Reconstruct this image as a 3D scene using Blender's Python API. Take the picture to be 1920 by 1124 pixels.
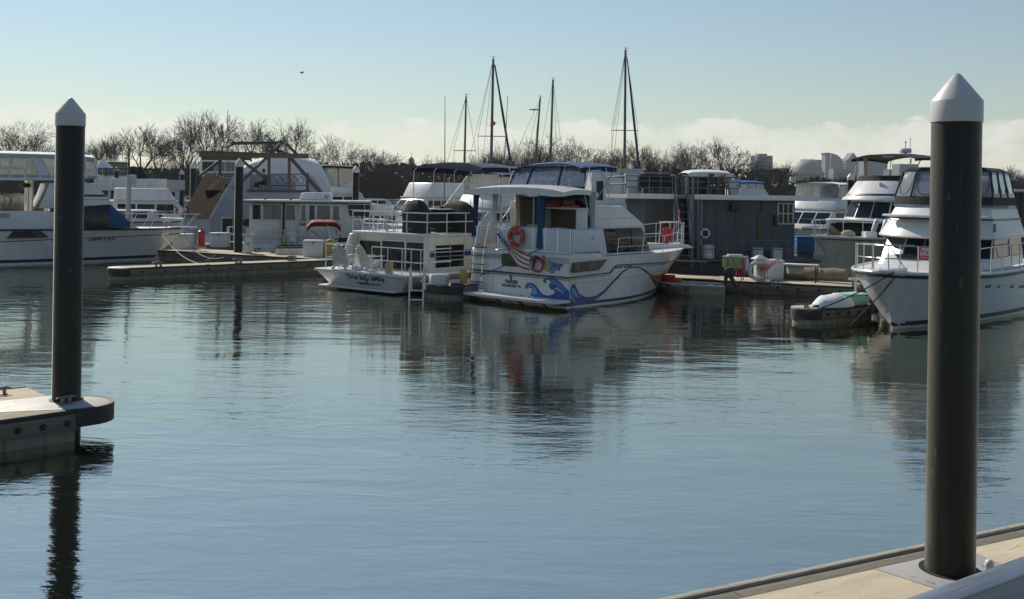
import bpy, bmesh, math, random
from mathutils import Vector, Matrix
R = math.radians
random.seed(7)
for o in list(bpy.data.objects):
    bpy.data.objects.remove(o)
scene = bpy.context.scene
COL = scene.collection

# ------------------------------------------------------------------ camera
FPX, CX, HY, ROLL, CAMH = 1900.0, 960.0, 358.0, R(0.85), 4.0
cam_d = bpy.data.cameras.new('camera')
cam = bpy.data.objects.new('camera', cam_d)
COL.objects.link(cam)
cam_d.sensor_width = 36
cam_d.lens = FPX / 1920 * 36
cam_d.shift_y = -(562 - HY) / 1920
cam_d.clip_end = 12000
COSR, SINR = math.cos(ROLL), math.sin(ROLL)
cam.matrix_world = Matrix(((COSR, -SINR, 0, 0), (0, 0, -1, 0), (SINR, COSR, 0, CAMH), (0, 0, 0, 1)))
scene.camera = cam

# ------------------------------------------------------------------ light
SUN_AZ, SUN_EL = R(-37), R(35)
world = bpy.data.worlds.new('World')
scene.world = world
world.use_nodes = True
wn, wl = world.node_tree.nodes, world.node_tree.links
wn.clear()
w_out = wn.new('ShaderNodeOutputWorld')
w_bg = wn.new('ShaderNodeBackground')
sky = wn.new('ShaderNodeTexSky')
sky.sky_type = 'NISHITA'
sky.sun_disc = False
sky.sun_elevation = SUN_EL
sky.sun_rotation = SUN_AZ
sky.air_density = 1.4
sky.dust_density = 0.0
sky.ozone_density = 4.0
w_bg.inputs['Strength'].default_value = 0.090
# clouds: a low bank of cumulus along the horizon and faint veils above it
tc = wn.new('ShaderNodeTexCoord')
sep = wn.new('ShaderNodeSeparateXYZ')
wl.new(tc.outputs['Generated'], sep.inputs[0])
def wmath(op, a, b=None, c=None, clamp=False):
    n = wn.new('ShaderNodeMath'); n.operation = op; n.use_clamp = clamp
    for i, x in enumerate((a, b, c)):
        if x is None: continue
        if isinstance(x, (int, float)): n.inputs[i].default_value = x
        else: wl.new(x, n.inputs[i])
    return n.outputs[0]
mp = wn.new('ShaderNodeMapping'); mp.inputs['Scale'].default_value = (20, 20, 34)
wl.new(tc.outputs['Generated'], mp.inputs[0])
nz = wn.new('ShaderNodeTexNoise'); nz.inputs['Scale'].default_value = 1.0; nz.inputs['Detail'].default_value = 9; nz.inputs['Roughness'].default_value = 0.58
wl.new(mp.outputs[0], nz.inputs['Vector'])
mp2 = wn.new('ShaderNodeMapping'); mp2.inputs['Scale'].default_value = (2.2, 2.2, 2.0); mp2.inputs['Location'].default_value = (3.1, 0, 0)
wl.new(tc.outputs['Generated'], mp2.inputs[0])
nz2 = wn.new('ShaderNodeTexNoise'); nz2.inputs['Scale'].default_value = 1.0; nz2.inputs['Detail'].default_value = 3
wl.new(mp2.outputs[0], nz2.inputs['Vector'])
elev = sep.outputs[2]
top = wmath('ADD', 0.040, wmath('MULTIPLY', nz2.outputs[0], 0.056))          # where the bank ends
edge = wmath('ADD', wmath('MULTIPLY', wmath('SUBTRACT', nz.outputs[0], 0.5), 0.052), wmath('SUBTRACT', top, elev))
mask = wmath('MULTIPLY_ADD', edge, 230.0, 0.0, clamp=True)
inner = wmath('MULTIPLY_ADD', nz.outputs[0], 4.2, -1.45, clamp=True)
up = wmath('GREATER_THAN', elev, -0.01)
m = wmath('MULTIPLY', wmath('MULTIPLY', mask, wmath('MULTIPLY_ADD', inner, 0.66, 0.10)), up)
mixc = wn.new('ShaderNodeMix'); mixc.data_type = 'RGBA'
wl.new(m, mixc.inputs['Factor'])
wl.new(sky.outputs[0], mixc.inputs['A'])
mixc.inputs['B'].default_value = (10.0, 9.9, 8.9, 1)
hsv = wn.new('ShaderNodeHueSaturation')
hsv.inputs['Saturation'].default_value = 0.92
wl.new(mixc.outputs['Result'], hsv.inputs['Color'])
wl.new(hsv.outputs[0], w_bg.inputs['Color'])
wl.new(w_bg.outputs[0], w_out.inputs[0])

sun_d = bpy.data.lights.new('sun', 'SUN')
sun_d.energy = 5.0
sun_d.angle = R(0.5)
sun_d.color = (1, 0.90, 0.76)
sun = bpy.data.objects.new('sun', sun_d)
COL.objects.link(sun)
SUNV = Vector((math.sin(SUN_AZ) * math.cos(SUN_EL), math.cos(SUN_AZ) * math.cos(SUN_EL), math.sin(SUN_EL)))
sun.rotation_euler = SUNV.to_track_quat('Z', 'Y').to_euler()

scene.view_settings.view_transform = 'Standard'
scene.view_settings.look = 'None'
scene.view_settings.exposure = 0.0
scene.view_settings.gamma = 1
scene.view_settings.use_curve_mapping = False
scene.cycles.max_bounces = 8
scene.cycles.transparent_max_bounces = 16
scene.cycles.caustics_reflective = False
scene.cycles.caustics_refractive = False

# ------------------------------------------------------------------ picture geometry: rays through the lens to real points
def ray(px, py):
    u, v = (px - CX) / FPX, (HY - py) / FPX
    return u * COSR - v * SINR, u * SINR + v * COSR
def G(px, py, z=0.0):
    X, Z = ray(px, py); t = (z - CAMH) / Z
    return Vector((X * t, t, z))
def at(px, py, Y):
    X, Z = ray(px, py)
    return Vector((X * Y, Y, CAMH + Z * Y))
class Frame:
    """local axes of a thing: x forward (heading in degrees clockwise from +Y), y to its left, z up"""
    def __init__(s, O, heading):
        s.O = Vector((O[0], O[1], 0)); s.h = R(heading)
        s.f = Vector((math.sin(s.h), math.cos(s.h), 0)); s.l = Vector((-math.cos(s.h), math.sin(s.h), 0))
        s.rot = R(90) - s.h
    def _solve(s, px, py, o, d):
        X, Z = ray(px, py)
        a, b, c, e = d.x, -X, d.y, -1.0
        det = a * e - b * c
        k = (-o.x * e + b * o.y) / det
        t = (a * -o.y + c * o.x) / det
        return k, CAMH + Z * t
    def side(s, px, py, y):            # local (x, z) where the ray meets the plane y = const
        return s._solve(px, py, s.O + s.l * y, s.f)
    def front(s, px, py, x):           # local (y, z) where the ray meets the plane x = const
        return s._solve(px, py, s.O + s.f * x, s.l)
    def flat(s, px, py, z):            # local (x, y) on the plane z = const
        p = G(px, py, z) - s.O
        return p.dot(s.f), p.dot(s.l)
    def w(s, x, y, z=0):
        p = s.O + s.f * x + s.l * y
        return Vector((p.x, p.y, z))

# ------------------------------------------------------------------ mesh builder
class MB:
    def __init__(s): s.v, s.f, s.c = [], [], []
    def add(s, vs, fs):
        n = len(s.v); s.c.append((n, len(s.f))); s.v += [tuple(p) for p in vs]; s.f += [tuple(i + n for i in f) for f in fs]; return s
    def box(s, x0, y0, z0, x1, y1, z1):
        x0, x1 = sorted((x0, x1)); y0, y1 = sorted((y0, y1)); z0, z1 = sorted((z0, z1))
        return s.add([(x0,y0,z0),(x1,y0,z0),(x1,y1,z0),(x0,y1,z0),(x0,y0,z1),(x1,y0,z1),(x1,y1,z1),(x0,y1,z1)],
                     [(3,2,1,0),(4,5,6,7),(0,1,5,4),(1,2,6,5),(2,3,7,6),(3,0,4,7)])
    def prism(s, prof, axis, c0, c1, prof2=None):
        p2 = prof2 or prof; n = len(prof)
        def P(a, b, c): return {'x': (c, a, b), 'y': (a, c, b), 'z': (a, b, c)}[axis]
        vs = [P(a, b, c0) for a, b in prof] + [P(a, b, c1) for a, b in p2]
        fs = [tuple(range(n)), tuple(range(2*n-1, n-1, -1))] + [(i, i+n, (i+1) % n + n, (i+1) % n) for i in range(n)]
        return s.add(vs, fs)
    def tube(s, pts, r, n=6, closed=False, caps=True):
        pts = [Vector(p) for p in pts]; m = len(pts)
        rs = r if isinstance(r, (list, tuple)) else [r] * m
        vs = []; ref = None
        for i, p in enumerate(pts):
            a = pts[(i-1) % m] if (closed or i > 0) else p
            b = pts[(i+1) % m] if (closed or i < m-1) else p
            d = (b - a)
            d = d.normalized() if d.length > 1e-9 else Vector((0,0,1))
            if ref is None: ref = Vector((0,0,1)) if abs(d.z) < .9 else Vector((1,0,0))
            u = d.cross(ref)
            if u.length < 1e-4: u = d.cross(Vector((0,1,0)))
            u.normalize(); w = u.cross(d).normalized(); ref = w
            for k in range(n):
                t = 2 * math.pi * k / n
                vs.append(p + (u * math.cos(t) + w * math.sin(t)) * rs[i])
        fs = []
        for i in range(m if closed else m-1):
            j = (i+1) % m
            for k in range(n):
                fs.append((i*n+k, i*n+(k+1) % n, j*n+(k+1) % n, j*n+k))
        if caps and not closed:
            fs += [tuple(range(n-1, -1, -1)), tuple((m-1)*n+k for k in range(n))]
        return s.add(vs, fs)
    def lathe(s, prof, c=(0,0,0), n=20, a0=0, a1=2*math.pi):
        full = abs(a1 - a0 - 2*math.pi) < 1e-6; k = n if full else n+1
        vs = [(c[0]+r*math.cos(a0+(a1-a0)*i/n), c[1]+r*math.sin(a0+(a1-a0)*i/n), c[2]+z) for r, z in prof for i in range(k)]
        fs = []
        for j in range(len(prof)-1):
            for i in range(n):
                i2 = (i+1) % k if full else i+1
                fs.append((j*k+i, j*k+i2, (j+1)*k+i2, (j+1)*k+i))
        if full and prof[0][0] > 1e-6: fs.append(tuple(range(k-1, -1, -1)))
        if full and prof[-1][0] > 1e-6: fs.append(tuple((len(prof)-1)*k+i for i in range(k)))
        return s.add(vs, fs)
    def grid(s, rows, closed=False):
        n = len(rows[0]); vs = [p for r in rows for p in r]; fs = []
        for j in range(len(rows)-1):
            for i in range(n if closed else n-1):
                i2 = (i+1) % n
                fs.append((j*n+i, j*n+i2, (j+1)*n+i2, (j+1)*n+i))
        return s.add(vs, fs)
    def shell(s, rows, off):           # a sheet with thickness: rows of points, moved by the vector off
        n = len(rows[0]); m = len(rows); off = Vector(off)
        s.grid(rows); s.grid([[Vector(p)+off for p in r] for r in rows][::-1])
        ring = [rows[0][i] for i in range(n)] + [rows[j][n-1] for j in range(1, m)] + [rows[m-1][i] for i in range(n-2, -1, -1)] + [rows[j][0] for j in range(m-2, 0, -1)]
        k = len(ring)
        return s.add(list(ring) + [Vector(p)+off for p in ring], [(i, (i+1) % k, (i+1) % k + k, i+k) for i in range(k)])
    def ball(s, c, r, n=10, m=6, sx=1, sy=1, sz=1):
        vs, fs = [], []
        for j in range(m+1):
            t = math.pi * j / m
            for i in range(n):
                a = 2*math.pi*i/n
                vs.append((c[0]+sx*r*math.sin(t)*math.cos(a), c[1]+sy*r*math.sin(t)*math.sin(a), c[2]+sz*r*math.cos(t)))
        for j in range(m):
            for i in range(n):
                fs.append((j*n+i, (j+1)*n+i, (j+1)*n+(i+1) % n, j*n+(i+1) % n))
        return s.add(vs, fs)
    def poly(s, pts, off):             # flat polygon with thickness
        n = len(pts); off = Vector(off); pts = [Vector(p) for p in pts]
        return s.add(pts + [p + off for p in pts], [tuple(range(n)), tuple(range(2*n-1, n-1, -1))] + [(i, i+n, (i+1) % n+n, (i+1) % n) for i in range(n)])
    def mesh(s, name, bevel=0.0, smooth=True, segs=2):
        me = bpy.data.meshes.new(name)
        bm = bmesh.new()
        vs = [bm.verts.new(p) for p in s.v]
        for f in s.f:
            try: bm.faces.new([vs[i] for i in f])
            except ValueError: pass
        bmesh.ops.remove_doubles(bm, verts=bm.verts, dist=1e-5)
        bmesh.ops.recalc_face_normals(bm, faces=bm.faces)
        if bevel > 0:
            es = [e for e in bm.edges if len(e.link_faces) == 2 and e.calc_face_angle(0) > R(28)]
            bmesh.ops.bevel(bm, geom=es, offset=bevel, segments=segs, profile=0.5, affect='EDGES', clamp_overlap=True)
        bm.to_mesh(me); bm.free()
        if smooth:
            me.polygons.foreach_set('use_smooth', [True] * len(me.polygons))
            me.set_sharp_from_angle(angle=R(38))
        return me
    def build(s, name, m, parent=None, bevel=0.0, smooth=True, label=None, kind=None, loc=None, segs=2):
        me = s.mesh(name, bevel, smooth, segs)
        if m: me.materials.append(m)
        o = bpy.data.objects.new(name, me); COL.objects.link(o)
        if parent: o.parent = parent
        if loc is not None: o.location = loc
        if label: o['label'] = label
        if kind: o['kind'] = kind
        return o

def each(mb, name, m, parent=None, **kw):
    """every piece that was added to the builder becomes a part of its own"""
    out = []
    for i, (v0, f0) in enumerate(mb.c):
        v1, f1 = mb.c[i+1] if i+1 < len(mb.c) else (len(mb.v), len(mb.f))
        p = MB(); p.v = mb.v[v0:v1]; p.f = [tuple(k-v0 for k in f) for f in mb.f[f0:f1]]
        out.append(p.build(name, m, parent, **kw))
    return out
def tag(o, label=None, cat=None, group=None, kind=None):
    if label: o['label'] = label
    if cat: o['category'] = cat
    if group: o['group'] = group
    if kind: o['kind'] = kind
    return o
def thing(name, label, cat, loc=(0,0,0), rot=0.0, group=None):
    o = bpy.data.objects.new(name, None); COL.objects.link(o)
    o.empty_display_size = .2
    o.location = loc; o.rotation_euler = (0, 0, rot)
    return tag(o, label, cat, group)
def use(name, me, parent=None, loc=(0,0,0), rot=(0,0,0), scale=(1,1,1), label=None):
    o = bpy.data.objects.new(name, me); COL.objects.link(o); o.parent = parent
    o.location = loc; o.rotation_euler = rot; o.scale = scale
    if label: o['label'] = label
    return o
def copy_tree(o, parent=None, label=None, loc=None, rot=None):
    c = o.copy(); COL.objects.link(c); c.parent = parent
    if label: c['label'] = label
    if loc is not None: c.location = loc
    if rot is not None: c.rotation_euler = (0, 0, rot)
    for ch in list(o.children): copy_tree(ch, c)
    return c

# ------------------------------------------------------------------ materials
def mat(name, col, rough=.5, metal=0.0, var=.12, scale=2.0, bump=0.0, bscale=30.0, dirt=None, dscale=(3, 3, .5), damt=.4, spec=.5, coat=0.0, stretch=None):
    m = bpy.data.materials.new(name); m.use_nodes = True
    N, L = m.node_tree.nodes, m.node_tree.links
    b = N['Principled BSDF']
    b.inputs['Roughness'].default_value = rough; b.inputs['Metallic'].default_value = metal
    b.inputs['Specular IOR Level'].default_value = spec
    if coat: b.inputs['Coat Weight'].default_value = coat; b.inputs['Coat Roughness'].default_value = .08
    t = N.new('ShaderNodeTexCoord')
    n = N.new('ShaderNodeTexNoise'); n.inputs['Scale'].default_value = scale; n.inputs['Detail'].default_value = 6
    src = t.outputs['Object']
    if stretch:
        mp = N.new('ShaderNodeMapping'); mp.inputs['Scale'].default_value = stretch; L.new(src, mp.inputs[0]); src = mp.outputs[0]
    L.new(src, n.inputs['Vector'])
    mx = N.new('ShaderNodeMix'); mx.data_type = 'RGBA'
    L.new(n.outputs['Fac'], mx.inputs['Factor'])
    mx.inputs['A'].default_value = tuple(max(0, c*(1-2*var)) for c in col) + (1,)
    mx.inputs['B'].default_value = tuple(min(1, c*(1+2*var)) for c in col) + (1,)
    out = mx.outputs['Result']
    if dirt:
        mp = N.new('ShaderNodeMapping'); mp.inputs['Scale'].default_value = dscale; L.new(t.outputs['Object'], mp.inputs[0])
        d = N.new('ShaderNodeTexNoise'); d.inputs['Scale'].default_value = 1.0; d.inputs['Detail'].default_value = 8; d.inputs['Roughness'].default_value = .65
        L.new(mp.outputs[0], d.inputs['Vector'])
        rp = N.new('ShaderNodeMapRange'); rp.inputs['From Min'].default_value = .46; rp.inputs['From Max'].default_value = .72
        rp.inputs['To Max'].default_value = damt; L.new(d.outputs['Fac'], rp.inputs['Value'])
        m2 = N.new('ShaderNodeMix'); m2.data_type = 'RGBA'
        L.new(rp.outputs[0], m2.inputs['Factor']); L.new(out, m2.inputs['A']); m2.inputs['B'].default_value = tuple(dirt) + (1,)
        out = m2.outputs['Result']
    L.new(out, b.inputs['Base Color'])
    if bump:
        bn = N.new('ShaderNodeTexNoise'); bn.inputs['Scale'].default_value = bscale; bn.inputs['Detail'].default_value = 5
        L.new(src, bn.inputs['Vector'])
        bp = N.new('ShaderNodeBump'); bp.inputs['Strength'].default_value = bump; bp.inputs['Distance'].default_value = .02
        L.new(bn.outputs['Fac'], bp.inputs['Height']); L.new(bp.outputs[0], b.inputs['Normal'])
        rr = N.new('ShaderNodeMapRange'); rr.inputs['To Min'].default_value = max(.02, rough-.12); rr.inputs['To Max'].default_value = min(1, rough+.12)
        L.new(n.outputs['Fac'], rr.inputs['Value']); L.new(rr.outputs[0], b.inputs['Roughness'])
    return m
def clear_mat(name, tint, milky, gloss_rough=.08):
    m = bpy.data.materials.new(name); m.use_nodes = True
    N, L = m.node_tree.nodes, m.node_tree.links
    N.remove(N['Principled BSDF']); out = N['Material Output']
    tr = N.new('ShaderNodeBsdfTransparent'); tr.inputs[0].default_value = tuple(tint) + (1,)
    df = N.new('ShaderNodeBsdfPrincipled'); df.inputs['Base Color'].default_value = (.62, .64, .64, 1); df.inputs['Roughness'].default_value = gloss_rough
    tl = N.new('ShaderNodeBsdfTranslucent'); tl.inputs[0].default_value = (.8, .8, .78, 1)
    gl = N.new('ShaderNodeBsdfGlossy'); gl.inputs['Roughness'].default_value = gloss_rough
    t = N.new('ShaderNodeTexCoord'); nz = N.new('ShaderNodeTexNoise'); nz.inputs['Scale'].default_value = 1.1; nz.inputs['Detail'].default_value = 1.5
    L.new(t.outputs['Object'], nz.inputs['Vector'])
    bp = N.new('ShaderNodeBump'); bp.inputs['Strength'].default_value = .35; bp.inputs['Distance'].default_value = .06
    L.new(nz.outputs['Fac'], bp.inputs['Height']); L.new(bp.outputs[0], gl.inputs['Normal'])
    a1 = N.new('ShaderNodeMixShader'); a1.inputs[0].default_value = .5
    L.new(df.outputs[0], a1.inputs[1]); L.new(tl.outputs[0], a1.inputs[2])
    a2 = N.new('ShaderNodeMixShader')
    mr = N.new('ShaderNodeMapRange'); mr.inputs['From Min'].default_value = .3; mr.inputs['From Max'].default_value = .75; mr.inputs['To Min'].default_value = milky*.4; mr.inputs['To Max'].default_value = min(1, milky*1.8)
    L.new(nz.outputs['Fac'], mr.inputs['Value']); L.new(mr.outputs[0], a2.inputs[0])
    L.new(tr.outputs[0], a2.inputs[1]); L.new(a1.outputs[0], a2.inputs[2])
    fr = N.new('ShaderNodeLayerWeight'); fr.inputs['Blend'].default_value = .35
    fm = N.new('ShaderNodeMath'); fm.operation = 'MULTIPLY_ADD'; fm.inputs[1].default_value = .6; fm.inputs[2].default_value = .06
    L.new(fr.outputs['Fresnel'], fm.inputs[0])
    a3 = N.new('ShaderNodeMixShader'); L.new(fm.outputs[0], a3.inputs[0])
    L.new(a2.outputs[0], a3.inputs[1]); L.new(gl.outputs[0], a3.inputs[2])
    L.new(a3.outputs[0], out.inputs[0])
    return m
M = {}
M['gelcoat'] = mat('white_gelcoat', (.66, .67, .67), .32, var=.05, scale=.8, bump=.04, bscale=6, dirt=(.36, .33, .27), dscale=(4, 4, .6), damt=.35, coat=.2)
M['cream'] = mat('cream_gelcoat', (.62, .58, .50), .38, var=.06, scale=.8, bump=.05, bscale=8, dirt=(.33, .27, .19), dscale=(3, 3, .5), damt=.45)
M['old_white'] = mat('weathered_white_paint', (.60, .60, .57), .5, var=.08, scale=1.5, bump=.08, bscale=12, dirt=(.30, .27, .22), dscale=(5, 5, .8), damt=.5)
M['deck'] = mat('deck_white', (.60, .60, .58), .6, var=.08, scale=3, bump=.1, bscale=60)
M['bottom'] = mat('antifouling', (.02, .022, .025), .6, var=.25, scale=3, bump=.1, dirt=(.06, .065, .04), dscale=(3, 3, 3), damt=.6)
M['navy'] = mat('navy_stripe', (.012, .018, .05), .35, var=.1)
M['black'] = mat('black_stripe', (.012, .012, .013), .4, var=.1)
M['navy_canvas'] = mat('navy_canvas', (.016, .030, .085), .85, var=.22, scale=5, bump=.25, bscale=9)
M['blue_canvas'] = mat('blue_canvas', (.022, .075, .19), .85, var=.22, scale=4, bump=.35, bscale=6)
M['bright_blue'] = mat('bright_blue_tarp', (.02, .15, .42), .6, var=.2, scale=4, bump=.3, bscale=6)
M['black_canvas'] = mat('black_canvas', (.012, .013, .016), .8, var=.25, scale=5, bump=.3, bscale=8)
M['teal_canvas'] = mat('teal_canvas', (.02, .16, .16), .85, var=.2, scale=4, bump=.2, bscale=8)
M['white_canvas'] = mat('white_canvas', (.66, .68, .70), .8, var=.06, scale=3, bump=.3, bscale=5)
M['grey_canvas'] = mat('grey_canvas', (.32, .34, .37), .85, var=.12, scale=4, bump=.25, bscale=8)
M['tan_canvas'] = mat('tan_canvas', (.40, .32, .22), .85, var=.12, scale=4, bump=.2, bscale=8)
M['red_canvas'] = mat('maroon_canvas', (.17, .012, .022), .8, var=.2, scale=4, bump=.2, bscale=8)
M['red'] = mat('red_plastic', (.45, .02, .02), .45, var=.12)
M['glass'] = mat('dark_cabin_glass', (.010, .013, .016), .06, var=.3, scale=1.5, spec=.28)
M['glass_grey'] = mat('grey_cabin_glass', (.030, .038, .042), .08, var=.3, scale=1.0, spec=.3)
M['curtain'] = mat('curtained_glass', (.13, .155, .15), .15, var=.25, scale=1.0, spec=.35, stretch=(7, 7, .4))
M['clear'] = clear_mat('clear_vinyl', (.80, .82, .82), .34)
M['screen'] = clear_mat('clear_acrylic', (.90, .92, .92), .10, .12)
M['smoke'] = clear_mat('smoked_acrylic', (.30, .33, .34), .12, .38)
M['steel'] = mat('stainless_steel', (.60, .60, .60), .22, metal=1, var=.05)
M['alu'] = mat('aluminium', (.42, .44, .47), .42, metal=1, var=.12, scale=6, bump=.1, bscale=40, stretch=(.4, 6, 6))
M['rail_white'] = mat('white_rail_paint', (.62, .63, .64), .4, var=.06)
M['rail_grey'] = mat('grey_rail_paint', (.12, .135, .15), .45, var=.1)
M['pile'] = mat('black_hdpe_pile_sleeve', (.005, .0053, .005), .42, var=.22, scale=2.5, bump=.14, bscale=18, dirt=(.030, .028, .022), dscale=(5, 5, .5), damt=.40, spec=.28)
_b = M['pile'].node_tree.nodes['Principled BSDF']; _b.inputs['Sheen Weight'].default_value = .95; _b.inputs['Sheen Roughness'].default_value = .35; _b.inputs['Sheen Tint'].default_value = (1, .92, .78, 1)
def specks(m, col, scale, lo, hi, stretch=(1, 1, 1)):
    """scuffs and droppings: sparse pale marks scattered over a material"""
    N, L = m.node_tree.nodes, m.node_tree.links; b = N['Principled BSDF']; src = b.inputs['Base Color'].links[0].from_socket
    t = N.new('ShaderNodeTexCoord'); mp = N.new('ShaderNodeMapping'); mp.inputs['Scale'].default_value = stretch; L.new(t.outputs['Object'], mp.inputs[0])
    n = N.new('ShaderNodeTexNoise'); n.inputs['Scale'].default_value = scale; n.inputs['Detail'].default_value = 4; n.inputs['Roughness'].default_value = .6; L.new(mp.outputs[0], n.inputs['Vector'])
    r = N.new('ShaderNodeMapRange'); r.inputs['From Min'].default_value = lo; r.inputs['From Max'].default_value = hi; L.new(n.outputs['Fac'], r.inputs['Value'])
    x = N.new('ShaderNodeMix'); x.data_type = 'RGBA'; L.new(r.outputs[0], x.inputs['Factor']); L.new(src, x.inputs['A']); x.inputs['B'].default_value = tuple(col) + (1,); L.new(x.outputs['Result'], b.inputs['Base Color'])
specks(M['pile'], (.16, .15, .13), 7.0, .70, .76, (1, 1, .35)); specks(M['pile'], (.06, .055, .045), 26.0, .64, .72, (1, 1, .12))
M['cap'] = mat('white_pile_cap', (.54, .54, .535), .42, var=.05, scale=4, bump=.04, bscale=20, dirt=(.42, .42, .40), dscale=(6, 6, 2), damt=.35)
M['concrete'] = mat('dock_concrete', (.25, .24, .20), .85, var=.2, scale=2, bump=.4, bscale=14, dirt=(.07, .068, .055), dscale=(6, 6, .8), damt=.8)
M['deck_conc'] = mat('dock_deck_concrete', (.50, .44, .33), .9, var=.10, scale=1.2, bump=.3, bscale=30, spec=.15, dirt=(.26, .22, .165), dscale=(1.2, 5, 2), damt=.45)
M['plate'] = mat('pile_guide_plate', (.36, .36, .355), .6, var=.08, scale=4, bump=.1, bscale=40, dirt=(.30, .29, .26), dscale=(4, 4, 4), damt=.5)
M['timber'] = mat('weathered_timber', (.17, .155, .125), .85, var=.3, scale=3, bump=.5, bscale=6, stretch=(1.2, 14, 14))
M['timber_dark'] = mat('dark_wet_timber', (.055, .05, .042), .75, var=.3, scale=3, bump=.5, bscale=6, stretch=(1.2, 14, 14))
M['timber_pale'] = mat('pale_bleached_timber', (.37, .34, .27), .85, var=.22, scale=3, bump=.5, bscale=6, stretch=(1.2, 14, 14))
M['wood'] = mat('brown_wood', (.12, .078, .045), .7, var=.25, scale=3, bump=.3, bscale=6, stretch=(10, 10, 1.2))
M['log'] = mat('grey_log', (.19, .165, .125), .9, var=.3, scale=3, bump=.8, bscale=7, stretch=(1, 8, 8))
specks(M['deck_conc'], (.20, .17, .13), 5.0, .62, .74, (.5, 1.6, 1)); specks(M['deck_conc'], (.13, .115, .09), 40.0, .66, .72); specks(M['plate'], (.16, .15, .13), 9.0, .62, .72)
M['rubber'] = mat('black_rubber', (.014, .014, .015), .65, var=.2, scale=6, bump=.15)
M['iron'] = mat('galvanised_iron', (.16, .16, .16), .5, metal=.6, var=.2, scale=8)
M['dark_iron'] = mat('black_iron', (.02, .02, .022), .5, metal=.3, var=.2, scale=8)
M['rope'] = mat('pale_rope', (.42, .38, .30), .9, var=.2, scale=20)
M['rope_dark'] = mat('dark_rope', (.03, .03, .035), .9, var=.2, scale=20)
M['grey_wall'] = mat('grey_houseboat_wall', (.075, .084, .086), .7, var=.12, scale=1.0, bump=.1, bscale=10, dirt=(.11, .115, .12), dscale=(2, 2, .4), damt=.5)
M['siding'] = mat('blue_grey_siding', (.31, .34, .39), .6, var=.08, scale=1.5, bump=.08, bscale=10)
M['shingle'] = mat('brown_shingles', (.016, .011, .0085), 1.0, spec=.05, var=.35, scale=9, bump=.5, bscale=22)
M['yellow'] = mat('mustard_plastic', (.36, .25, .06), .5, var=.1)
M['orange'] = mat('orange_lifebuoy', (.52, .07, .03), .55, var=.12)
M['pink'] = mat('pink_plastic', (.65, .20, .22), .5, var=.1)
M['tan_plastic'] = mat('tan_plastic', (.46, .29, .17), .45, var=.08)
M['plastic'] = mat('white_moulded_plastic', (.60, .61, .62), .42, var=.04, scale=2, dirt=(.40, .39, .36), dscale=(4, 4, 1), damt=.3)
M['plastic_grey'] = mat('grey_moulded_plastic', (.30, .31, .32), .5, var=.08)
M['mint'] = mat('mint_plastic', (.28, .55, .48), .5, var=.1)
M['green_cloth'] = mat('pale_green_cloth', (.34, .40, .17), .9, var=.3, scale=14)
M['wave_dark'] = mat('dark_blue_paint', (.012, .045, .22), .35, var=.06)
M['wave_mid'] = mat('mid_blue_paint', (.03, .16, .42), .35, var=.06)
M['wave_light'] = mat('pale_blue_paint', (.16, .42, .60), .35, var=.06)
M['paint_orange'] = mat('orange_paint', (.50, .14, .03), .35, var=.06)
M['paint_yellow'] = mat('yellow_paint', (.52, .38, .08), .35, var=.06)
M['paint_green'] = mat('dark_green_paint', (.02, .05, .045), .35, var=.06)
M['paint_red'] = mat('red_paint', (.33, .02, .02), .35, var=.06)
M['ink'] = mat('black_lettering', (.015, .015, .02), .5, var=.05)
M['skin'] = mat('skin', (.42, .26, .19), .6, var=.06)
M['hair'] = mat('brown_hair', (.10, .055, .03), .7, var=.2)
M['teal_cloth'] = mat('teal_cloth', (.02, .16, .15), .85, var=.15)
M['dark_cloth'] = mat('dark_cloth', (.02, .022, .03), .85, var=.15)
M['bark'] = mat('winter_bark', (.046, .039, .033), .95, var=.25, scale=.6)
M['bark_red'] = mat('reddish_twigs', (.072, .046, .039), .95, var=.25, scale=.6)
M['bark_grey'] = mat('grey_twigs', (.068, .060, .051), .95, var=.25, scale=.6)
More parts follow.
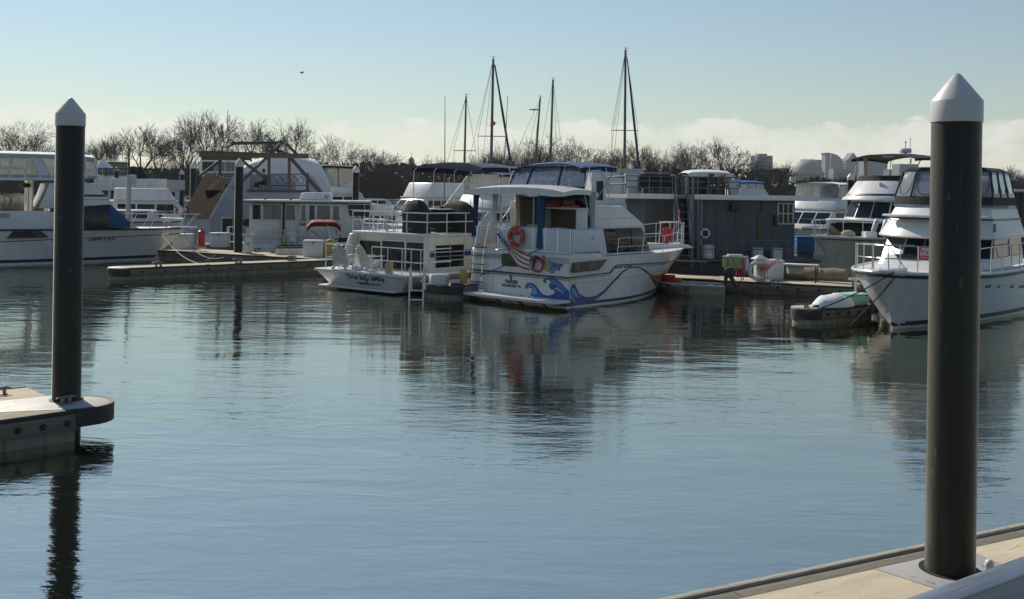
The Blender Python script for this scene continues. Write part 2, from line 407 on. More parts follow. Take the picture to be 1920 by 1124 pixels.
# ------------------------------------------------------------------ water, far bank
def water_mat():
    m = bpy.data.materials.new('harbour_water'); m.use_nodes = True
    N, L = m.node_tree.nodes, m.node_tree.links
    b = N['Principled BSDF']
    b.inputs['Base Color'].default_value = (.009, .013, .008, 1)
    b.inputs['Roughness'].default_value = .025
    b.inputs['IOR'].default_value = 10.5; b.inputs['Specular Tint'].default_value = (1, .98, .86, 1)
    t = N.new('ShaderNodeTexCoord')
    def noise(sc, rot, stretch, det, rough=.5, dist=0.0):
        mp = N.new('ShaderNodeMapping'); mp.inputs['Rotation'].default_value = (0, 0, R(rot)); mp.inputs['Scale'].default_value = (sc*stretch, sc, sc)
        L.new(t.outputs['Object'], mp.inputs[0])
        n = N.new('ShaderNodeTexNoise'); n.inputs['Scale'].default_value = 1; n.inputs['Detail'].default_value = det
        n.inputs['Roughness'].default_value = rough; n.inputs['Distortion'].default_value = dist
        L.new(mp.outputs[0], n.inputs['Vector']); return n.outputs['Fac']
    def mth(op, a, c=None, d=None, clamp=False):
        n = N.new('ShaderNodeMath'); n.operation = op; n.use_clamp = clamp
        for i, x in enumerate((a, c, d)):
            if x is None: continue
            if isinstance(x, (int, float)): n.inputs[i].default_value = x
            else: L.new(x, n.inputs[i])
        return n.outputs[0]
    swell = noise(.55, 12, .45, 2, .4)
    ripple = noise(1.9, -8, .34, 2, .5, .5)
    mid = noise(5.0, 14, .33, 3, .55, .6)
    fine = noise(11.0, 5, .40, 3, .6)
    wind = noise(.075, 20, .35, 3, .5)                      # cat's paws: patches where the breeze roughens the surface
    gust = N.new('ShaderNodeMapRange'); gust.inputs['From Min'].default_value = .40; gust.inputs['From Max'].default_value = .68
    gust.inputs['To Min'].default_value = .42; gust.inputs['To Max'].default_value = 1.9
    L.new(wind, gust.inputs['Value'])
    ln = N.new('ShaderNodeVectorMath'); ln.operation = 'LENGTH'; L.new(t.outputs['Object'], ln.inputs[0])
    shel = N.new('ShaderNodeMapRange'); shel.interpolation_type = 'SMOOTHSTEP'      # the inner basin is sheltered: the finest ripples die out towards the berths
    shel.inputs['From Min'].default_value = 14; shel.inputs['From Max'].default_value = 42; shel.inputs['To Min'].default_value = 1.0; shel.inputs['To Max'].default_value = .18
    L.new(ln.outputs['Value'], shel.inputs['Value'])
    h = mth('ADD', mth('MULTIPLY', swell, .022), mth('MULTIPLY', mth('ADD', mth('MULTIPLY', ripple, .0165), mth('MULTIPLY', shel.outputs[0], mth('ADD', mth('MULTIPLY', mid, .0064), mth('MULTIPLY', fine, .0038)))), gust.outputs[0]))
    bp = N.new('ShaderNodeBump'); bp.inputs['Strength'].default_value = 1.0; bp.inputs['Distance'].default_value = 1.0
    L.new(h, bp.inputs['Height']); L.new(bp.outputs[0], b.inputs['Normal'])
    return m
w = MB().add([(-2600, -2600, 0), (2600, -2600, 0), (2600, 2600, 0), (-2600, 2600, 0)], [(0, 1, 2, 3)]).build('water', water_mat(), smooth=False)
tag(w, kind='structure')
bank_m = mat('bank_soil', (.10, .09, .06), .95, var=.3, scale=.08, bump=.4, bscale=.5)
rows = []
for j, (y, z) in enumerate(((238, -.3), (243, .6), (250, 1.5), (330, 2.6), (700, 4), (2590, 6))):
    rows.append([(x, y + 4*math.sin(x*.02 + j), z + .3*math.sin(x*.05 + j*2)) for x in range(-2590, 2591, 70)])
tag(MB().grid(rows).build('far_bank', bank_m), kind='structure')

# ------------------------------------------------------------------ piles
def pile_meshes():
    sh = MB().lathe([(.222, -3.0), (.222, 4.535), (.218, 4.55)], n=40).mesh('sleeve'); sh.materials.append(M['pile'])
    cp = MB().lathe([(.221, 4.535), (.230, 4.54), (.2315, 4.55), (.2305, 4.735), (.2265, 4.742), (.118, 4.882), (.035, 4.985), (.014, 5.0), (0, 5.003)], n=40).mesh('cap'); cp.materials.append(M['cap'])
    return sh, cp
PS, PC = pile_meshes()
def pile(px, py, label, z=.5, Y=None, tip=None, lean=0):
    """black sleeved pile with a white conical cap; tip = pixel row of its point"""
    p = G(px, py, z) if Y is None else at(px, py, Y)
    t = thing('mooring_pile', label, 'mooring pile', (p.x, p.y, 0), 0, 'black mooring piles with white conical caps')
    top = at(px, tip, p.y).z if tip else 5.0
    use('sleeve', PS, t, (0, 0, top-5.003)); use('cap', PC, t, (0, 0, top-5.003))
    return t
pile(124.5, 750, 'black pile with white cap in the near dock corner at the left', tip=183)
pile(1781, 1070, 'nearest black pile with white cap, standing in the front dock', tip=137)
pile(446.5, 473, 'black pile in front of the brown shingled roof houseboat', tip=297)
pile(1594, 420, 'taller black pile close beside the bow yacht with radar', Y=64, tip=324)
pile(1577, 420, 'shorter black pile between the trawler and the yacht with radar', Y=82, tip=342)
pile(667, 340, 'taller of two black piles before the dark canvas cruiser', Y=68, tip=311)
pile(637.5, 340, 'shorter of two black piles before the dark canvas cruiser', Y=84, tip=320)
pile(362, 340, 'black pile behind the brown roof, left of its ridge', Y=78, tip=305)
pile(218, 340, 'small distant black pile under the teal canvas cruiser', Y=104, tip=312)
pile(341, 345, 'small distant black pile left of the brown roof', Y=104, tip=319)
# flat topped pile at the right edge
p = at(1911, 400, 52)
t = thing('mooring_pile', 'dark timber pile cluster with flat white top at right edge', 'mooring pile', (p.x, p.y, 0))
for dx, dy in ((-.16, 0), (.16, .05), (0, .28)):
    MB().lathe([(.15, -2), (.145, at(1911, 361, 52).z)], (dx, dy, 0), 12).build('post', M['timber_dark'], t)
zt = at(1911, 361, 52).z
MB().box(-.36, -.22, zt, .36, .5, zt+.16).build('cap', M['cap'], t, bevel=.03)

# ------------------------------------------------------------------ docks
bolt_me = MB().lathe([(.055, 0), (.055, .012), (.03, .014), (.03, .05), (.012, .055), (0, .055)], n=10).mesh('bolt'); bolt_me.materials.append(M['dark_iron'])
cleat_me = MB().tube([(-.17, 0, .10), (-.10, 0, .115), (.10, 0, .115), (.17, 0, .10)], [.012, .022, .022, .012], 8).box(-.08, -.025, 0, -.035, .025, .11).box(.035, -.025, 0, .08, .025, .11).box(-.11, -.04, 0, .11, .04, .018).mesh('cleat', bevel=.004); cleat_me.materials.append(M['iron'])
def put_cleat(p, rot, label, z=.5):
    o = use('dock_cleat', cleat_me, None, (p.x, p.y, z + .001), (0, 0, rot))
    return tag(o, label, 'cleat', 'dock cleats')
def dock(label, A, heading, L, W, zt=.5, bolts=None, bay=2.4, wpl=3.6, round_end=None, round_start=None, floatm='concrete', far_side=True):
    """floating dock: local x along its length from A, local y to the left, A on its right-hand edge"""
    fr = Frame(A, heading)
    t = thing('floating_dock', label, 'dock', (A[0], A[1], 0), fr.rot)
    n = max(1, round(L / bay)); b = L / n
    for i in range(n):
        MB().box(i*b + .006, .05, zt-.12, (i+1)*b - .006, W-.05, zt + random.uniform(-.002, .002)).build('deck_panel', M['deck_conc'], t, bevel=.008)
        MB().box(i*b + .012, .09, -.35, (i+1)*b - .012, W-.09, zt-.125).build('float', M[floatm], t, bevel=.02)
    m = max(1, round(L / wpl)); k = L / m
    for sgn in ((0, 1) if far_side else (0,)):
        y0, y1 = (-.03, .048) if sgn == 0 else (W-.048, W+.03)
        for i in range(m):
            MB().box(i*k+.004, y0, zt-.30, (i+1)*k-.004, y1, zt-.02).build('waler', M['timber'], t, bevel=.008)
            MB().box(i*k+.004, y0-.012*(1-2*sgn), zt-.06, (i+1)*k-.004, y1, zt+.012).build('rub_strip', M['rubber'], t, bevel=.006)
    s = bolts or .6
    for i in range(int(L / s)):
        use('bolt', bolt_me, t, (s*(i+.5), -.03, zt-.19), (R(90), 0, 0))
    for rnd_, org, dr in ((round_end, L, 1), (round_start, 0, -1)):
        if not rnd_: continue
        round_end = rnd_
        e = [(W/2 * math.cos(a) * round_end, W/2 + W/2*math.sin(a)) for a in [R(-90 + 15*i) for i in range(13)]]
        for name, mm, z0, z1, sc in (('end_plate', M['plate'], zt-.05, zt+.004, 1.0), ('end_bumper', M['rubber'], zt-.34, zt-.052, 1.03), ('end_float', M[floatm], -.35, zt-.345, .92)):
            MB().prism([(org + dr*x*sc, W/2 + (y-W/2)*sc) for x, y in e], 'z', z0, z1).build(name, mm, t, bevel=.012)
    return t, fr

# near dock, bottom left
A = G(148, 768, .5); hd = 46
frn = Frame(A, hd)
Ln = 7.2
A0 = frn.w(-Ln, 0)
nd, fr = dock('nearest floating dock at the left edge with concrete side and pile', A0, hd, Ln, 2.35, bolts=.36, bay=2.4)
pp = G(124.5, 750, .5)
lx, ly = (pp - A0).dot(fr.f), (pp - A0).dot(fr.l)
# guide plate round the pile with a rubber nose that sticks out past the end of the dock
def nose(z0, z1, grow, name, mm, hole=False):
    pts = [(Ln-1.15, .62-grow), (Ln-.02, .04-grow), (Ln+.22+grow, .03-grow)] + [(Ln+.22+(.46+grow)*math.cos(a), .49+(.46+grow+.06)*math.sin(a)) for a in [R(-75+15*i) for i in range(10)]] + [(Ln+.30, 1.25+grow), (Ln-1.1, 1.45+grow)]
    MB().prism(pts, 'z', z0, z1).build(name, mm, nd, bevel=.01)
nose(.5, .507, 0, 'guide_plate', M['plate'])
pts = []
for r in (0, 1):
    pts.append([])
ring = [(Ln-.05, -.05), (Ln+.22, -.035)] + [(Ln+.22+.50*math.cos(a), .49+.53*math.sin(a)) for a in [R(-80+16*i) for i in range(11)]] + [(Ln+.1, 1.05)]
mb = MB()
mb.shell([[(x, y, .22) for x, y in ring], [(x, y, .505) for x, y in ring]], (0, 0, 0))
mb = MB()
inner = [(Ln-.05, .02), (Ln+.20, .03)] + [(Ln+.20+.44*math.cos(a), .49+.47*math.sin(a)) for a in [R(-80+16*i) for i in range(11)]] + [(Ln+.1, .97)]
n = len(ring)
mb.grid([[(x, y, .23) for x, y in ring], [(x, y, .512) for x, y in ring], [(x, y, .512) for x, y in inner], [(x, y, .23) for x, y in inner]])
mb.build('nose_bumper', M['rubber'], nd)
MB().lathe([(.235, .507), (.262, .507), (.262, .52), (.235, .52)], (lx, ly, 0), 32).build('pile_hoop', M['rubber'], nd)
put_cleat(G(124, 759, .5), fr.rot + R(8), 'galvanised cleat beside the pile on the nearest left dock', .507)
put_cleat(G(1, 741, .5), fr.rot, 'galvanised cleat on the far edge of the nearest left dock')

# front dock, bottom right
A = G(1240, 1128, .5); B = G(1920, 985, .5)
d = B - A; hd = math.degrees(math.atan2(d.x, d.y))
frd = Frame(A, hd)
a0 = frd.w(-3.0, .10); L = 15.0
rd = thing('front_dock', 'front dock of pale concrete with timber edging under the gangway', 'dock', (a0.x, a0.y, 0), frd.rot)
W = 3.2                                        # the water lies on the left of this heading: dock runs to negative y
for i in range(5):
    MB().box(i*3+.006, -W, .38, i*3+2.994, -.335, .5 + .001*(i % 2)).build('deck_panel', M['deck_conc'], rd, bevel=.01)
    MB().box(i*3+.02, -W+.05, -.4, i*3+2.98, -.1, .37).build('float', M['concrete'], rd, bevel=.02)
for i in range(4):
    x0, x1 = i*3.75+.004, i*3.75+3.746
    MB().box(x0, -.33, .3, x1, -.125, .478).build('edge_plank', M['timber'], rd, bevel=.01)
    MB().box(x0, -.115, .25, x1, -.045, .505).build('waler', M['timber_pale'], rd, bevel=.008)
    MB().box(x0, -.04, .2, x1, .0, .47).build('rub_strip', M['timber_dark'], rd, bevel=.008)
pr = G(1781, 1070, .5) - a0
lx, ly = pr.dot(frd.f), pr.dot(frd.l)
MB().prism([(lx-.62, -.345), (lx+.62, -.345), (lx+.55, ly-.6), (lx-.42, ly-.62)], 'z', .5015, .508).build('guide_plate', M['plate'], rd, bevel=.002)
MB().lathe([(.235, .508), (.275, .508), (.275, .514), (.235, .514)], (lx, ly, 0), 32).build('pile_hoop', M['rubber'], rd)
MB().ball((lx+.34, ly-.16, .55), .045, sz=1.3).build('roller_bracket', M['plastic'], rd)

# gangway whose aluminium side beam crosses the corner
P0, P1 = at(1690, 1128, 5.6), at(1925, 1041, 8.0)
Z0 = 1.62
P0 = G(1690, 1126, Z0); P1 = G(1925, 1041, Z0)
d = P1 - P0; gw = Frame(P0, math.degrees(math.atan2(d.x, d.y)))
gx = thing('gangway', 'aluminium gangway side beam crossing the bottom right corner', 'gangway', (P0.x, P0.y, 0), gw.rot)
MB().box(-2.2, -.16, Z0-.03, 5, 0, Z0).build('top_flange', M['alu'], gx, bevel=.003)
MB().box(-2.2, -.11, Z0-.40, 5, -.07, Z0-.032).build('web', M['alu'], gx)
MB().box(-2.2, -.155, Z0-.43, 5, -.03, Z0-.402).build('bottom_flange', M['alu'], gx, bevel=.006)
for i in range(12):
    MB().box(-2+i*.3*2, -1.35, Z0-.46, -1.97+i*.6+.55, -.16, Z0-.435).build('tread', M['alu'], gx)

# finger docks in the middle distance
A = G(236, 527, .0)
def dock_px(label, pa, pb, W, z=0.5, **kw):
    kw.setdefault('zt', z)
    """dock whose right-hand (near) edge runs between two picture points on the water"""
    a, b = G(*pa, z), G(*pb, z); d = b - a
    return dock(label, (a.x, a.y), math.degrees(math.atan2(d.x, d.y)), d.length, W, **kw)
# ------------------------------------------------------------------ boat building helpers
class Hull:
    def __init__(s, L, B, zs, rake, flare=1.2, s0=.42, p=2.2, wl=.92, sw=.22, pw=1.6, stern=.94, dead=.55, q=1.0):
        s.q = q
        s.L, s.B, s.zs, s.rake, s.flare, s.s0, s.p, s.wl, s.sw, s.pw, s.stern, s.dead = L, B, zs, rake, flare, s0, p, wl, sw, pw, stern, dead
    def bd(s, u):
        k = s.stern + (1-s.stern) * min(1, u/.3)
        return s.B/2 * k * max(0, 1 - max(0, (u-s.s0)/(1-s.s0))**s.p)**s.q
    def bw(s, u):
        k = s.stern + (1-s.stern) * min(1, u/.3)
        return s.wl * s.B/2 * k * (1 - max(0, (u-s.sw)/(1-s.sw))**s.pw)
    def pt(s, u, t):
        if t >= 0:
            return (u*(s.L - s.rake*(1-t)), s.bw(u) + (s.bd(u)-s.bw(u)) * t**s.flare, t*s.zs(u))
        return (u*(s.L - s.rake*(1 - t*.35)), s.bw(u)*(1+t*(1-s.dead)), t*.5)
    def half(s, x, z):
        u = min(1, max(0, x/s.L))
        for _ in range(8):
            t = min(1, max(0, z/s.zs(u))); u = min(1, max(0, x/(s.L - s.rake*(1-t))))
        return s.bw(u) + (s.bd(u)-s.bw(u)) * t**s.flare
    def build(s, root, m, mbot=None, n=26, deck=None, deck_drop=.0, zb=.10):
        T = [0, .12, .26, .42, .58, .72, .86, 1.0]
        U = [i/n for i in range(n+1)]
        mb = MB(); mk = MB()
        for sg in (-1, 1):
            rows = [[(x, sg*y, z) for x, y, z in [s.pt(u, t) for u in U]] for t in T]
            mb.grid(rows)
            rows = [[(x, sg*y, z) for x, y, z in [s.pt(u, t) for u in U]] for t in (-1, -.5, 0)]
            mk.grid(rows)
        col = [s.pt(0, t) for t in T]
        mb.add([(x, -y, z) for x, y, z in col] + [(x, y, z) for x, y, z in col][::-1], [tuple(range(2*len(T)))])
        col = [s.pt(0, t) for t in (-1, -.5, 0)]
        mk.add([(x, -y, z) for x, y, z in col] + [(x, y, z) for x, y, z in col][::-1], [tuple(range(6))])
        h = mb.build('hull', m, root)
        mk.build('hull_bottom', mbot or M['bottom'], root)
        if deck:
            d = MB(); a = []; b = []
            for u in U:
                x, y, z = s.pt(u, 1.0); y = max(0, y-.02); z -= deck_drop
                a.append((x-.01, -y, z)); b.append((x-.01, y, z))
            mid = [(p[0], 0, p[2]+.06) for p in a]
            d.grid([a, mid, b]); d.build('deck', deck, root)
        return h
    def strip(s, name, m, root, z0, z1, u0=0, u1=1, off=.006, n=26, sides=(-1, 1), transom=False):
        mb = MB()
        f0 = z0 if callable(z0) else (lambda u: z0); f1 = z1 if callable(z1) else (lambda u: z1)
        for sg in sides:
            rows = []
            for f in (f0, f1):
                r = []
                for i in range(n+1):
                    u = u0 + (u1-u0)*i/n; x, y, z = s.pt(u, f(u)/s.zs(u)); r.append((x + off*(u > .97), sg*(y+off), z))
                rows.append(r)
            mb.shell(rows, (0, -sg*off*.9, 0))
        if transom:
            y0, y1 = s.pt(0, f0(0)/s.zs(0))[1], s.pt(0, f1(0)/s.zs(0))[1]
            mb.box(-off, -y0, f0(0), -.0005, y0, f1(0))
        return mb.build(name, m, root, smooth=False)
    def rub(s, name, m, root, z, r=.03, u0=0, u1=1, n=30, sides=(-1, 1)):
        f = z if callable(z) else (lambda u: z)
        mb = MB()
        for sg in sides:
            mb.tube([(lambda q: (q[0], sg*q[1], q[2]))(s.pt(u0+(u1-u0)*i/n, f(u0+(u1-u0)*i/n)/s.zs(u0+(u1-u0)*i/n))) for i in range(n+1)], r, 6)
        return mb.build(name, m, root)
    def hit(s, fr, px, py, sg=-1):
        """point of the hull side seen at a picture point"""
        y = sg*s.B/2
        for _ in range(30):
            x, z = fr.side(px, py, y); y += .5*(sg*s.half(min(s.L-.02, max(0, x)), max(.02, min(z, s.zs(1))))-y)
        return x, z
    def ribbon(s, name, m, root, fr, pairs, off=.008, sg=-1, sub=3):
        """painted band between two lines of picture points (top, bottom), laid on the hull side"""
        P = []
        for i in range(len(pairs)-1):
            for k in range(sub):
                P.append(tuple(lerp2(pairs[i][j], pairs[i+1][j], k/sub) for j in (0, 1)))
        P.append(pairs[-1]); rows = [[], [], []]
        for a, b in P:
            for r, q in zip(rows, (a, lerp2(a, b, .5), b)):
                x, z = s.hit(fr, *q, sg); r.append((x, sg*(s.half(min(s.L, max(0, x)), max(.02, z))+off), z))
        return MB().shell(rows, (0, -sg*.006, 0)).build(name, m, root, smooth=False)
    def decal(s, name, m, root, prof, off=.008, sg=-1):
        """polyline pair [(x, zlow, zhigh)] laid on the hull side"""
        rows = [[], []]
        for x, a, b in prof:
            for r, z in zip(rows, (a, b)):
                r.append((x, sg*(s.half(x, z)+off), z))
        return MB().shell(rows, (0, -sg*.006, 0)).build(name, m, root, smooth=False)

def lerp2(a, b, k): return (a[0]+(b[0]-a[0])*k, a[1]+(b[1]-a[1])*k)
def sidepoly(fr, name, m, root, pts, y, th=.03, bevel=0.0, label=None, mirror=False):
    """plate on the plane y = const whose outline is seen at these picture points"""
    pr = [fr.side(px, py, y) for px, py in pts]
    mb = MB().prism(pr, 'y', y, y+th)
    if mirror: mb.prism(pr, 'y', -y-th, -y)
    return mb.build(name, m, root, bevel=bevel, label=label)
def frontpoly(fr, name, m, root, pts, x, th=.03, bevel=0.0, label=None):
    pr = [fr.front(px, py, x) for px, py in pts]
    return MB().prism(pr, 'x', x, x+th).build(name, m, root, bevel=bevel, label=label)
def cabin(fr, name, m, root, pts, y0, y1, bevel=.05, inset=0.0, label=None):
    """body whose side profile on the near plane y0 is seen at these picture points, running across to y1"""
    pr = [fr.side(px, py, y0) for px, py in pts]
    if inset:
        zs = [z for _, z in pr]; a, b = min(zs), max(zs); n = len(pr)
        sg = 1 if y1 > y0 else -1
        vs = [(x, y0 + sg*inset*(z-a)/(b-a), z) for x, z in pr] + [(x, y1 - sg*inset*(z-a)/(b-a), z) for x, z in pr]
        mb = MB().add(vs, [tuple(range(n)), tuple(range(2*n-1, n-1, -1))] + [(i, i+n, (i+1) % n+n, (i+1) % n) for i in range(n)])
    else:
        mb = MB().prism(pr, 'y', y0, y1)
    return mb.build(name, m, root, bevel=bevel, label=label)
def rail(name, m, root, lines, posts, r=.018, n=6):
    for l in lines: MB().tube(l, r, n).build(name, m, root)
    for a, b in posts: MB().tube([a, b], r*.9, n).build('stanchion', m, root)
def tubes(name, m, root, segs, r=.02, n=6):
    for sg in segs: MB().tube(sg, r, n).build(name, m, root)
def canopy(name, m, root, xs, zs, y0, y1, camber=.15, valance=.12, sag=.02, th=.015, nv=12, parent=None):
    """stretched canvas top: stations along x with an edge height each, arched across, with a hanging edge"""
    rows = []
    for i, (x, z) in enumerate(zip(xs, zs)):
        r = [(x, y0, z-valance)]
        for k in range(nv+1):
            v = k/nv; y = y0 + (y1-y0)*v
            zz = z + camber*(1-abs(2*v-1)**2.6) + (sag*math.sin(3.1*i+7*v) if 0 < k < nv else 0)
            r.append((x, y, zz))
        r.append((x, y1, z-valance)); rows.append(r)
    return MB().shell(rows, (0, 0, -th)).build(name, m, root)
def text(name, body, m, root, loc, size, rot, ext=.004, align='CENTER', shear=0.0, spacing=1.0, bold=0.0):
    c = bpy.data.curves.new(name, 'FONT'); c.body = body; c.size = size; c.extrude = ext; c.align_x = align; c.align_y = 'CENTER'
    c.shear = shear; c.space_character = spacing; c.offset = bold; c.resolution_u = 3
    c.materials.append(m)
    t = bpy.data.objects.new(name, c); me = bpy.data.meshes.new_from_object(t)
    bpy.data.objects.remove(t); bpy.data.curves.remove(c)
    if not me.materials: me.materials.append(m)
    o = bpy.data.objects.new(name, me); COL.objects.link(o); o.parent = root; o.location = loc; o.rotation_euler = rot
    return o
def torus(c, Rr, r, axis='x', n=28, k=10):
    pts = []
    for i in range(n):
        a = 2*math.pi*i/n; u, v = Rr*math.cos(a), Rr*math.sin(a)
        pts.append({'x': (c[0], c[1]+u, c[2]+v), 'y': (c[0]+u, c[1], c[2]+v), 'z': (c[0]+u, c[1]+v, c[2])}[axis])
    return MB().tube(pts, r, k, closed=True)
def cat_line(a, b, sag, n=10):
    a, b = Vector(a), Vector(b)
    return [a.lerp(b, i/n) - Vector((0, 0, sag*4*(i/n)*(1-i/n))) for i in range(n+1)]
def line_thing(name, label, pts, r, m, cat='mooring line', group='mooring lines'):
    p0 = Vector(pts[0])
    o = MB().tube([Vector(p)-p0 for p in pts], r, 6).build(name, m, loc=p0)
    return tag(o, label, cat, group)
# ------------------------------------------------------------------ aft cabin motor yacht with the painted waves
c = G(1069, 579); B = 4.8
fr = Frame(c, 42); O = fr.w(0, B/2); fr = Frame(O, 42); FD = fr
dg = thing('motor_yacht', 'white aft cabin yacht with blue waves painted on hull', 'boat', (O.x, O.y, 0), fr.rot, 'motor boats')
yN = -B/2
def S(px, py, y=yN): return fr.side(px, py, y)
def Tn(px, py, x=0): return fr.front(px, py, x)
Lh = S(1274, 478, 0)[0]
zg = S(1140, 481)[1]
HD = Hull(Lh, B, lambda u: zg + .10*u**3, 1.75, flare=1.35, s0=.46, p=2.3, wl=.95, sw=.30, pw=1.8, stern=.985)
HD.build(dg, M['gelcoat'], deck=M['deck'])
HD.strip('boot_stripe', M['black'], dg, .05, .16, off=.007, transom=True)
xk0, zk0 = S(1147, 512); xk1, zk1 = S(1153, 498)
z_a = S(1069, 522)[1]; z_b = S(1262, 484, -.3)[1]
u0, u1 = xk0/(Lh-.6), xk1/(Lh-.6)
def rubz(u):
    if u < u0: return z_a + (zk0-z_a)*u/u0
    if u < u1: return zk0 + (zk1-zk0)*(u-u0)/(u1-u0)
    return zk1 + (min(z_b, zg-.05)-zk1)*(u-u1)/(1-u1)
HD.rub('rub_rail', M['black'], dg, rubz, .026, n=60)
HD.rub('rub_rail', M['black'], dg, lambda u: rubz(u)-.075, .012, n=60)
MB().box(-.03, -yN*.985, z_a-.03, -.001, yN*.985, z_a+.03).box(-.02, -yN*.985, z_a-.09, -.001, yN*.985, z_a-.068).build('transom_rub_rail', M['black'], dg)
HD.strip('knuckle_line', M['plastic_grey'], dg, lambda u: .80+.22*u, lambda u: .815+.22*u, .02, .86, off=.004)
# aft cabin trunk, flush with the hull side
xa = S(1133, 479)[0]; zt = S(1072, 476)[1]
za1 = S(1136, 474)[1]
prof = [(0, zg-.25), (.0, zt-.14), (.05, zt-.02), (.14, zt), (xa-.1, za1), (xa+.25, zg-.1), (xa+.3, zg-.25)]
MB().prism(prof, 'y', yN*.985, -yN*.985).build('aft_cabin', M['gelcoat'], dg, bevel=.04)
# dark raked cabin window of four panes in the side, one rounded window in the transom
wp = [(1139, 487), (1123, 507), (1073.5, 512), (1075.5, 493)]
sidepoly(fr, 'side_window', M['black'], dg, wp, yN-.012, .03)
def lerp2(a, b, k): return (a[0]+(b[0]-a[0])*k, a[1]+(b[1]-a[1])*k)
wt0, wt1, wb0, wb1 = (1077.3, 494.5), (1136.5, 488.6), (1075.4, 510.2), (1122, 505.6)
for i in range(4):
    a, b = i/4+.012, (i+1)/4-.012
    sidepoly(fr, 'pane', M['glass'] if i % 2 else M['glass_grey'], dg, [lerp2(wt0, wt1, a), lerp2(wt0, wt1, b), lerp2(wb0, wb1, b), lerp2(wb0, wb1, a)], yN-.022, .01)
def rrect(a, b, c_, d, r=.12, n=4):
    """rounded rectangle from y,z extents"""
    pts = []
    for cx_, cz_, t in ((b-r, d-r, 0), (a+r, d-r, 90), (a+r, c_+r, 180), (b-r, c_+r, 270)):
        for i in range(n+1):
            q = R(t+90*i/n); pts.append((cx_+r*math.cos(q), cz_+r*math.sin(q)))
    return pts
ya, zA = Tn(941, 475); yb, zB = Tn(985, 502)
MB().prism(rrect(yb, ya, zB, zA, .10), 'x', -.014, .01).build('transom_window', M['rubber'], dg)
MB().prism(rrect(yb+.06, ya-.06, zB+.06, zA-.06, .07), 'x', -.02, -.012).build('transom_pane', M['glass_grey'], dg)
# swim platform
MB().prism([(-.82, yN*.92), (-.82, -yN*.92), (-.70, -yN*.99), (0, -yN*.99), (0, yN*.99), (-.70, yN*.99)], 'z', .17, .29).build('swim_platform', M['gelcoat'], dg, bevel=.035)
mb = MB()
for y in (-1.6, -.5, .6, 1.7): mb.tube([(-.6, y, .17), (0, y, -.15)], .03, 6)
each(mb, 'platform_bracket', M['iron'], dg)
for y in (-1.0, 1.35): MB().tube([(-.5, y-.1, .29), (-.5, y-.1, .36), (-.5, y+.1, .36), (-.5, y+.1, .29)], .015, 6).build('pad_eye', M['steel'], dg)
# boarding ladder on the transom, wooden treads
y0, z0_ = Tn(884, 549, -.12); y1, _ = Tn(902, 549, -.12); ztop = Tn(897, 470, -.1)[1]
ztop2 = zt + .95
mb = MB()
for y, dy in ((y0, -.18), (y1, -.18)):
    mb.tube([(-.16, y, .30), (-.13, y+dy*.6, zt-.1), (.05, y+dy, ztop2)], .017, 6)
    mb.tube([(-.14, y+dy*.28, .95), (.0, y+dy*.28+.0, .95)], .014, 6); mb.tube([(-.135, y+dy*.5, 1.55), (.0, y+dy*.5, 1.55)], .014, 6)
each(mb, 'ladder_rail', M['steel'], dg)
for i, z in enumerate((.62, .95, 1.28, 1.60, 1.90)):
    k = (z-.3)/(zt-.4)*.6
    MB().box(-.21, y1-.18*k-.05, z-.018, -.10, y0-.18*k+.05, z+.018).build('ladder_tread', M['wood'] if i < 3 else M['navy'], dg, bevel=.006)
# canvas weather cloths round the aft deck
zc = S(1073, 432)[1]
ctop = S(1133, 432); cbot = S(1140, 479)
wbits = [(-yN*.96, 1.98), (1.98, 1.98)]
yl, _ = Tn(931, 430); yl2, _ = Tn(898, 430); yl3, _ = Tn(886.5, 430)
yl3 = min(yl3, -yN*.98)
MB().box(.05, yN*.985, zt+.03, .085, yl, zc).build('weather_cloth', M['white_canvas'], dg, bevel=.01)
MB().box(.05, yl2, zt+.14, .085, yl3, zc-.02).build('weather_cloth', M['white_canvas'], dg, bevel=.01)
xb = ctop[0]; xj = S(1094, 434)[0]
MB().prism([(.05, zt+.03), (.05, zc), (xb, zc), (xb+.28, zg+.02), (xb-.1, zg+.02), (xb-.2, zt+.03)], 'y', yN*.985, yN*.985+.035).build('weather_cloth', M['white_canvas'], dg, bevel=.01)
MB().prism([(.05, zt+.03), (.05, zc), (xb, zc), (xb+.28, zg+.02), (xb-.1, zg+.02), (xb-.2, zt+.03)], 'y', -yN*.985-.035, -yN*.985).build('weather_cloth', M['white_canvas'], dg, bevel=.01)
mb = MB()
mb.tube([(.07, yl3, zc), (.07, yl, zc)], .018, 6); mb.tube([(.07, yl, zc+.02), (.07, yN*.97, zc+.02), (xb, yN*.97, zc+.02)], .018, 6)
for i in range(7):
    y = yN*.97 + (yl-yN*.97)*i/6
    mb.tube([(.06, y, zt-.02), (.06, y, zc+.02)], .016, 6)
mb.tube([(-.01, yl, zt+.015), (-.01, yN*.97, zt+.015)], .02, 6); mb.tube([(.0, yN*.99, zt+.015), (xb-.2, yN*.99, zt+.01)], .016, 6)
mb.build('aft_rail', M['steel'], dg)
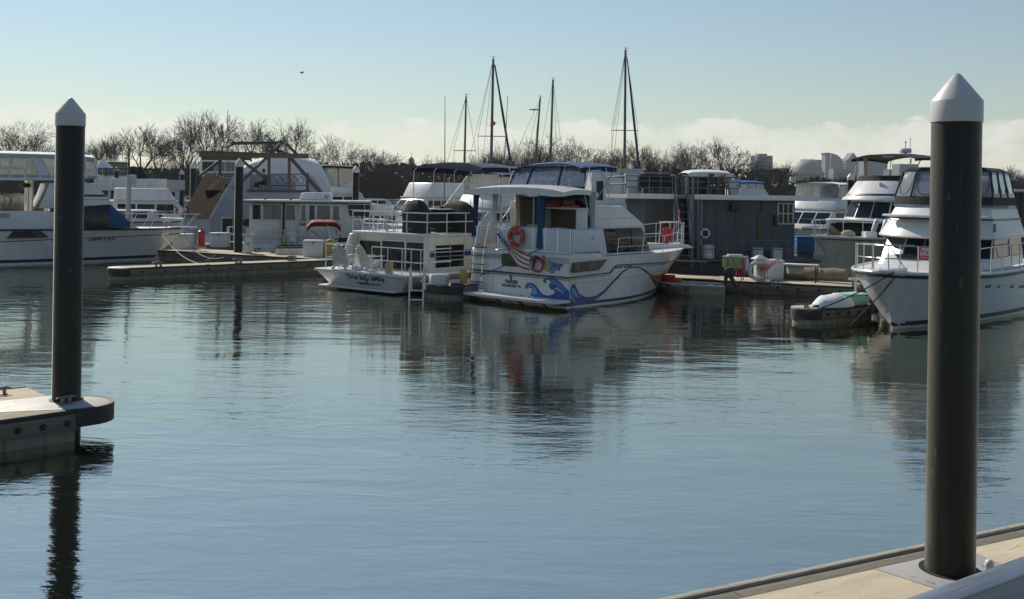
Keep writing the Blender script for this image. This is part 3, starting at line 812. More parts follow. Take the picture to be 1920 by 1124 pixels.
# hardtop over the aft deck
zh = 4.10
x1h = S(1122, 353)[0]
hy0, hy1 = yN*.97, -yN*1.0
rows_t, rows_b = [], []
for i in range(13):
    x = -.35 + (x1h+.45)*i/12
    e = .10*(2*i/12-1)**2
    rt = []; rb = []
    for k in range(11):
        v = k/10; y = hy0+(hy1-hy0)*v
        cz = .13*(1-abs(2*v-1)**2.4) - e
        edge = .0 if 0 < k < 10 else .055
        rt.append((x, y, zh + cz - edge*.6)); rb.append((x, y, zh + cz*.75 - .25 + edge*.9))
    rows_t.append(rt); rows_b.append(rb)
mb = MB().grid(rows_t).grid(rows_b)
ring = lambda rows: [rows[0][i] for i in range(11)] + [rows[j][10] for j in range(1, 13)] + [rows[12][i] for i in range(9, -1, -1)] + [rows[j][0] for j in range(11, 0, -1)]
a, b = ring(rows_t), ring(rows_b); n = len(a)
mb.add(a+b, [(i, (i+1) % n, (i+1) % n+n, i+n) for i in range(n)]).build('hardtop', M['gelcoat'], dg)
def drape(name, m, x, y, zlo, zhi, r=.12, waist=.45, tie=.42, root=dg, seed=0):
    rnd = random.Random(seed); pr = []
    n = 14; rows = []
    for j in range(9):
        t = j/8; z = zlo + (zhi-zlo)*t
        k = r*(1 if t > .9 else waist + (1-waist)*abs(t-tie)/(1-tie)*.9 if t > tie else waist + (1-waist)*((tie-t)/tie)*1.1)
        rows.append([(x + k*(1+.22*math.sin(5*2*math.pi*i/n+j*.4))*math.cos(2*math.pi*i/n), y + .7*k*(1+.22*math.sin(4*2*math.pi*i/n+seed))*math.sin(2*math.pi*i/n), z) for i in range(n)])
    MB().grid(rows, closed=True).add(rows[0], [tuple(range(n))]).build(name, m, root)
drape('rolled_curtain', M['navy_canvas'], .12, -yN*.95-.02, zt+.4, zh-.1, .17, seed=1)
drape('rolled_curtain', M['white_canvas'], .3, Tn(928, 400, .3)[0], zt+.35, zh-.02, .16, seed=2)
drape('rolled_curtain', M['blue_canvas'], .12, Tn(1015, 400, .1)[0], zt+.1, zh-.05, .19, .75, seed=3)
drape('rolled_curtain', M['grey_canvas'], S(1116, 400)[0], yN*.93, zc-.35, zh-.1, .20, .55, seed=4)
mb = MB()
for x, y in ((.1, -yN*.94), (x1h, yN*.94), (x1h, -yN*.94), (.1, 1.0), (.1, -.6)): mb.tube([(x, y, zt), (x, y, zh-.03)], .022, 6)
mb.tube([(x1h-.65, yN*.93, zh-.05), (x1h+.05, yN*.93, zc-.3)], .02, 6)
each(mb, 'hardtop_post', M['rail_white'], dg)
# salon bulkhead with its furniture under the hardtop
M['dim'] = mat('shade_toned_panelling', (.035, .026, .019), .7, var=.25, scale=3, stretch=(8, 8, 1))  # interior shade under the hardtop is put into this bulkhead colour
xs = S(1095, 400)[0]+.5
MB().box(xs, yN*.93, zg, xs+.06, -.1, zh-.05).build('salon_bulkhead', M['dim'], dg)
MB().box(xs-.5, yN*.93, zh-.42, xs-.04, .6, zh-.30).build('salon_header', M['black_canvas'], dg)
MB().box(xs, -.1, zg, xs+.06, 1.0, zh-.35).build('salon_bulkhead', M['dim'], dg)
MB().box(xs-.02, yN*.86, zg+1.1, xs-.004, -1.1, zh-.35).build('salon_window', M['glass'], dg)
MB().box(xs-.02, -1.0, zt+.1, xs-.004, -.25, zh-.30).build('salon_door', M['wood'], dg, bevel=.01)
cb = thing('cabinet', 'white cabinet with a wide open front on the aft deck under the hardtop', 'cabinet', tuple(fr.w(xs-.75, -1.45, zt+.35)), fr.rot)
w2 = .85
MB().box(0, -w2, 0, .6, w2, .32).build('drawer_base', M['old_white'], cb, bevel=.01)
for y in (-.42, .42):
    d = MB().box(-.018, y-.38, .05, 0, y+.38, .27).build('drawer', M['old_white'], cb, bevel=.006)
    MB().tube([(-.04, y-.08, .16), (-.04, y+.08, .16)], .01, 6).build('handle', M['dark_iron'], d)
for y in (-w2, w2-.06): MB().box(0, y, .32, .6, y+.06, 1.15).build('side_panel', M['old_white'], cb, bevel=.008)
MB().box(-.02, -w2-.03, 1.15, .62, w2+.03, 1.21).build('top_panel', M['old_white'], cb, bevel=.01)
MB().box(.56, -w2+.06, .32, .6, w2-.06, 1.15).build('back_panel', M['wood'], cb)
o = MB().box(-.25, -.3, -.06, .25, .3, .06).box(-.2, -.22, .06, .2, .25, .13).build('folded_tarp', M['tan_canvas'], bevel=.03, loc=fr.w(xs-.45, -1.35, zt+.73)); o.rotation_euler = (0, 0, fr.rot)
tag(o, 'folded tan canvas lying in the open cabinet on the wave painted yacht', 'canvas')
tb = thing('folding_table', 'narrow white folding table across the aft deck behind the lifebuoy', 'table', tuple(fr.w(1.1, .35, zt)), fr.rot)
MB().box(-.3, -1.0, .60, .3, 1.0, .64).build('tabletop', M['old_white'], tb, bevel=.01)
for x in (-.22, .22):
    for y in (-.85, .85): MB().tube([(x, y, 0), (x, y, .6)], .018, 6).build('leg', M['rail_grey'], tb)
bx = thing('cardboard_box', 'tan cardboard box standing on the folding table', 'box', tuple(fr.w(1.1, .1, zt+.64)), fr.rot)
MB().box(-.2, -.3, 0, .2, .3, .26).build('carton', M['tan_canvas'], bx, bevel=.005); MB().box(-.03, -.305, .261, .03, .305, .264).build('tape', M['tan_plastic'], bx)
for i, (x_, y_, z_, w_, m_) in enumerate(((.45, -1.9, .10, .22, 'tan_plastic'), (.5, -.9, .06, .30, 'plastic_grey'), (.6, .1, .08, .26, 'red_canvas'), (.5, 1.2, .1, .24, 'plastic_grey'))):
    o = MB().box(-w_*.6, -w_, 0, w_*.6, w_, .30+z_).box(-w_*.62, -w_*1.04, .301+z_, w_*.62, w_*1.04, .35+z_).build('storage_crate', M[m_], bevel=.02, loc=fr.w(x_, y_, zt+.01)); o.rotation_euler = (0, 0, fr.rot+.1*i)
    tag(o, ('tan crate at the starboard end of the aft deck behind the weather cloth', 'grey crate in front of the white cabinet on the aft deck', 'maroon crate under the folding table on the aft deck', 'grey crate near the rolled white curtain on the aft deck')[i], 'crate', 'crates on the aft deck')
for i, (y_, lab) in enumerate(((-1.1, 'left red deck cushion on top of the white cabinet'), (-1.75, 'right red deck cushion on top of the white cabinet'))):
    o = MB().box(-.22, -.26, 0, .22, .26, .10).build('seat_cushion', M['paint_red'], bevel=.03, loc=fr.w(xs-.42, y_, zt+.35+1.215)); o.rotation_euler = (0, 0, fr.rot); tag(o, lab, 'cushion', 'red deck cushions')
# tan folded side curtain leaning under the hardtop
drape('rolled_curtain', M['tan_canvas'], 1.5, 1.2, zt+.35, zh-.05, .24, .9, seed=5)
# deckhouse and flybridge forward of the hardtop
dp = [(1108, 431), (1108, 380), (1120, 386), (1169, 386.5), (1207, 420), (1206.5, 428)]
pr = [S(*q, yN*.82) for q in dp]
MB().prism(pr, 'y', yN*.82, -yN*.82).build('flybridge', M['gelcoat'], dg, bevel=.06)
a = S(1207, 421, yN*.82); MB().box(S(1110, 415, yN*.82)[0], yN*.835, S(1110, 410)[1]-.03, a[0]-.55, -yN*.835, S(1110, 410)[1]).build('flybridge_moulding', M['gelcoat'], dg, bevel=.01)
# salon windows below it, all round
q = [(1130, 427.5), (1203, 427), (1221, 466), (1139, 476)]
pr = [S(*k, yN*.80) for k in q]; pr[2] = (pr[2][0], zg+.02); pr[3] = (pr[3][0], zg+.02)
MB().prism(pr, 'y', yN*.80, -yN*.80).build('salon_glazing', M['glass'], dg, bevel=.02)
def postq(x0, z0, x1, z1, wd, name='window_post', m=M['black']):
    MB().prism([(x0, z0), (x0+wd, z0), (x1+wd, z1), (x1, z1)], 'y', yN*.80-.02, yN*.80+.01).build(name, m, dg)
zt2 = pr[0][1]; zb2 = zg+.02
for k in (.02, .36, .70): postq(pr[0][0]+(pr[1][0]-pr[0][0])*k, zt2, pr[3][0]+(pr[2][0]-pr[3][0])*k*.8, zb2, .05)
MB().box(pr[3][0]-.05, yN*.82, zg, pr[2][0]+.1, -yN*.82, zg+.06).build('coaming', M['gelcoat'], dg, bevel=.015)
# forward cabin trunk
q = [S(1213, 467, yN*.55), S(1231, 462, yN*.55), S(1250, 466, yN*.5), S(1264, 471, 0)]
MB().prism([(pr[2][0]-.5, zg), (pr[2][0]-.45, zg+.32), (pr[2][0]+.5, zg+.30), (Lh-1.3, zg+.16), (Lh-.9, zg+.04), (Lh-.9, zg)], 'y', yN*.52, -yN*.52).build('cabin_trunk', M['gelcoat'], dg, bevel=.06)
# bridge windscreen: three framed panels standing on the hardtop, two raked sides
zw = zh+.06
xw0 = 1.05; wy0, wy1 = Tn(1096, 340, xw0)[0], Tn(954, 340, xw0)[0]
zwt = Tn(1030, 314, xw0)[1]
pts = [wy1, wy1+(wy0-wy1)*.24, wy1+(wy0-wy1)*.66, wy0]
for i in range(3):
    a, b = pts[i], pts[i+1]
    rk = .35
    MB().add([(xw0, a, zw), (xw0, b, zw), (xw0+rk, b*.9, zwt), (xw0+rk, a*.9, zwt), (xw0-.006, a, zw), (xw0-.006, b, zw), (xw0+rk-.006, b*.9, zwt), (xw0+rk-.006, a*.9, zwt)], [(0,1,2,3), (4,5,6,7), (0,1,5,4), (1,2,6,5), (2,3,7,6), (3,0,4,7)]).build('windscreen_pane', M['screen'], dg, smooth=False)
mb = MB()
mb.tube([(xw0, wy1, zw), (xw0+.35, wy1*.9, zwt), (xw0+.35, wy0*.9, zwt), (xw0, wy0, zw)], .035, 8); mb.tube([(xw0, wy1, zw), (xw0, wy0, zw)], .025, 6)
for y in pts[1:3]: mb.tube([(xw0, y, zw), (xw0+.35, y*.9, zwt)], .045, 6)
each(mb, 'windscreen_frame', M['navy_canvas'], dg)
mb = MB()
for y in (wy1, wy0): mb.tube([(xw0, y, zw), (xw0+.2, y, zwt-.15), (xw0+.9, y, zwt-.1), (xw0+1.6, y, zw)], .03, 6)
each(mb, 'windscreen_frame', M['rail_white'], dg)
for i, (x, y) in enumerate(((xw0+1.1, .5), (xw0+1.1, -.55))):
    s_ = thing('helm_seat', ('left' if i == 0 else 'right') + ' white helm seat of two behind the bridge windscreen with waves boat', 'seat', tuple(fr.w(x, y, zh+.02)), fr.rot, 'helm seats')
    MB().lathe([(.05, 0), (.05, .35)], n=10).build('pedestal', M['steel'], s_)
    MB().box(-.25, -.25, .35, .25, .25, .47).build('cushion', M['white_canvas'], s_, bevel=.05)
    MB().box(.17, -.25, .45, .28, .25, .85).build('backrest', M['white_canvas'], s_, bevel=.05)
# blue bimini, its far end pulled down over the flybridge
bx0, bz0 = xw0+.1, at(1000, 309, fr.w(1, 0).y).z
xe, ze = S(1174, 321)
n = 9
canopy('bimini_top', M['blue_canvas'], dg, [bx0+(xe+.15-bx0)*i/(n-1) for i in range(n)], [zwt-.03+.06*math.sin(math.pi*i/(n-1))+(ze+.16-zwt)*(i/(n-1))**1.6 for i in range(n)], yN*.78, wy1*.85, .17, .17, .02)
mb = MB()
for y in (yN*.8, -yN*.8):
    mb.tube([(xe-.05, y, ze+.05), (xe-1.9, y, zh-1.15)], .018, 6); mb.tube([(xe-1.6, y, ze+.1), (xe-1.0, y, zh-1.1)], .018, 6); mb.tube([(xe-.6, y, ze+.1), (xe-.15, y, zh-1.2)], .018, 6)
each(mb, 'bimini_frame', M['steel'], dg)
# bow rail
def rl(u, h): x, y, z = HD.pt(u, 1.0); return (x-.05, -(y-.10), zg+.10*u**3+h)
us = [.27+.73*i/14 for i in range(15)]
lines = []
for sg in (1, -1):
    lines.append([(x, y*sg, z) for x, y, z in [rl(u, .62+.35*max(0, (u-.6)/.4)) for u in us]])
    lines.append([(x, y*sg, z) for x, y, z in [rl(u, .30+.2*max(0, (u-.6)/.4)) for u in us]])
posts = []
for u in (.27, .42, .56, .70, .82, .92, .985):
    for sg in (1, -1):
        a, b = rl(u, 0), rl(u+.01 if u < .9 else u, .62+.35*max(0, (u-.6)/.4)); posts.append(((a[0], a[1]*sg, a[2]), (b[0], b[1]*sg, b[2])))
rail('bow_rail', M['steel'], dg, lines, posts, .017)
zbr = rl(1, .97)[2]
# white pulpit seat at the bow with a red life jacket on it
mb = MB()
for y in (-.35, .35): mb.tube([(Lh-1.1, y, zg+.1), (Lh-.95, y, zg+1.05)], .026, 6); mb.tube([(Lh-.25, y, zg+.1), (Lh-.25, y, zg+1.05)], .026, 6); mb.tube([(Lh-1.0, y, zg+1.05), (Lh-.2, y, zg+1.0)], .026, 6)
mb.tube([(Lh-1.05, -.35, zg+.6), (Lh-.25, -.35, zg+.55)], .022, 6); mb.box(Lh-1.1, -.36, zg+1.03, Lh-.6, .36, zg+1.07)
each(mb, 'pulpit', M['rail_white'], dg)
lj = MB()
x, z = S(1250, 442, -.4)
for dy in (-.02, .05): lj.box(-.33, -.04+dy, -.26, -.03, .03+dy, .27); lj.box(.03, -.04+dy, -.26, .33, .03+dy, .27)
lj.box(-.33, -.07, -.22, .33, -.03, -.17); lj.box(-.33, -.07, .02, .33, -.03, .07); lj.box(-.2, -.06, .2, .2, .1, .33)
o = lj.build('life_jacket', M['red'], bevel=.03, loc=fr.w(x, -.45, z)); o.rotation_euler = (0, 0, fr.rot); tag(o, 'red life jacket hanging on the bow rail of the wave painted yacht', 'life jacket')
p = fr.w(Lh-.25, -.1, zg+1.05)
fl = thing('pennant', 'small red and white pennant at the bow of the wave painted yacht', 'flag', tuple(p), fr.rot)
MB().tube([(0, 0, 0), (0, 0, .55)], .012, 6).build('staff', M['steel'], fl)
MB().shell([[(.0, 0, .55), (-.08, .02, .42), (-.12, .03, .3)], [(.02, 0, .1), (.12, .05, .08), (.22, .0, .02)]], (0, .012, 0)).build('cloth', M['red'], fl)
# hull port near the bow
x, z = S(1242, 499, -1.2)
HD.decal('hull_port', M['black'], dg, [(x-.28, z-.12, z+.10), (x, z-.11, z+.14), (x+.22, z-.02, z+.15)], .014)
for k, w_ in ((0, .45), (.55, .50)):
    x, z = S(1154.5, 502.5); HD.decal('vent_slot', M['black'], dg, [(x+k, z-.03, z+.03), (x+k+w_, z-.02, z+.04)], .010)
# painted waves, transom
def tpoly(name, m, pts, lift):
    MB().prism([Tn(860+a/6.614, 420+b/6.614) for a, b in pts], 'x', -lift, -lift+.004).build(name, m, dg, smooth=False)
tpoly('wave_paint', M['wave_dark'], [(760,918),(870,895),(915,840),(905,800),(870,790),(840,808),(822,800),(825,765),(850,735),(890,728),(935,745),(975,785),(1010,840),(1050,880),(1110,893),(1170,875),(1200,845),(1165,815),(1150,820),(1135,800),(1120,780),(1125,745),(1150,725),(1110,690),(1080,705),(1085,745),(1065,735),(1045,710),(1060,685),(1100,665),(1160,665),(1220,690),(1280,740),(1330,800),(1372,835),(1372,1000),(1310,985),(1305,968),(1100,948)], .0035)
tpoly('wave_paint', M['wave_mid'], [(870,900),(920,850),(915,800),(880,780),(850,785),(835,800),(838,770),(870,750),(920,765),(960,810),(1000,865),(1050,910),(1110,940),(960,930),(920,880)], .006)
tpoly('wave_paint', M['wave_light'], [(905,860),(935,830),(930,790),(890,765),(860,770),(880,756),(925,770),(955,815),(975,870),(935,880)], .0085)
tpoly('wave_paint', M['wave_mid'], [(1125,710),(1170,690),(1230,715),(1290,770),(1340,830),(1300,850),(1250,800),(1210,760),(1165,750)], .006)
tpoly('wave_paint', M['wave_light'], [(1180,800),(1230,790),(1280,840),(1330,895),(1300,870),(1240,830)], .0085)
# ... and the long wave line along the side
def cq(a, b): return (1060+a/6.613, 420+b/6.613)
hi = [(64,800),(100,815),(150,850),(190,880),(240,903),(300,908),(390,885),(480,820),(560,735),(640,655),(700,592),(780,545),(860,532),(930,540),(1000,578),(1035,605)]
lo = [(60,1035),(110,1022),(170,1008),(230,995),(290,980),(340,962),(400,928),(500,845),(585,745),(655,672),(715,602),(790,556),(860,545),(925,555),(990,596),(1025,625)]
pr = [(cq(*a), cq(*b)) for a, b in zip(hi, lo)]
HD.ribbon('wave_paint', M['wave_dark'], dg, fr, pr[:9], .0075); HD.ribbon('wave_paint', M['black'], dg, fr, pr[8:], .0075)
HD.ribbon('wave_paint', M['wave_dark'], dg, fr, [(cq(*a), cq(*b)) for a, b in (((68, 790), (66, 850)), ((80, 752), (84, 868)), ((100, 746), (110, 885)), ((122, 760), (138, 905)), ((140, 800), (165, 900)), ((160, 850), (185, 905)))], .0095)
HD.ribbon('wave_paint', M['wave_light'], dg, fr, [(cq(*a), cq(*b)) for a, b in (((84, 800), (74, 830)), ((100, 800), (90, 870)), ((120, 815), (120, 905)), ((135, 850), (150, 912)), ((150, 895), (180, 912)))], .0115)
HD.ribbon('wave_paint', M['wave_light'], dg, fr, [(cq(*a), cq(*b)) for a, b in (((20, 885), (24, 900)), ((55, 868), (50, 910)), ((78, 880), (74, 925)), ((92, 915), (92, 955)), ((122, 962), (112, 978)))], .0115)
# rainbow tail at the stem
tp = [(1022, 600), (1060, 622), (1110, 640), (1160, 642), (1205, 622), (1245, 580), (1290, 520), (1340, 465), (1400, 425)]
bt = [(1030, 622), (1075, 700), (1120, 775), (1150, 822), (1178, 800), (1205, 735), (1240, 660), (1300, 560), (1372, 468)]
def band(m, a, b, i0=0, i1=9, off=.009):
    HD.ribbon('bow_paint', m, dg, fr, [(cq(*lerp2(tp[i], bt[i], a)), cq(*lerp2(tp[i], bt[i], b))) for i in range(i0, i1)], off)
band(M['paint_red'], 0, .20); band(M['paint_orange'], .20, .36); band(M['paint_yellow'], .36, .47); band(M['paint_green'], .47, 1.0)
# lettering: the name in loose coloured letters
def tl(ch, m, px, py, size, tilt=0, sx=1):
    y, z = Tn(px, py); o = text('name_letter', ch, m, dg, (-.012, y, z), size, (R(90), 0, R(-90)), .006, bold=.012)
    o.rotation_euler = (R(90), R(tilt), R(-90)); return o
for ch, m, px, py, s_, t_ in (('D', 'paint_red', 1009, 499, .80, 16), ('i', 'paint_red', 1020, 489, .55, -6), ('g', 'yellow', 1027, 494, .52, 10), ('g', 'wave_mid', 1034, 498, .50, -8), ('e', 'wave_dark', 1042, 498, .48, 12), ('r', 'wave_dark', 1051, 500, .50, 8)):
    tl(ch, M[m], px, py, s_, t_)
y, z = Tn(958, 520); text('lettering', '\u00a7', M['ink'], dg, (-.010, y, z), .26, (R(90), 0, R(-90)), .003, bold=.008)
y, z = Tn(959, 529); text('lettering', 'DIGGER', M['ink'], dg, (-.010, y, z), .17, (R(90), 0, R(-90)), .003, bold=.006)
y, z = Tn(959, 536.5); text('lettering', 'RICHMOND VA', M['ink'], dg, (-.010, y, z), .13, (R(90), 0, R(-90)), .003, bold=.004)
# lifebuoy on the weather cloth
y, z = Tn(969, 443, -.02)
lb = thing('lifebuoy', 'orange lifebuoy hanging on the white weather cloth above the flag', 'lifebuoy', tuple(fr.w(-.06, y, z)), fr.rot)
torus((0, 0, 0), .30, .085, 'x', 32, 12).build('ring', M['orange'], lb)
for k in range(4):
    a = R(90*k+45); mb = torus((0, 0, 0), .088, .012, 'x', 16, 6)
    MB().tube([(math.cos(t)*.09, math.cos(a)*(.30+.09*math.sin(t)), math.sin(a)*(.30+.09*math.sin(t))) for t in [2*math.pi*i/16 for i in range(16)]], .018, 6, closed=True).build('band', M['plastic'], lb)
MB().tube([(-.06, .30*1.25*math.cos(R(a)), .30*1.25*math.sin(R(a)) - (.05 if a % 90 else 0)) for a in range(0, 360, 15)], .009, 6, closed=True).build('grab_line', M['rope'], lb)
MB().box(-.09, -.13, .05, -.02, .12, .24).build('throw_bag', M['red'], lb, bevel=.03)
# ensign drooping across the transom on its staff
ya, za = Tn(938, 434, -.25); yb, zb_ = Tn(1018, 480, -.25)
fg = thing('ensign', 'striped red and white flag with starred blue corner drooping over the transom', 'flag', tuple(fr.w(-.3, ya, za)), fr.rot)
MB().tube([(0, .05, .1), (.05, -1.0, -1.2)], .014, 6).build('staff', M['wood'], fg)
def fpt(s_, t):
    """s along the staff-ward edge 0..1, t across the stripes 0..1"""
    yy = -(s_*1.50) - .02; droop = -.66*s_**.8 - .30*math.sin(s_*2.6)*.5
    wdt = .10 + .42*min(1, s_*1.6)
    return (-.03 - .06*math.sin(6*s_+3*t), yy + .10*t*(1-s_), droop - .05 - wdt*t)
for k in range(7):
    t0, t1 = k/7, (k+1)/7
    s0_ = .36 if k < 4 else .12
    MB().shell([[fpt(s0_+(1-s0_)*i/14, t0) for i in range(15)], [fpt(s0_+(1-s0_)*i/14, t1) for i in range(15)]], (.008, 0, 0)).build('stripe', M['paint_red'] if k % 2 == 0 else M['white_canvas'], fg)
MB().shell([[fpt(.38*i/8, 0) for i in range(9)], [fpt(.38*i/8, .58) for i in range(9)]], (.009, 0, 0)).build('canton', M['navy'], fg)
mb = MB()
for i in range(5):
    for j in range(3):
        q = Vector(fpt(.06+.3*i/4.6, .1+.17*j)); mb.box(q.x-.016, q.y-.014, q.z-.014, q.x-.010, q.y+.014, q.z+.014)
mb.build('star', M['white_canvas'], fg, kind='stuff')
# stern line from the corner of the trunk down across the transom
y1, z1 = Tn(1014, 467, -.2); y2, z2 = Tn(898, 518, -.25)
line_thing('stern_line', 'black stern line crossing the transom of the wave painted yacht', [fr.w(-.22, y, z) for y, z in ((y1, z1), ((y1+y2)/2, (z1+z2)/2-.03), (y2, z2))], .018, M['rope_dark'])
o = torus((0, 0, 0), .16, .035, 'z', 20, 6).build('rope_coil', M['rope'], loc=fr.w(.25, -yN*.86, zt+.03)); tag(o, 'coiled pale rope on the transom corner beside the boarding ladder', 'rope')
# ------------------------------------------------------------------ small houseboat with the open stern deck
c = G(763, 553); O = Frame(c, 38).w(0, 2.15); fr = Frame(O, 38); FE = fr
em = thing('houseboat', 'cream houseboat with railed stern deck and black covered grills on its roof', 'boat', (O.x, O.y, 0), fr.rot, 'houseboats')
ye = -2.0; zd = .78; xc, _ = fr.side(803, 512, ye); zr = fr.side(803.5, 440, ye)[1]; Le = 11.5
# flared stern: wide at the deck, narrow at the water
MB().add([(-.05, -2.0, .1), (-.05, 2.05, .1), (-.45, 2.45, zd-.1), (-.45, -2.6, zd-.1), (Le, -2.0, .1), (Le, 2.05, .1), (Le, 2.45, zd-.1), (Le, -2.6, zd-.1)],
         [(0,1,2,3), (7,6,5,4), (0,3,7,4), (1,5,6,2), (3,2,6,7), (0,4,5,1)]).build('hull', M['gelcoat'], em, bevel=.03)
MB().box(-.55, -2.68, zd-.1, Le, 2.52, zd).build('deck', M['gelcoat'], em, bevel=.035)
MB().box(-.55, -2.0, .07, .2, 2.25, .14).build('transom_step', M['old_white'], em, bevel=.02)
MB().box(.15, -1.85, -.5, Le-.3, 1.9, .09).build('hull_bottom', M['bottom'], em)
for y in (-1.5, -.3, 1.0): MB().box(-.1, y-.05, -.3, .3, y+.05, .07).build('skeg', M['rubber'], em)
yt = 2.2
MB().box(xc+.03, ye, zd, Le-1, yt, zr-.1).build('cabin', M['cream'], em, bevel=.02)
MB().box(xc-.06, ye-.06, zr-.11, Le-.8, yt+.1, zr).build('roof', M['old_white'], em, bevel=.03)
MB().prism([(xc+.03, zr-.1), (xc+.03, zr-.35), (xc-.55, zd), (xc-.85, zd), (xc-.25, zr-.1)], 'y', yt-.22, yt+.04).build('corner_pillar', M['cream'], em, bevel=.04)
MB().prism([(xc+.03, zr-.1), (xc+.03, zd), (xc-.03, zd), (xc-.06, zr-.1)], 'y', ye, ye+.22).build('corner_pillar', M['cream'], em, bevel=.02)
def E(px, py): return fr.front(px, py, xc)
ya, za = E(716, 449); yb, zb = E(796.5, 507); ym = E(761, 480)[0]
MB().box(xc+.0, yb, zd+.03, xc+.04, ya, za).build('door_opening', M['black'], em)
for a, b in ((ya, ym), (ym, yb)):
    f_ = MB().box(xc-.02, b+.03, zd+.06, xc-.004, a-.03, za-.04).build('sliding_door', M['glass'], em)
    MB().box(xc-.035, b, zd+.03, xc-.005, b+.05, za).box(xc-.035, a-.05, zd+.03, xc-.005, a, za).box(xc-.035, b+.05, za-.05, xc-.005, a-.05, za).build('frame', M['alu'], f_)
MB().box(xc-.02, ya+.12, zd+.3, xc+.05, yt-.35, za-.1).build('side_light', M['glass'], em)
# window of two by two in the side, aluminium mullions
wa, wz = fr.side(817, 461, ye); wb, wz2 = fr.side(869, 499, ye)
MB().box(wa, ye-.012, wz2, wb, ye+.02, wz).build('window', M['black'], em)
wm, wzm = (wa+wb)/2, (wz+wz2)/2
for a, b in ((wa, wm), (wm, wb)):
    for p, q in ((wz2, wzm), (wzm, wz)): MB().box(a+.04, ye-.02, p+.03, b-.04, ye-.013, q-.03).build('pane', M['glass'], em)
MB().box(wm-.02, ye-.03, wz2, wm+.02, ye-.013, wz).box(wa, ye-.032, wzm-.015, wb, ye-.015, wzm+.015).build('mullion', M['alu'], em)
for z in (wzm+.18, wzm-.16): MB().tube([(xc, ye-.10, z), (Le-2, ye-.10, z)], .018, 6).build('grab_rail', M['rail_white'], em)
for x0, x1 in ((xc+.08, wa-.06), (wb+.06, wb+1.6)): MB().box(x0, ye-.012, wzm-.02, x1, ye-.0005, wzm+.22).build('blue_band', M['blue_canvas'], em)
# stern railings with a gate gap between
def dk(px, py, x=-.3): return fr.front(px, py, x)
zr1, zr2 = zd+.98, zd+.48
y_ = [fr.front(p, 480, -.35)[0] for p in (611, 626, 661, 697, 727, 754, 771, 789)]
segs = [[(-.35, y_[0], zr1), (-.35, y_[2], zr1)], [(-.35, y_[0], zr2), (-.35, y_[2], zr2)], [(-.35, y_[3], zr1), (-.35, y_[7], zr1)], [(-.35, y_[3], zr2), (-.35, y_[7], zr2)],
        [(-.35, y_[0], zr1), (xc-.6, y_[0], zr1)], [(-.35, y_[7], zr1), (xc, y_[7], zr1)], [(-.35, y_[7], zr2), (xc, y_[7], zr2)]]
rail('stern_rail', M['rail_white'], em, segs, [((-.35, y, zd), (-.35, y, zr1)) for y in y_] + [((.5, y_[0], zd), (.5, y_[0], zr1))], .024)
# roof deck railing
zq = fr.side(765, 401, ye)[1]; zq2 = (zq+zr)/2+.06
xs = [xc-.1+i*1.15 for i in range(6)]
rail('roof_rail', M['rail_white'], em, [[(xs[0], ye, zq), (Le-2, ye, zq)], [(xs[0], ye, zq2), (Le-2, ye, zq2)], [(xs[0], ye, zq), (xs[0], yt, zq)], [(xs[0], ye, zq2), (xs[0], yt, zq2)], [(xs[0], yt, zq), (Le-2, yt, zq)]],
     [((x, ye, zr), (x, ye, zq)) for x in xs] + [((xs[0], y, zr), (xs[0], y, zq)) for y in (-.9, .2, 1.2, yt)] + [((x, yt, zr), (x, yt, zq)) for x in xs[1:]], .024)
# navy bimini over the roof deck, on curved poles
b0x, b0z = fr.side(786, 314, -1.2); zbm = 4.98
bm0, bm1 = xc+3.3, xc+7.4
canopy('bimini_top', M['navy_canvas'], em, [bm0 + (bm1-bm0)*i/7 for i in range(8)], [zbm-.12+.12*math.sin(math.pi*min(1, .25+i/9)) for i in range(8)], ye+.1, yt-.1, .22, .20, .02)
pol = []
for x in (bm0+.1, bm0+1.4, bm0+2.8, bm1-.1):
    for y in (ye+.12, yt-.12): pol.append([(x, y, zr), (x, y, zbm-.15), (x+.03, y*.93, zbm-.02)])
for y in (ye+.12, yt-.12): pol.append([(bm1-.1, y, zbm-.1), (bm1-2.2, y, zr+.8)])
tubes('bimini_pole', M['rail_white'], em, pol, .022)
# lettering on the stern
def tl2(body, px, py, size, **k):
    y, z = fr.front(px, py, -.28); x = -.05 - .4*(z-.1)/(zd-.2) - .012
    o = text('lettering', body, M['ink'], em, (x, y, z), size, (R(90), 0, R(-90)), .003, **k); o.rotation_euler = (R(90+31), 0, R(-90)); return o
tl2('THe BiG eMily', 687, 521.5, .33, bold=.006, spacing=1.05); tl2('WASHINGTON, DC', 688, 533.5, .15, bold=.003); tl2('\u2666', 687, 528, .14)
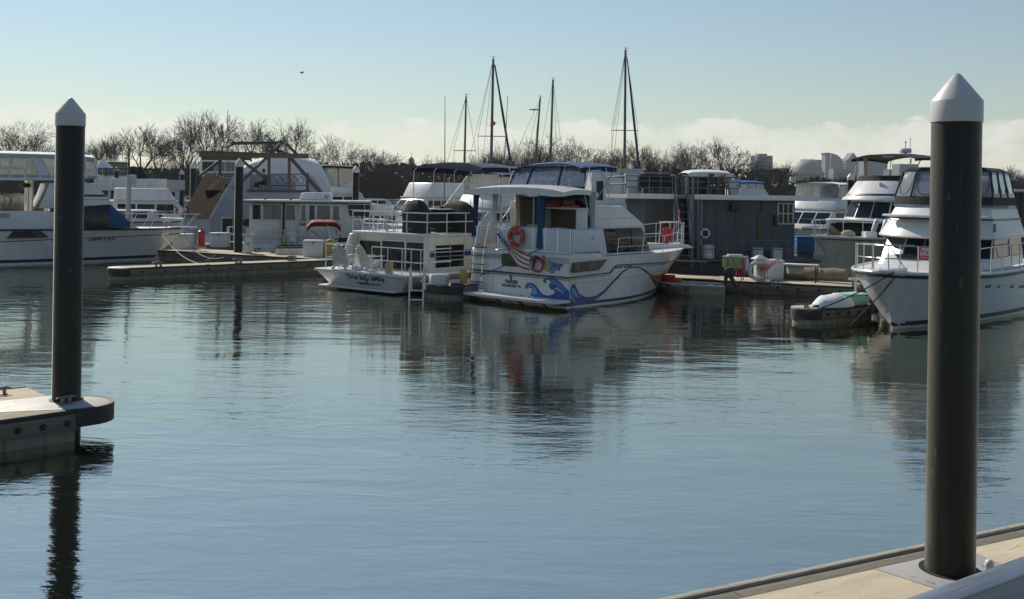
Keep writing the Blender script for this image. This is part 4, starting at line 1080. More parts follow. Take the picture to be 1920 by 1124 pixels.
# chairs, jerry can and the two grills
def adirondack(px, label, x, ry):
    y = fr.front(px, 480, x)[0]; p = fr.w(x, y, zd)
    t = thing('deck_chair', label, 'chair', tuple(p), fr.rot + ry, 'white slatted deck chairs')
    for s in (-1, 1):
        MB().prism([(-.02, 0), (.07, 0), (.10, .55), (.0, .55)], 'y', s*.31-.02, s*.31+.02).build('front_leg', M['plastic'], t, bevel=.006)
        MB().prism([(.0, .30), (.0, .40), (.85, .10), (.85, 0), (.75, 0)], 'y', s*.26-.02, s*.26+.02).build('side_frame', M['plastic'], t, bevel=.006)
        MB().box(-.08, s*.31-.07, .55, .72, s*.31+.07, .58).build('armrest', M['plastic'], t, bevel=.01)
        MB().prism([(.55, .16), (.62, .16), (.66, .55), (.59, .55)], 'y', s*.31-.02, s*.31+.02).build('rear_post', M['plastic'], t)
    for i in range(5): MB().box(.02+i*.1, -.26, .385-.04*i, .105+i*.1, .26, .41-.04*i).build('seat_slat', M['plastic'], t, bevel=.006)
    for i in range(5):
        y0 = -.27+i*.11; top_ = 1.02 - .055*abs(i-2)**1.5
        MB().add([(.50, y0, .18), (.50, y0+.10, .18), (.50+.36, (y0+.10)*1.08, top_), (.50+.36, y0*1.08, top_), (.525, y0, .17), (.525, y0+.10, .17), (.525+.36, (y0+.10)*1.08, top_-.01), (.525+.36, y0*1.08, top_-.01)], [(0,1,2,3), (7,6,5,4), (0,4,5,1), (1,5,6,2), (2,6,7,3), (3,7,4,0)]).build('back_slat', M['plastic'], t)
    return t
adirondack(650, 'white deck chair nearer the yellow round panel on the stern deck', .25, R(180+25))
adirondack(708, 'white deck chair in front of the sliding glass door on the stern deck', .55, R(180-8))
y, _ = fr.front(733, 500, -.2)
jc = thing('jerry_can', 'tan jerry can standing on the stern deck of the cream houseboat', 'jerry can', tuple(fr.w(-.3, y, zd)), fr.rot + R(10))
MB().prism([(-.14, 0), (.14, 0), (.14, .36), (.05, .42), (-.14, .42)], 'x', -.10, .10).build('body', M['tan_plastic'], jc, bevel=.03)
MB().tube([(0, -.10, .41), (0, -.09, .48), (0, .0, .49), (0, .03, .42)], .018, 8).build('handle', M['tan_plastic'], jc)
MB().lathe([(.03, .36), (.03, .45), (0, .45)], (0, .10, 0), 10).build('cap', M['red'], jc)
o = MB().ball((0, 0, .09), .2, sx=1.2, sy=1, sz=.5).build('bundle', M['white_canvas'], loc=fr.w(-.1, fr.front(672, 500, -.1)[0], zd)); tag(o, 'small white cloth bundle on the stern deck beside a chair leg', 'cloth')
def grill(label, x, y, w_, h_, n=3):
    t = thing('covered_grill', label, 'grill', tuple(fr.w(x, y, zr)), fr.rot, 'covered grills on the houseboat roof')
    rows = []
    for z, k in ((0, 1.0), (h_*.3, .93), (h_*.55, .97), (h_*.64, 1.03), (h_*.70, .92), (h_*.84, .72), (h_*.95, .46), (h_, .2)):
        rows.append([(k*.36*math.copysign(abs(math.cos(a))**.45, math.cos(a))*(1+.05*math.sin(5*a+z*6)), k*w_*math.copysign(abs(math.sin(a))**.45, math.sin(a))*(1+.04*math.cos(7*a+z*4)), z) for a in [2*math.pi*i/28 for i in range(28)]])
    MB().grid(rows, closed=True).add(rows[-1], [tuple(range(28))]).build('cover', M['black_canvas'], t)
    MB().tube([(-.38, -.1, h_*.15), (-.40, .05, h_*.1), (-.38, .25, h_*.2)], .012, 6).build('drawstring', M['rope'], t)
    return t
yg = fr.front(777, 410, xc+.5)[0]
grill('black covered grill beside the silver garden furniture on the roof', xc+.6, yg, .58, 1.35)
xg, _ = fr.side(857, 410, -1.1); grill('wider black covered grill at the starboard end of the houseboat roof', xg, -1.1, .95, 1.30)
xg2, _ = fr.side(834, 420, -.9); grill('low black covered kettle grill beside the wider one', xg2, -.6, .42, 1.08)
tt = thing('patio_table', 'white topped table between the covered grills on the roof', 'table', tuple(fr.w(fr.side(818, 402, -.5)[0], -.4, zr)), fr.rot)
MB().box(-.6, -.75, .93, .6, .75, .97).build('tabletop', M['old_white'], tt, bevel=.01)
for x in (-.5, .5):
    for y in (-.65, .65): MB().tube([(x, y, 0), (x, y, .93)], .025, 6).build('leg', M['dark_iron'], tt)
# pale box on the roof behind, silver garden furniture stacked at the corner
o = MB().box(-.45, -.8, 0, .45, .8, .95).box(-.47, -.82, .952, .47, .82, 1.0).build('storage_cabinet', M['plastic_grey'], bevel=.02, loc=fr.w(fr.side(812, 385, .8)[0]+1.0, .6, zr)); o.rotation_euler = (0, 0, fr.rot)
tag(o, 'grey storage cabinet under the navy canopy on the houseboat roof', 'cabinet')
rnd = random.Random(4)
for i, (px, lab) in enumerate(((697, 'leftmost'), (714, 'second'), (731, 'third'), (748, 'rightmost'))):
    y = fr.front(px, 420, xc+1.0)[0]
    t = thing('wire_chair', lab + ' bright wire garden chair of the row on the houseboat roof', 'chair', tuple(fr.w(xc+.7+rnd.uniform(0, .5), y, zr)), fr.rot + rnd.uniform(-1, 1), 'wire garden chairs')
    tubes('frame', M['steel'], t, [[(-.25, -.22, 0), (-.22, -.22, .45), (.2, -.22, .45), (.3, -.22, 1.05), (.3, .22, 1.05), (.2, .22, .45), (-.22, .22, .45), (-.25, .22, 0)], [(.28, -.22, 0), (.2, -.22, .45)], [(.28, .22, 0), (.2, .22, .45)]], .02)
    for k in range(5): MB().tube([(-.2+.1*k, -.22, .455), (-.2+.1*k, .22, .455)], .014, 5).build('seat_wire', M['steel'], t)
    for k in range(4): MB().tube([(.215+.02*k, -.22, .58+.13*k), (.215+.02*k, .22, .58+.13*k)], .014, 5).build('back_wire', M['steel'], t)
    MB().box(-.2, -.2, .46, .18, .2, .50).build('cushion', M['white_canvas'], t, bevel=.02)

# ------------------------------------------------------------------ flybridge yacht at the right edge
s0 = G(1674, 618); L, B, rk = 13.0, 4.7, .95
O = Frame(s0, 218).w(-(L-rk), 0); fr = Frame(O, 218); FR = fr; yN = B/2
ry = thing('motor_yacht', 'white flybridge yacht with black bridge enclosure at the right edge', 'boat', (O.x, O.y, 0), fr.rot, 'motor boats')
zsh = 1.64
HR = Hull(L, B, lambda u: zsh + .12*max(0, (u-.6)/.4)**2, rk, flare=.8, s0=.40, p=2.4, q=.56, wl=.88, sw=.22, pw=1.9, stern=.97)
HR.build(ry, M['gelcoat'], deck=M['deck'], n=60)
HR.strip('boot_stripe', M['black'], ry, .10, .24, off=.007)
HR.rub('rub_rail', M['black'], ry, lambda u: HR.zs(u)-.10, .05, n=44)
HR.rub('gunwale', M['gelcoat'], ry, lambda u: HR.zs(u), .055, n=44)
HR.strip('spray_knuckle', M['plastic_grey'], ry, lambda u: 1.12+.1*u, lambda u: 1.13+.1*u, .3, .97, off=.005)
# bow platform
MB().prism([(L-1.2, -.34), (L+.25, -.26), (L+.42, 0), (L+.25, .26), (L-1.2, .34)], 'z', zsh+.12, zsh+.22).build('bow_platform', M['gelcoat'], ry, bevel=.03)
def SR(px, py, y=1.8): return fr.side(px, py, y)
# cabin trunk on the foredeck and open tinted hatch
MB().add([(x, s*y, z) for s in (-1, 1) for x, y, z in ((7.6, 1.75, zsh), (10.6, 1.05, zsh), (10.2, .9, zsh+.22), (7.6, 1.6, zsh+.42))], [(0,1,2,3), (7,6,5,4), (1,5,6,2), (2,6,7,3), (0,3,7,4)]).build('cabin_trunk', M['gelcoat'], ry, bevel=.06)
xh, zh_ = fr.side(1705, 500, .2)
p_ = [fr.front(a, b, 9.2) for a, b in ((1678, 476), (1720, 478), (1732, 500), (1689, 499))]
MB().prism([(y, z) for y, z in p_], 'x', 9.2, 9.24).build('deck_hatch', M['black'], ry, bevel=.01)
cyh = sum(y for y, z in p_)/4; czh = sum(z for y, z in p_)/4
MB().prism([(cyh+(y-cyh)*.86, czh+(z-czh)*.80) for y, z in p_], 'x', 9.242, 9.25).build('hatch_pane', M['glass_grey'], ry)
# house: raked windscreen of three panes, side windows, bridge coaming
zc0, zc1 = zsh+.36, 2.68
yb_, ytp = 1.78, 1.66
xf0, xf1 = 8.6, 7.75
xa_ = fr.side(1905, 360, 1.75)[0]; xh_ = fr.side(1918, 470, 1.85)[0]
hb = [(xf0, .95), (xf0-.55, yb_), (xh_, yb_+.1)]
ht = [(xf1, .90), (xf1-.5, ytp), (xh_, ytp+.1)]
lo = [(x, -y, zsh+.05) for x, y in hb[::-1]] + [(x, y, zsh+.05) for x, y in hb]
hi = [(x, -y, zc1) for x, y in ht[::-1]] + [(x, y, zc1) for x, y in ht]
mid = [tuple(Vector(a).lerp(Vector(b), .30)) for a, b in zip(lo, hi)]
MB().grid([lo, mid, hi]).build('house', M['gelcoat'], ry, bevel=.03)
def face(a, b, c, d, k0, k1, m0, m1, off, nrm):
    """sub-rectangle of a quad a b (bottom) c d (top)"""
    a, b, c, d = map(Vector, (a, b, c, d))
    P = lambda u, v: a.lerp(b, u).lerp(d.lerp(c, u), v) + nrm*off
    return [P(k0, m0), P(k1, m0), P(k1, m1), P(k0, m1)]
def glaze(a, b, c, d, cuts, name='window', m=None, m0=.04, m1=.93, th=.02, root=None, frame=M['black']):
    A, B_, C_, D_ = map(Vector, (a, b, c, d)); nrm = (B_-A).cross(D_-A).normalized()
    if nrm.dot(Vector((A+B_)/2) - Vector((5, 0, A.z))) < 0: nrm = -nrm
    for k0, k1 in cuts:
        f_ = MB().poly(face(a, b, c, d, k0, k1, m0, m1, .004, nrm), nrm*.012).build('window_frame', frame, root, smooth=False)
        e = .02
        MB().poly(face(a, b, c, d, k0+e, k1-e, m0+.04, m1-.04, .018, nrm), nrm*.006).build(name, m or M['glass'], f_, smooth=False)
glaze(mid[2], mid[3], hi[3], hi[2], [(.02, .34), (.36, .64), (.66, .98)], 'windscreen_pane', M['glass'], root=ry)
glaze(mid[1], mid[2], hi[2], hi[1], [(.02, .98)], 'windscreen_pane', M['smoke'], root=ry)
glaze(mid[3], mid[4], hi[4], hi[3], [(.02, .98)], 'windscreen_pane', M['glass'], root=ry)
xw = lambda px: fr.side(px, 480, yb_)[0]
L4 = mid[4][0]-mid[5][0]
cut = lambda p, q: ((mid[4][0]-xw(p))/L4, (mid[4][0]-xw(q))/L4)
glaze(mid[4], mid[5], hi[5], hi[4], [(.03, .50), (.54, .95)], root=ry)
# bridge coaming
zb1 = 3.62
cb_lo = [(xf1+.95, 0), (xf1+.80, 1.0), (xf1+.05, 1.88), (xa_-.55, 1.98)]
cb_hi = [(xf1-.1, 0), (xf1-.2, .90), (xf1-.75, 1.55), (xa_-.25, 1.74)]
full = lambda q, z: [(x, -y, z) for x, y in q[::-1]] + [(x, y, z) for x, y in q[1:]]
r0, r1, r2 = full(cb_lo, zc1), full([(x*.45+a*.55, y*.45+b*.55) for (x, y), (a, b) in zip(cb_lo, cb_hi)], 3.15), full(cb_hi, zb1)
MB().grid([full([(x-.1, y*.97) for x, y in cb_lo], zc1-.05), r0, r1]).build('bridge_coaming', M['gelcoat'], ry, bevel=.04)
MB().grid([r1, r2]).add(r2, [tuple(range(len(r2)))]).build('bridge_coaming', M['gelcoat'], ry)
MB().shell([[(x+.02, y*1.01, z+.10) for x, y, z in r1], [(x+.02, y*1.01, z+.16) for x, y, z in r1]], (.015, 0, 0)).build('navy_line', M['navy'], ry)
MB().prism([(xf1+.2, -1.7), (xf1+.78, -.9), (xf1+.95, 0), (xf1+.78, .9), (xf1+.2, 1.7), (xf1-.1, 1.6), (xf1-.1, -1.6)], 'z', 3.32, 3.40).build('spotlight_shelf', M['gelcoat'], ry, bevel=.03)
# black canvas band, clear panels and black top of the bridge enclosure
ce_lo = [(xf1-.25, 0), (xf1-.32, .95), (xf1-.75, 1.62), (xa_, 1.76)]
ce_hi = [(xf1-.75, 0), (xf1-.85, .85), (xf1-1.2, 1.42), (xa_+.12, 1.55)]
b0, b1 = full(ce_lo, zb1+.12), full([(x*.85+a*.15, y*.85+b*.15) for (x, y), (a, b) in zip(ce_lo, ce_hi)], zb1+.40)
tp = full(ce_hi, 4.86)
MB().grid([full(cb_hi, zb1-.02), b0]).build('bridge_screen', M['smoke'], ry)
MB().grid([b0, b1]).build('canvas_band', M['black_canvas'], ry)
for i in range(len(b1)-1):
    a, b, c_, d = map(Vector, (b1[i], b1[i+1], tp[i+1], tp[i]))
    n_ = 3 if i in (0, len(b1)-2) else 1
    for k in range(n_):
        k0, k1 = k/n_, (k+1)/n_
        q = [a.lerp(b, k0), a.lerp(b, k1), d.lerp(c_, k1), d.lerp(c_, k0)]
        MB().poly(q, (0, 0, .003)).build('clear_panel', M['clear'], ry, smooth=False)
        MB().tube([q[0], q[3]], .035, 6).build('canvas_seam', M['black_canvas'], ry)
        cc = (q[0]+q[1])/2; w_ = (q[1]-q[0]).length*.36
        if w_ > .12:
            u_ = (q[1]-q[0]).normalized(); v_ = ((q[3]+q[2])/2-cc)
            MB().tube([cc+v_*.98-u_*w_, cc+v_*.4-u_*w_*.95, cc+v_*.12-u_*w_*.55, cc+v_*.06, cc+v_*.12+u_*w_*.55, cc+v_*.4+u_*w_*.95, cc+v_*.98+u_*w_], .014, 5).build('zip_line', M['black'], ry)
MB().tube([b1[-1], tp[-1]], .03, 6).build('canvas_seam', M['black_canvas'], ry)
t1 = [(x*.94+.5, y*.84, 5.02) for x, y, z in tp]
MB().grid([[(x, y, z-.14) for x, y, z in tp], [(x, y, z+.03) for x, y, z in tp], t1]).add(t1, [tuple(range(len(t1)))]).build('enclosure_top', M['black_canvas'], ry)
# side rails, bow rail
def rr(u, h, ins=.08): x, y, z = HR.pt(u, 1.0); return (x-.04, max(0, y-ins), HR.zs(u)+h)
us = [.55+.45*i/16 for i in range(17)]
lines = []; posts = []
for sg in (1, -1):
    lines.append([(x, sg*y, z) for x, y, z in [rr(u, .80) for u in us]]); lines.append([(x, sg*y, z) for x, y, z in [rr(u, .42) for u in us]])
    for u in (.83, .90, .955, .985):
        a, b = rr(u, 0), rr(u, .80); posts.append(((a[0], sg*a[1], a[2]), (b[0], sg*b[1], b[2])))
lines = [l[9:] for l in lines]
lines.append([(L+.3, -.22, zsh+.95), (L+.38, 0, zsh+.97), (L+.3, .22, zsh+.95)])
for sg in (-1, 1):
    posts.append(((L+.2, sg*.22, zsh+.2), (L+.3, sg*.22, zsh+.95))); posts.append(((L-.6, sg*.5, zsh+.15), (L+.25, sg*.22, zsh+.95))); lines.append([(L+.3, sg*.22, zsh+.95), (L-.4, sg*.75, zsh+.93)])
rail('bow_rail', M['steel'], ry, lines, posts, .02)
sr = [fr.side(p, 466, 2.15)[0] for p in (1831, 1859, 1879, 1897, 1912)]
zt = fr.side(1850, 465.5, 2.15)[1]
rail('side_rail', M['rail_white'], ry, [[(sr[0]+.3, 2.15, zt), (3, 2.2, zt)]], [((x, 2.15, zsh), (x, 2.15, zt)) for x in sr], .018)
for a, b in ((1846, 1858), (1870, 1876), (1893, 1902), (1910, 1924)):
    HR.ribbon('hull_port', M['black'], ry, fr, [((a+2, 536), (a, 541)), ((b, 534.5), (b-2, 540))], .012, sg=1)
# mesh of small fittings on the bridge side
x, z = fr.side(1862, 428, 1.9)
MB().box(x-.16, 1.93, z-.14, x+.16, 1.97, z+.14).build('vent', M['black'], ry, bevel=.02)
sg_ = thing('for_sale_sign', 'red and white for sale sign in the windscreen of the right yacht', 'sign', (0, 0, 0), 0)
Ysg = fr.w(8.75, .3).y
P = [at(a, b, Ysg) for a, b in ((1722, 464), (1748, 462), (1748, 489), (1722, 488))]
cen = sum(P, Vector())/4; sg_.location = cen
MB().poly([p-cen for p in P], (.005, .012, 0)).build('board', M['red'], sg_)
for body, dz, s_ in (('FOR', .12, .13), ('SALE', -.01, .17), ('555-0142', -.13, .07)):
    if body == '555-0142':
        MB().box(-.14, -.008, dz-.012, .14, -.001, dz+.012).build('small_print', M['plastic'], sg_)
    else: text('lettering', body, M['plastic'], sg_, (.0, -.006, dz), s_, (R(90), 0, 0), .002, bold=.004)
# bow lines
bowp = fr.w(L+.1, .3, zsh+.2)
line_thing('bow_line', 'black bow line hanging from the right yacht to the low float', cat_line(fr.w(L-.2, .4, zsh+.15), G(1593, 612, .05), .05), .022, M['rope_dark'])
line_thing('bow_line', 'black bow line running left from the right yacht to the dock', cat_line(fr.w(L, .3, zsh+.15), G(1508, 588, .5), .12), .02, M['rope_dark'])

# ------------------------------------------------------------------ yacht with the radar, bow towards us
s0 = G(1560, 527); s0 = Vector((s0.x*1.1, s0.y*1.1, 0)); L = 13.5; B = 5.0; HK_ = 228
O = Frame(s0, HK_).w(-(L-1.2), 0); fr = Frame(O, HK_); FK = fr
ky = thing('motor_yacht', 'white yacht with radar dome and black bridge top behind the right dock', 'boat', (O.x, O.y, 0), fr.rot, 'motor boats')
zk = fr.side(1520, 447, 0)[1]-.05
HK = Hull(L, B, lambda u: zk + .1*u**4, 1.3, flare=1.1, s0=.5, p=3.4, wl=.85, sw=.3, pw=1.6, stern=.97)
HK.build(ky, M['cream'], deck=M['deck'], n=30)
HK.rub('rub_rail', M['gelcoat'], ky, lambda u: HK.zs(u), .06, n=40)
HK.rub('rub_rail', M['black'], ky, lambda u: HK.zs(u)-.12, .02, n=40)
HK.strip('knuckle_line', M['plastic_grey'], ky, .95, .965, .3, .99)
def K(px, py, x): return fr.front(px, py, x)
xw0 = fr.side(1637, 405, 0)[0]
MB().add([(x, s*y, z) for s in (-1, 1) for x, y, z in ((2, 2.0, zk), (xw0+2.3, 1.5, zk), (xw0+2.0, 1.45, zk+.72), (2, 1.95, zk+.78))], [(0,1,2,3), (7,6,5,4), (1,5,6,2), (2,6,7,3), (0,3,7,4), (0,4,5,1)]).build('foredeck_cover', M['black_canvas'], ky, bevel=.1)
zq0, zq1 = zk+.80, zk+.95
MB().prism([(xw0+2.35, -1.2), (xw0+1.9, -1.75), (xw0-.2, -2.15), (xw0-.2, 2.15), (xw0+1.9, 1.75), (xw0+2.35, 1.2)], 'z', zq0, zq1).build('window_ledge', M['gelcoat'], ky, bevel=.05)
zw1 = fr.side(1637, 376, 0)[1]
lo = full([(xw0+.35, 0), (xw0+.25, 1.0), (xw0-.45, 2.0), (1.5, 2.05)], zq1); hi = full([(xw0-.2, 0), (xw0-.28, .9), (xw0-.95, 1.8), (1.5, 1.9)], zw1)
MB().grid([lo, hi]).build('house', M['gelcoat'], ky, bevel=.03)
for i, cuts in ((1, [(.06, .96)]), (2, [(.04, .97)]), (3, [(.03, .96)]), (4, [(.04, .94)]), (5, [(.02, .25), (.28, .55)]), (0, [(.45, .72), (.75, .98)])):
    glaze(lo[i], lo[i+1], hi[i+1], hi[i], cuts, 'windscreen_pane', M['glass'], .06, .90, root=ky)
brow = full([(xw0+.45, 0), (xw0+.3, 1.1), (xw0-.6, 2.25), (1.5, 2.3)], zw1); brow2 = [(x-.1, y*.98, zw1+.16) for x, y, z in brow]
MB().grid([[(x-.2, y*.9, z-.02) for x, y, z in brow], brow, brow2]).build('brow', M['gelcoat'], ky, bevel=.02)
zf0, zf1 = zw1+.16, fr.side(1637, 338, 0)[1]
c0 = full([(xw0+.22, 0), (xw0+.1, 1.1), (xw0-.7, 2.1), (2.5, 2.2)], zf0); c1 = full([(xw0-.6, 0), (xw0-.7, .95), (xw0-1.4, 1.75), (2.5, 1.9)], zf1)
MB().grid([c0, c1]).add(c1, [tuple(range(len(c1)))]).build('bridge_coaming', M['gelcoat'], ky, bevel=.03)
mm = [tuple(Vector(a).lerp(Vector(b), .12)) for a, b in zip(c0, c1)]; mm2 = [tuple(Vector(a).lerp(Vector(b), .22)) for a, b in zip(c0, c1)]
MB().shell([[(x+.02, y*1.01, z) for x, y, z in mm], [(x+.02, y*1.01, z) for x, y, z in mm2]], (.012, 0, .0)).build('navy_line', M['navy'], ky)
k0 = [(x+.03, y*1.02, z-.04) for x, y, z in c1]; k1 = [(x-.05, y*1.0, z+.26) for x, y, z in c1]
MB().grid([k0, k1]).build('canvas_band', M['black_canvas'], ky)
yl, zl = K(1652, 340, xw0-.4); MB().box(xw0-.45, yl-.07, zf1-.34, xw0-.30, yl+.07, zf1-.12).build('searchlight', M['plastic'], ky, bevel=.03)
zt_ = fr.side(1690, 296, 0)[1]
canopy('bimini_top', M['black_canvas'], ky, [xw0-.9-i*.6 for i in range(8)], [zt_-.15+.1*math.sin(math.pi*i/7) for i in range(8)], -1.85, 1.85, .26, .12, .015)
for y in (-1.6, 1.6):
    tubes('bimini_frame', M['rail_white'], ky, [[(xw0-1.1, y*.98, zt_-.15), (xw0-.7, y, zf1+.1)], [(xw0-2.2, y*.98, zt_-.1), (xw0-1.2, y, zf1+.1)], [(xw0-5, y, zt_-.15), (xw0-4.5, y, zf1)]], .03)
drape('rolled_curtain', M['tan_canvas'], xw0-1.3, -1.2, zf1+.1, zt_-.05, .14, .8, root=ky, seed=9)
MB().box(xw0-1.7, -.35, zt_-.02, xw0-1.45, .35, zt_+.17).build('radar_pedestal', M['gelcoat'], ky, bevel=.04)
yq, zq = K(1698, 283, xw0-3)
rd_ = MB().lathe([(.0, -.14), (.30, -.12), (.33, -.02), (.30, .10), (.22, .14), (0, .15)], (xw0-3, yq, zq), 20).build('radar_dome', M['plastic'], ky)
MB().tube([(0, 0, 0), (0, 0, .3)], .02, 6).ball((0, 0, .34), .05).build('mast_light', M['black'], ky, loc=(xw0-3, yq, zq+.14))
MB().tube([(xw0-3, yq, zt_), (xw0-3, yq, zq-.12)], .06, 8).build('radar_post', M['gelcoat'], ky)
y2, z2 = K(1707, 258, xw0-3.2); MB().tube([(xw0-3.2, y2, zf1), (xw0-3.2, y2, z2)], .018, 6).build('antenna', M['rail_white'], ky)
us = [.62+.38*i/14 for i in range(15)]
def kr(u, h): x, y, z = HK.pt(u, 1.0); return (x-.05, max(0, y-.1), HK.zs(u)+h)
lines = []; posts = []
for sg in (1, -1):
    lines.append([(x, sg*y, z) for x, y, z in [kr(u, .85) for u in us]])
    for u in (.7, .8, .88, .94, .98): a, b = kr(u, 0), kr(u, .85); posts.append(((a[0], sg*a[1], a[2]), (b[0], sg*b[1], b[2])))
rail('bow_rail', M['steel'], ky, lines, posts, .02)
for i, px in enumerate((1637, 1655)):
    yy, zz = K(px, 434, xw0+3.0)
    o = MB().lathe([(0, 0), (.10, .03), (.13, .12), (.13, .62), (.10, .72), (.03, .75), (.03, .80)], n=14).build('fender', M['plastic'], loc=fr.w(xw0+3.0, yy, zk+.35)); o.rotation_euler = (R(-12), R(-22), fr.rot+R(20))
    tag(o, ('left' if i == 0 else 'right') + ' one of two white fenders racked on the bow rail behind the right dock', 'fender', 'fenders on the bow rail')
o = MB().ball((0, 0, .2), .28, sx=1.4, sy=1, sz=.75).build('line_heap', M['rope'], loc=fr.w(L-2.2, .3, zk+.02)); tag(o, 'heap of pale rope on the foredeck of the radar yacht', 'rope')
o = MB().box(-.3, -.35, 0, .3, .35, .34).build('bow_locker_box', M['gelcoat'], bevel=.05, loc=fr.w(L-2.9, 1.1, zk+.03)); tag(o, 'white box seat on the foredeck near the fenders', 'seat')

# ------------------------------------------------------------------ aft cabin yacht at the left edge
s0 = G(283, 487); L = 15.5; B = 4.7; rk = 1.9
O = Frame(s0, 60).w(-(L-rk), 0); fr = Frame(O, 60); FA = fr; yN = -B/2
ay = thing('motor_yacht', 'white aft cabin yacht with clear bridge curtains at the left edge', 'boat', (O.x, O.y, 0), fr.rot, 'motor boats')
def SA(px, py, y=yN): return fr.side(px, py, y)
zg = SA(60, 431)[1]; zbow = fr.side(330, 428, 0)[1]
HA = Hull(L, B, lambda u: zg + (zbow-zg)*max(0, (u-.45)/.55)**1.5, rk, flare=1.3, s0=.46, p=2.2, wl=.93, sw=.3, pw=1.7, stern=.97)
HA.build(ay, M['gelcoat'], deck=M['deck'], n=30)
HA.strip('boot_stripe', M['navy'], ay, .10, .26, off=.007)
HA.rub('rub_rail', M['navy'], ay, lambda u: HA.zs(u)-.02, .05, n=40)
zl = SA(40, 454)[1]
HA.rub('lower_rub_line', M['black'], ay, lambda u: zl + (HA.zs(u)-.32-zl)*max(0, (u-.42)/.55)**.9, .022, n=40)
sidepoly(fr, 'hull_window', M['black'], ay, [(12, 447.5), (24, 434), (76, 433), (92, 445.5)], yN-.012, .03)
for a, b in ((0, .30), (.32, .66), (.68, 1)):
    t0, t1, q0, q1 = (26, 435.5), (75, 434.5), (16, 446), (89, 444.5)
    sidepoly(fr, 'pane', M['glass'] if a < .6 else M['glass_grey'], ay, [lerp2(t0, t1, a), lerp2(t0, t1, b), lerp2(q0, q1, b), lerp2(q0, q1, a)], yN-.022, .01)
# white bulwark cloth round the aft deck
zb_ = SA(50, 396)[1]; xb_ = SA(94, 400)[0]
MB().box(1.0, yN*.99, zg+.03, xb_, yN*.99+.05, zb_).build('weather_cloth', M['white_canvas'], ay, bevel=.01)
MB().box(xb_+.02, yN*.97, zg, xb_+.55, yN*.97+.06, zb_-.04).build('side_panel', M['gelcoat'], ay, bevel=.03)
x, z = SA(9, 405); MB().box(x-.2, yN-.0, z-.12, x+.2, yN*.99-.002, z+.12).build('sticker', M['plastic_grey'], ay)
# house: dark aft opening with bulkhead, then white flybridge flank
zdk = zb_-.15; zht = SA(40, 338)[1]
MB().box(SA(60, 380)[0], yN*.9, zg, SA(60, 380)[0]+.08, -yN*.9, zht).build('aft_bulkhead', M['cream'], ay)
xq = SA(60, 380)[0]
MB().box(xq-.03, yN*.28, zg+.1, xq-.004, yN*.28+.75, zht-.05).build('salon_door', M['plastic_grey'], ay, bevel=.01)
MB().box(xq-.02, -.2, zg+.8, xq-.004, 1.6, zht-.15).build('salon_window', M['glass_grey'], ay)
MB().box(xq-1.3, -1.2, zg, xq-.5, .6, zdk+.08).build('wet_bar', M['cream'], ay, bevel=.03)
MB().lathe([(.0, 0), (.22, .05), (.25, .18), (.12, .26)], (xq-.2, -.9, zht-.4), 12).build('spare_wheel', M['black'], ay)
q = [(92, 344), (84, 366), (72, 391), (100, 391), (214, 384), (190, 358), (181, 352), (160, 341)]
MB().prism([SA(*k, y=yN*.93) for k in q], 'y', yN*.93, -yN*.93).build('flybridge_flank', M['gelcoat'], ay, bevel=.05)
for py, m, w_ in ((366.5, 'navy', .06), (374, 'plastic_grey', .02)):
    a, b = SA(110, py, yN*.93), SA(198 if py < 370 else 206, py+1.0, yN*.93)
    MB().box(a[0], yN*.93-.012, a[1]-w_, b[0], yN*.93-.001, a[1]+w_).build('side_stripe', M[m], ay)
q = [(98, 391), (207, 384), (243, 421), (98, 424)]
pr = [SA(*k, y=yN*.88) for k in q]; pr[2] = (pr[2][0], zg+.05); pr[3] = (pr[3][0], zg+.05)
MB().prism(pr, 'y', yN*.88, -yN*.88).build('salon_glazing', M['glass'], ay, bevel=.02)
q = [(205, 384.5), (208, 384), (244, 417), (244, 423), (205, 423)]
pr = [SA(*k, y=yN*.88) for k in q]; pr[3] = (pr[3][0], zg+.06); pr[4] = (pr[4][0], zg+.06); 
MB().prism(pr, 'y', yN*.88-.03, -yN*.88+.03).build('windscreen_cover', M['blue_canvas'], ay, bevel=.03)
for px in (120, 176): a = SA(px, 400, yN*.88); MB().box(a[0]-.03, yN*.88-.015, zg+.05, a[0]+.03, yN*.88-.002, SA(px, 388, yN*.88)[1]).build('window_post', M['black'], ay)
xtr = SA(243, 420, yN*.5)[0]
MB().prism([(xtr-.6, zg-.05), (xtr-.5, zg+.20), (L-3.4, zg+.28), (L-2.6, zbow+.0), (L-2.6, zg-.05)], 'y', -1.25, 1.25).build('cabin_trunk', M['gelcoat'], ay, bevel=.08)
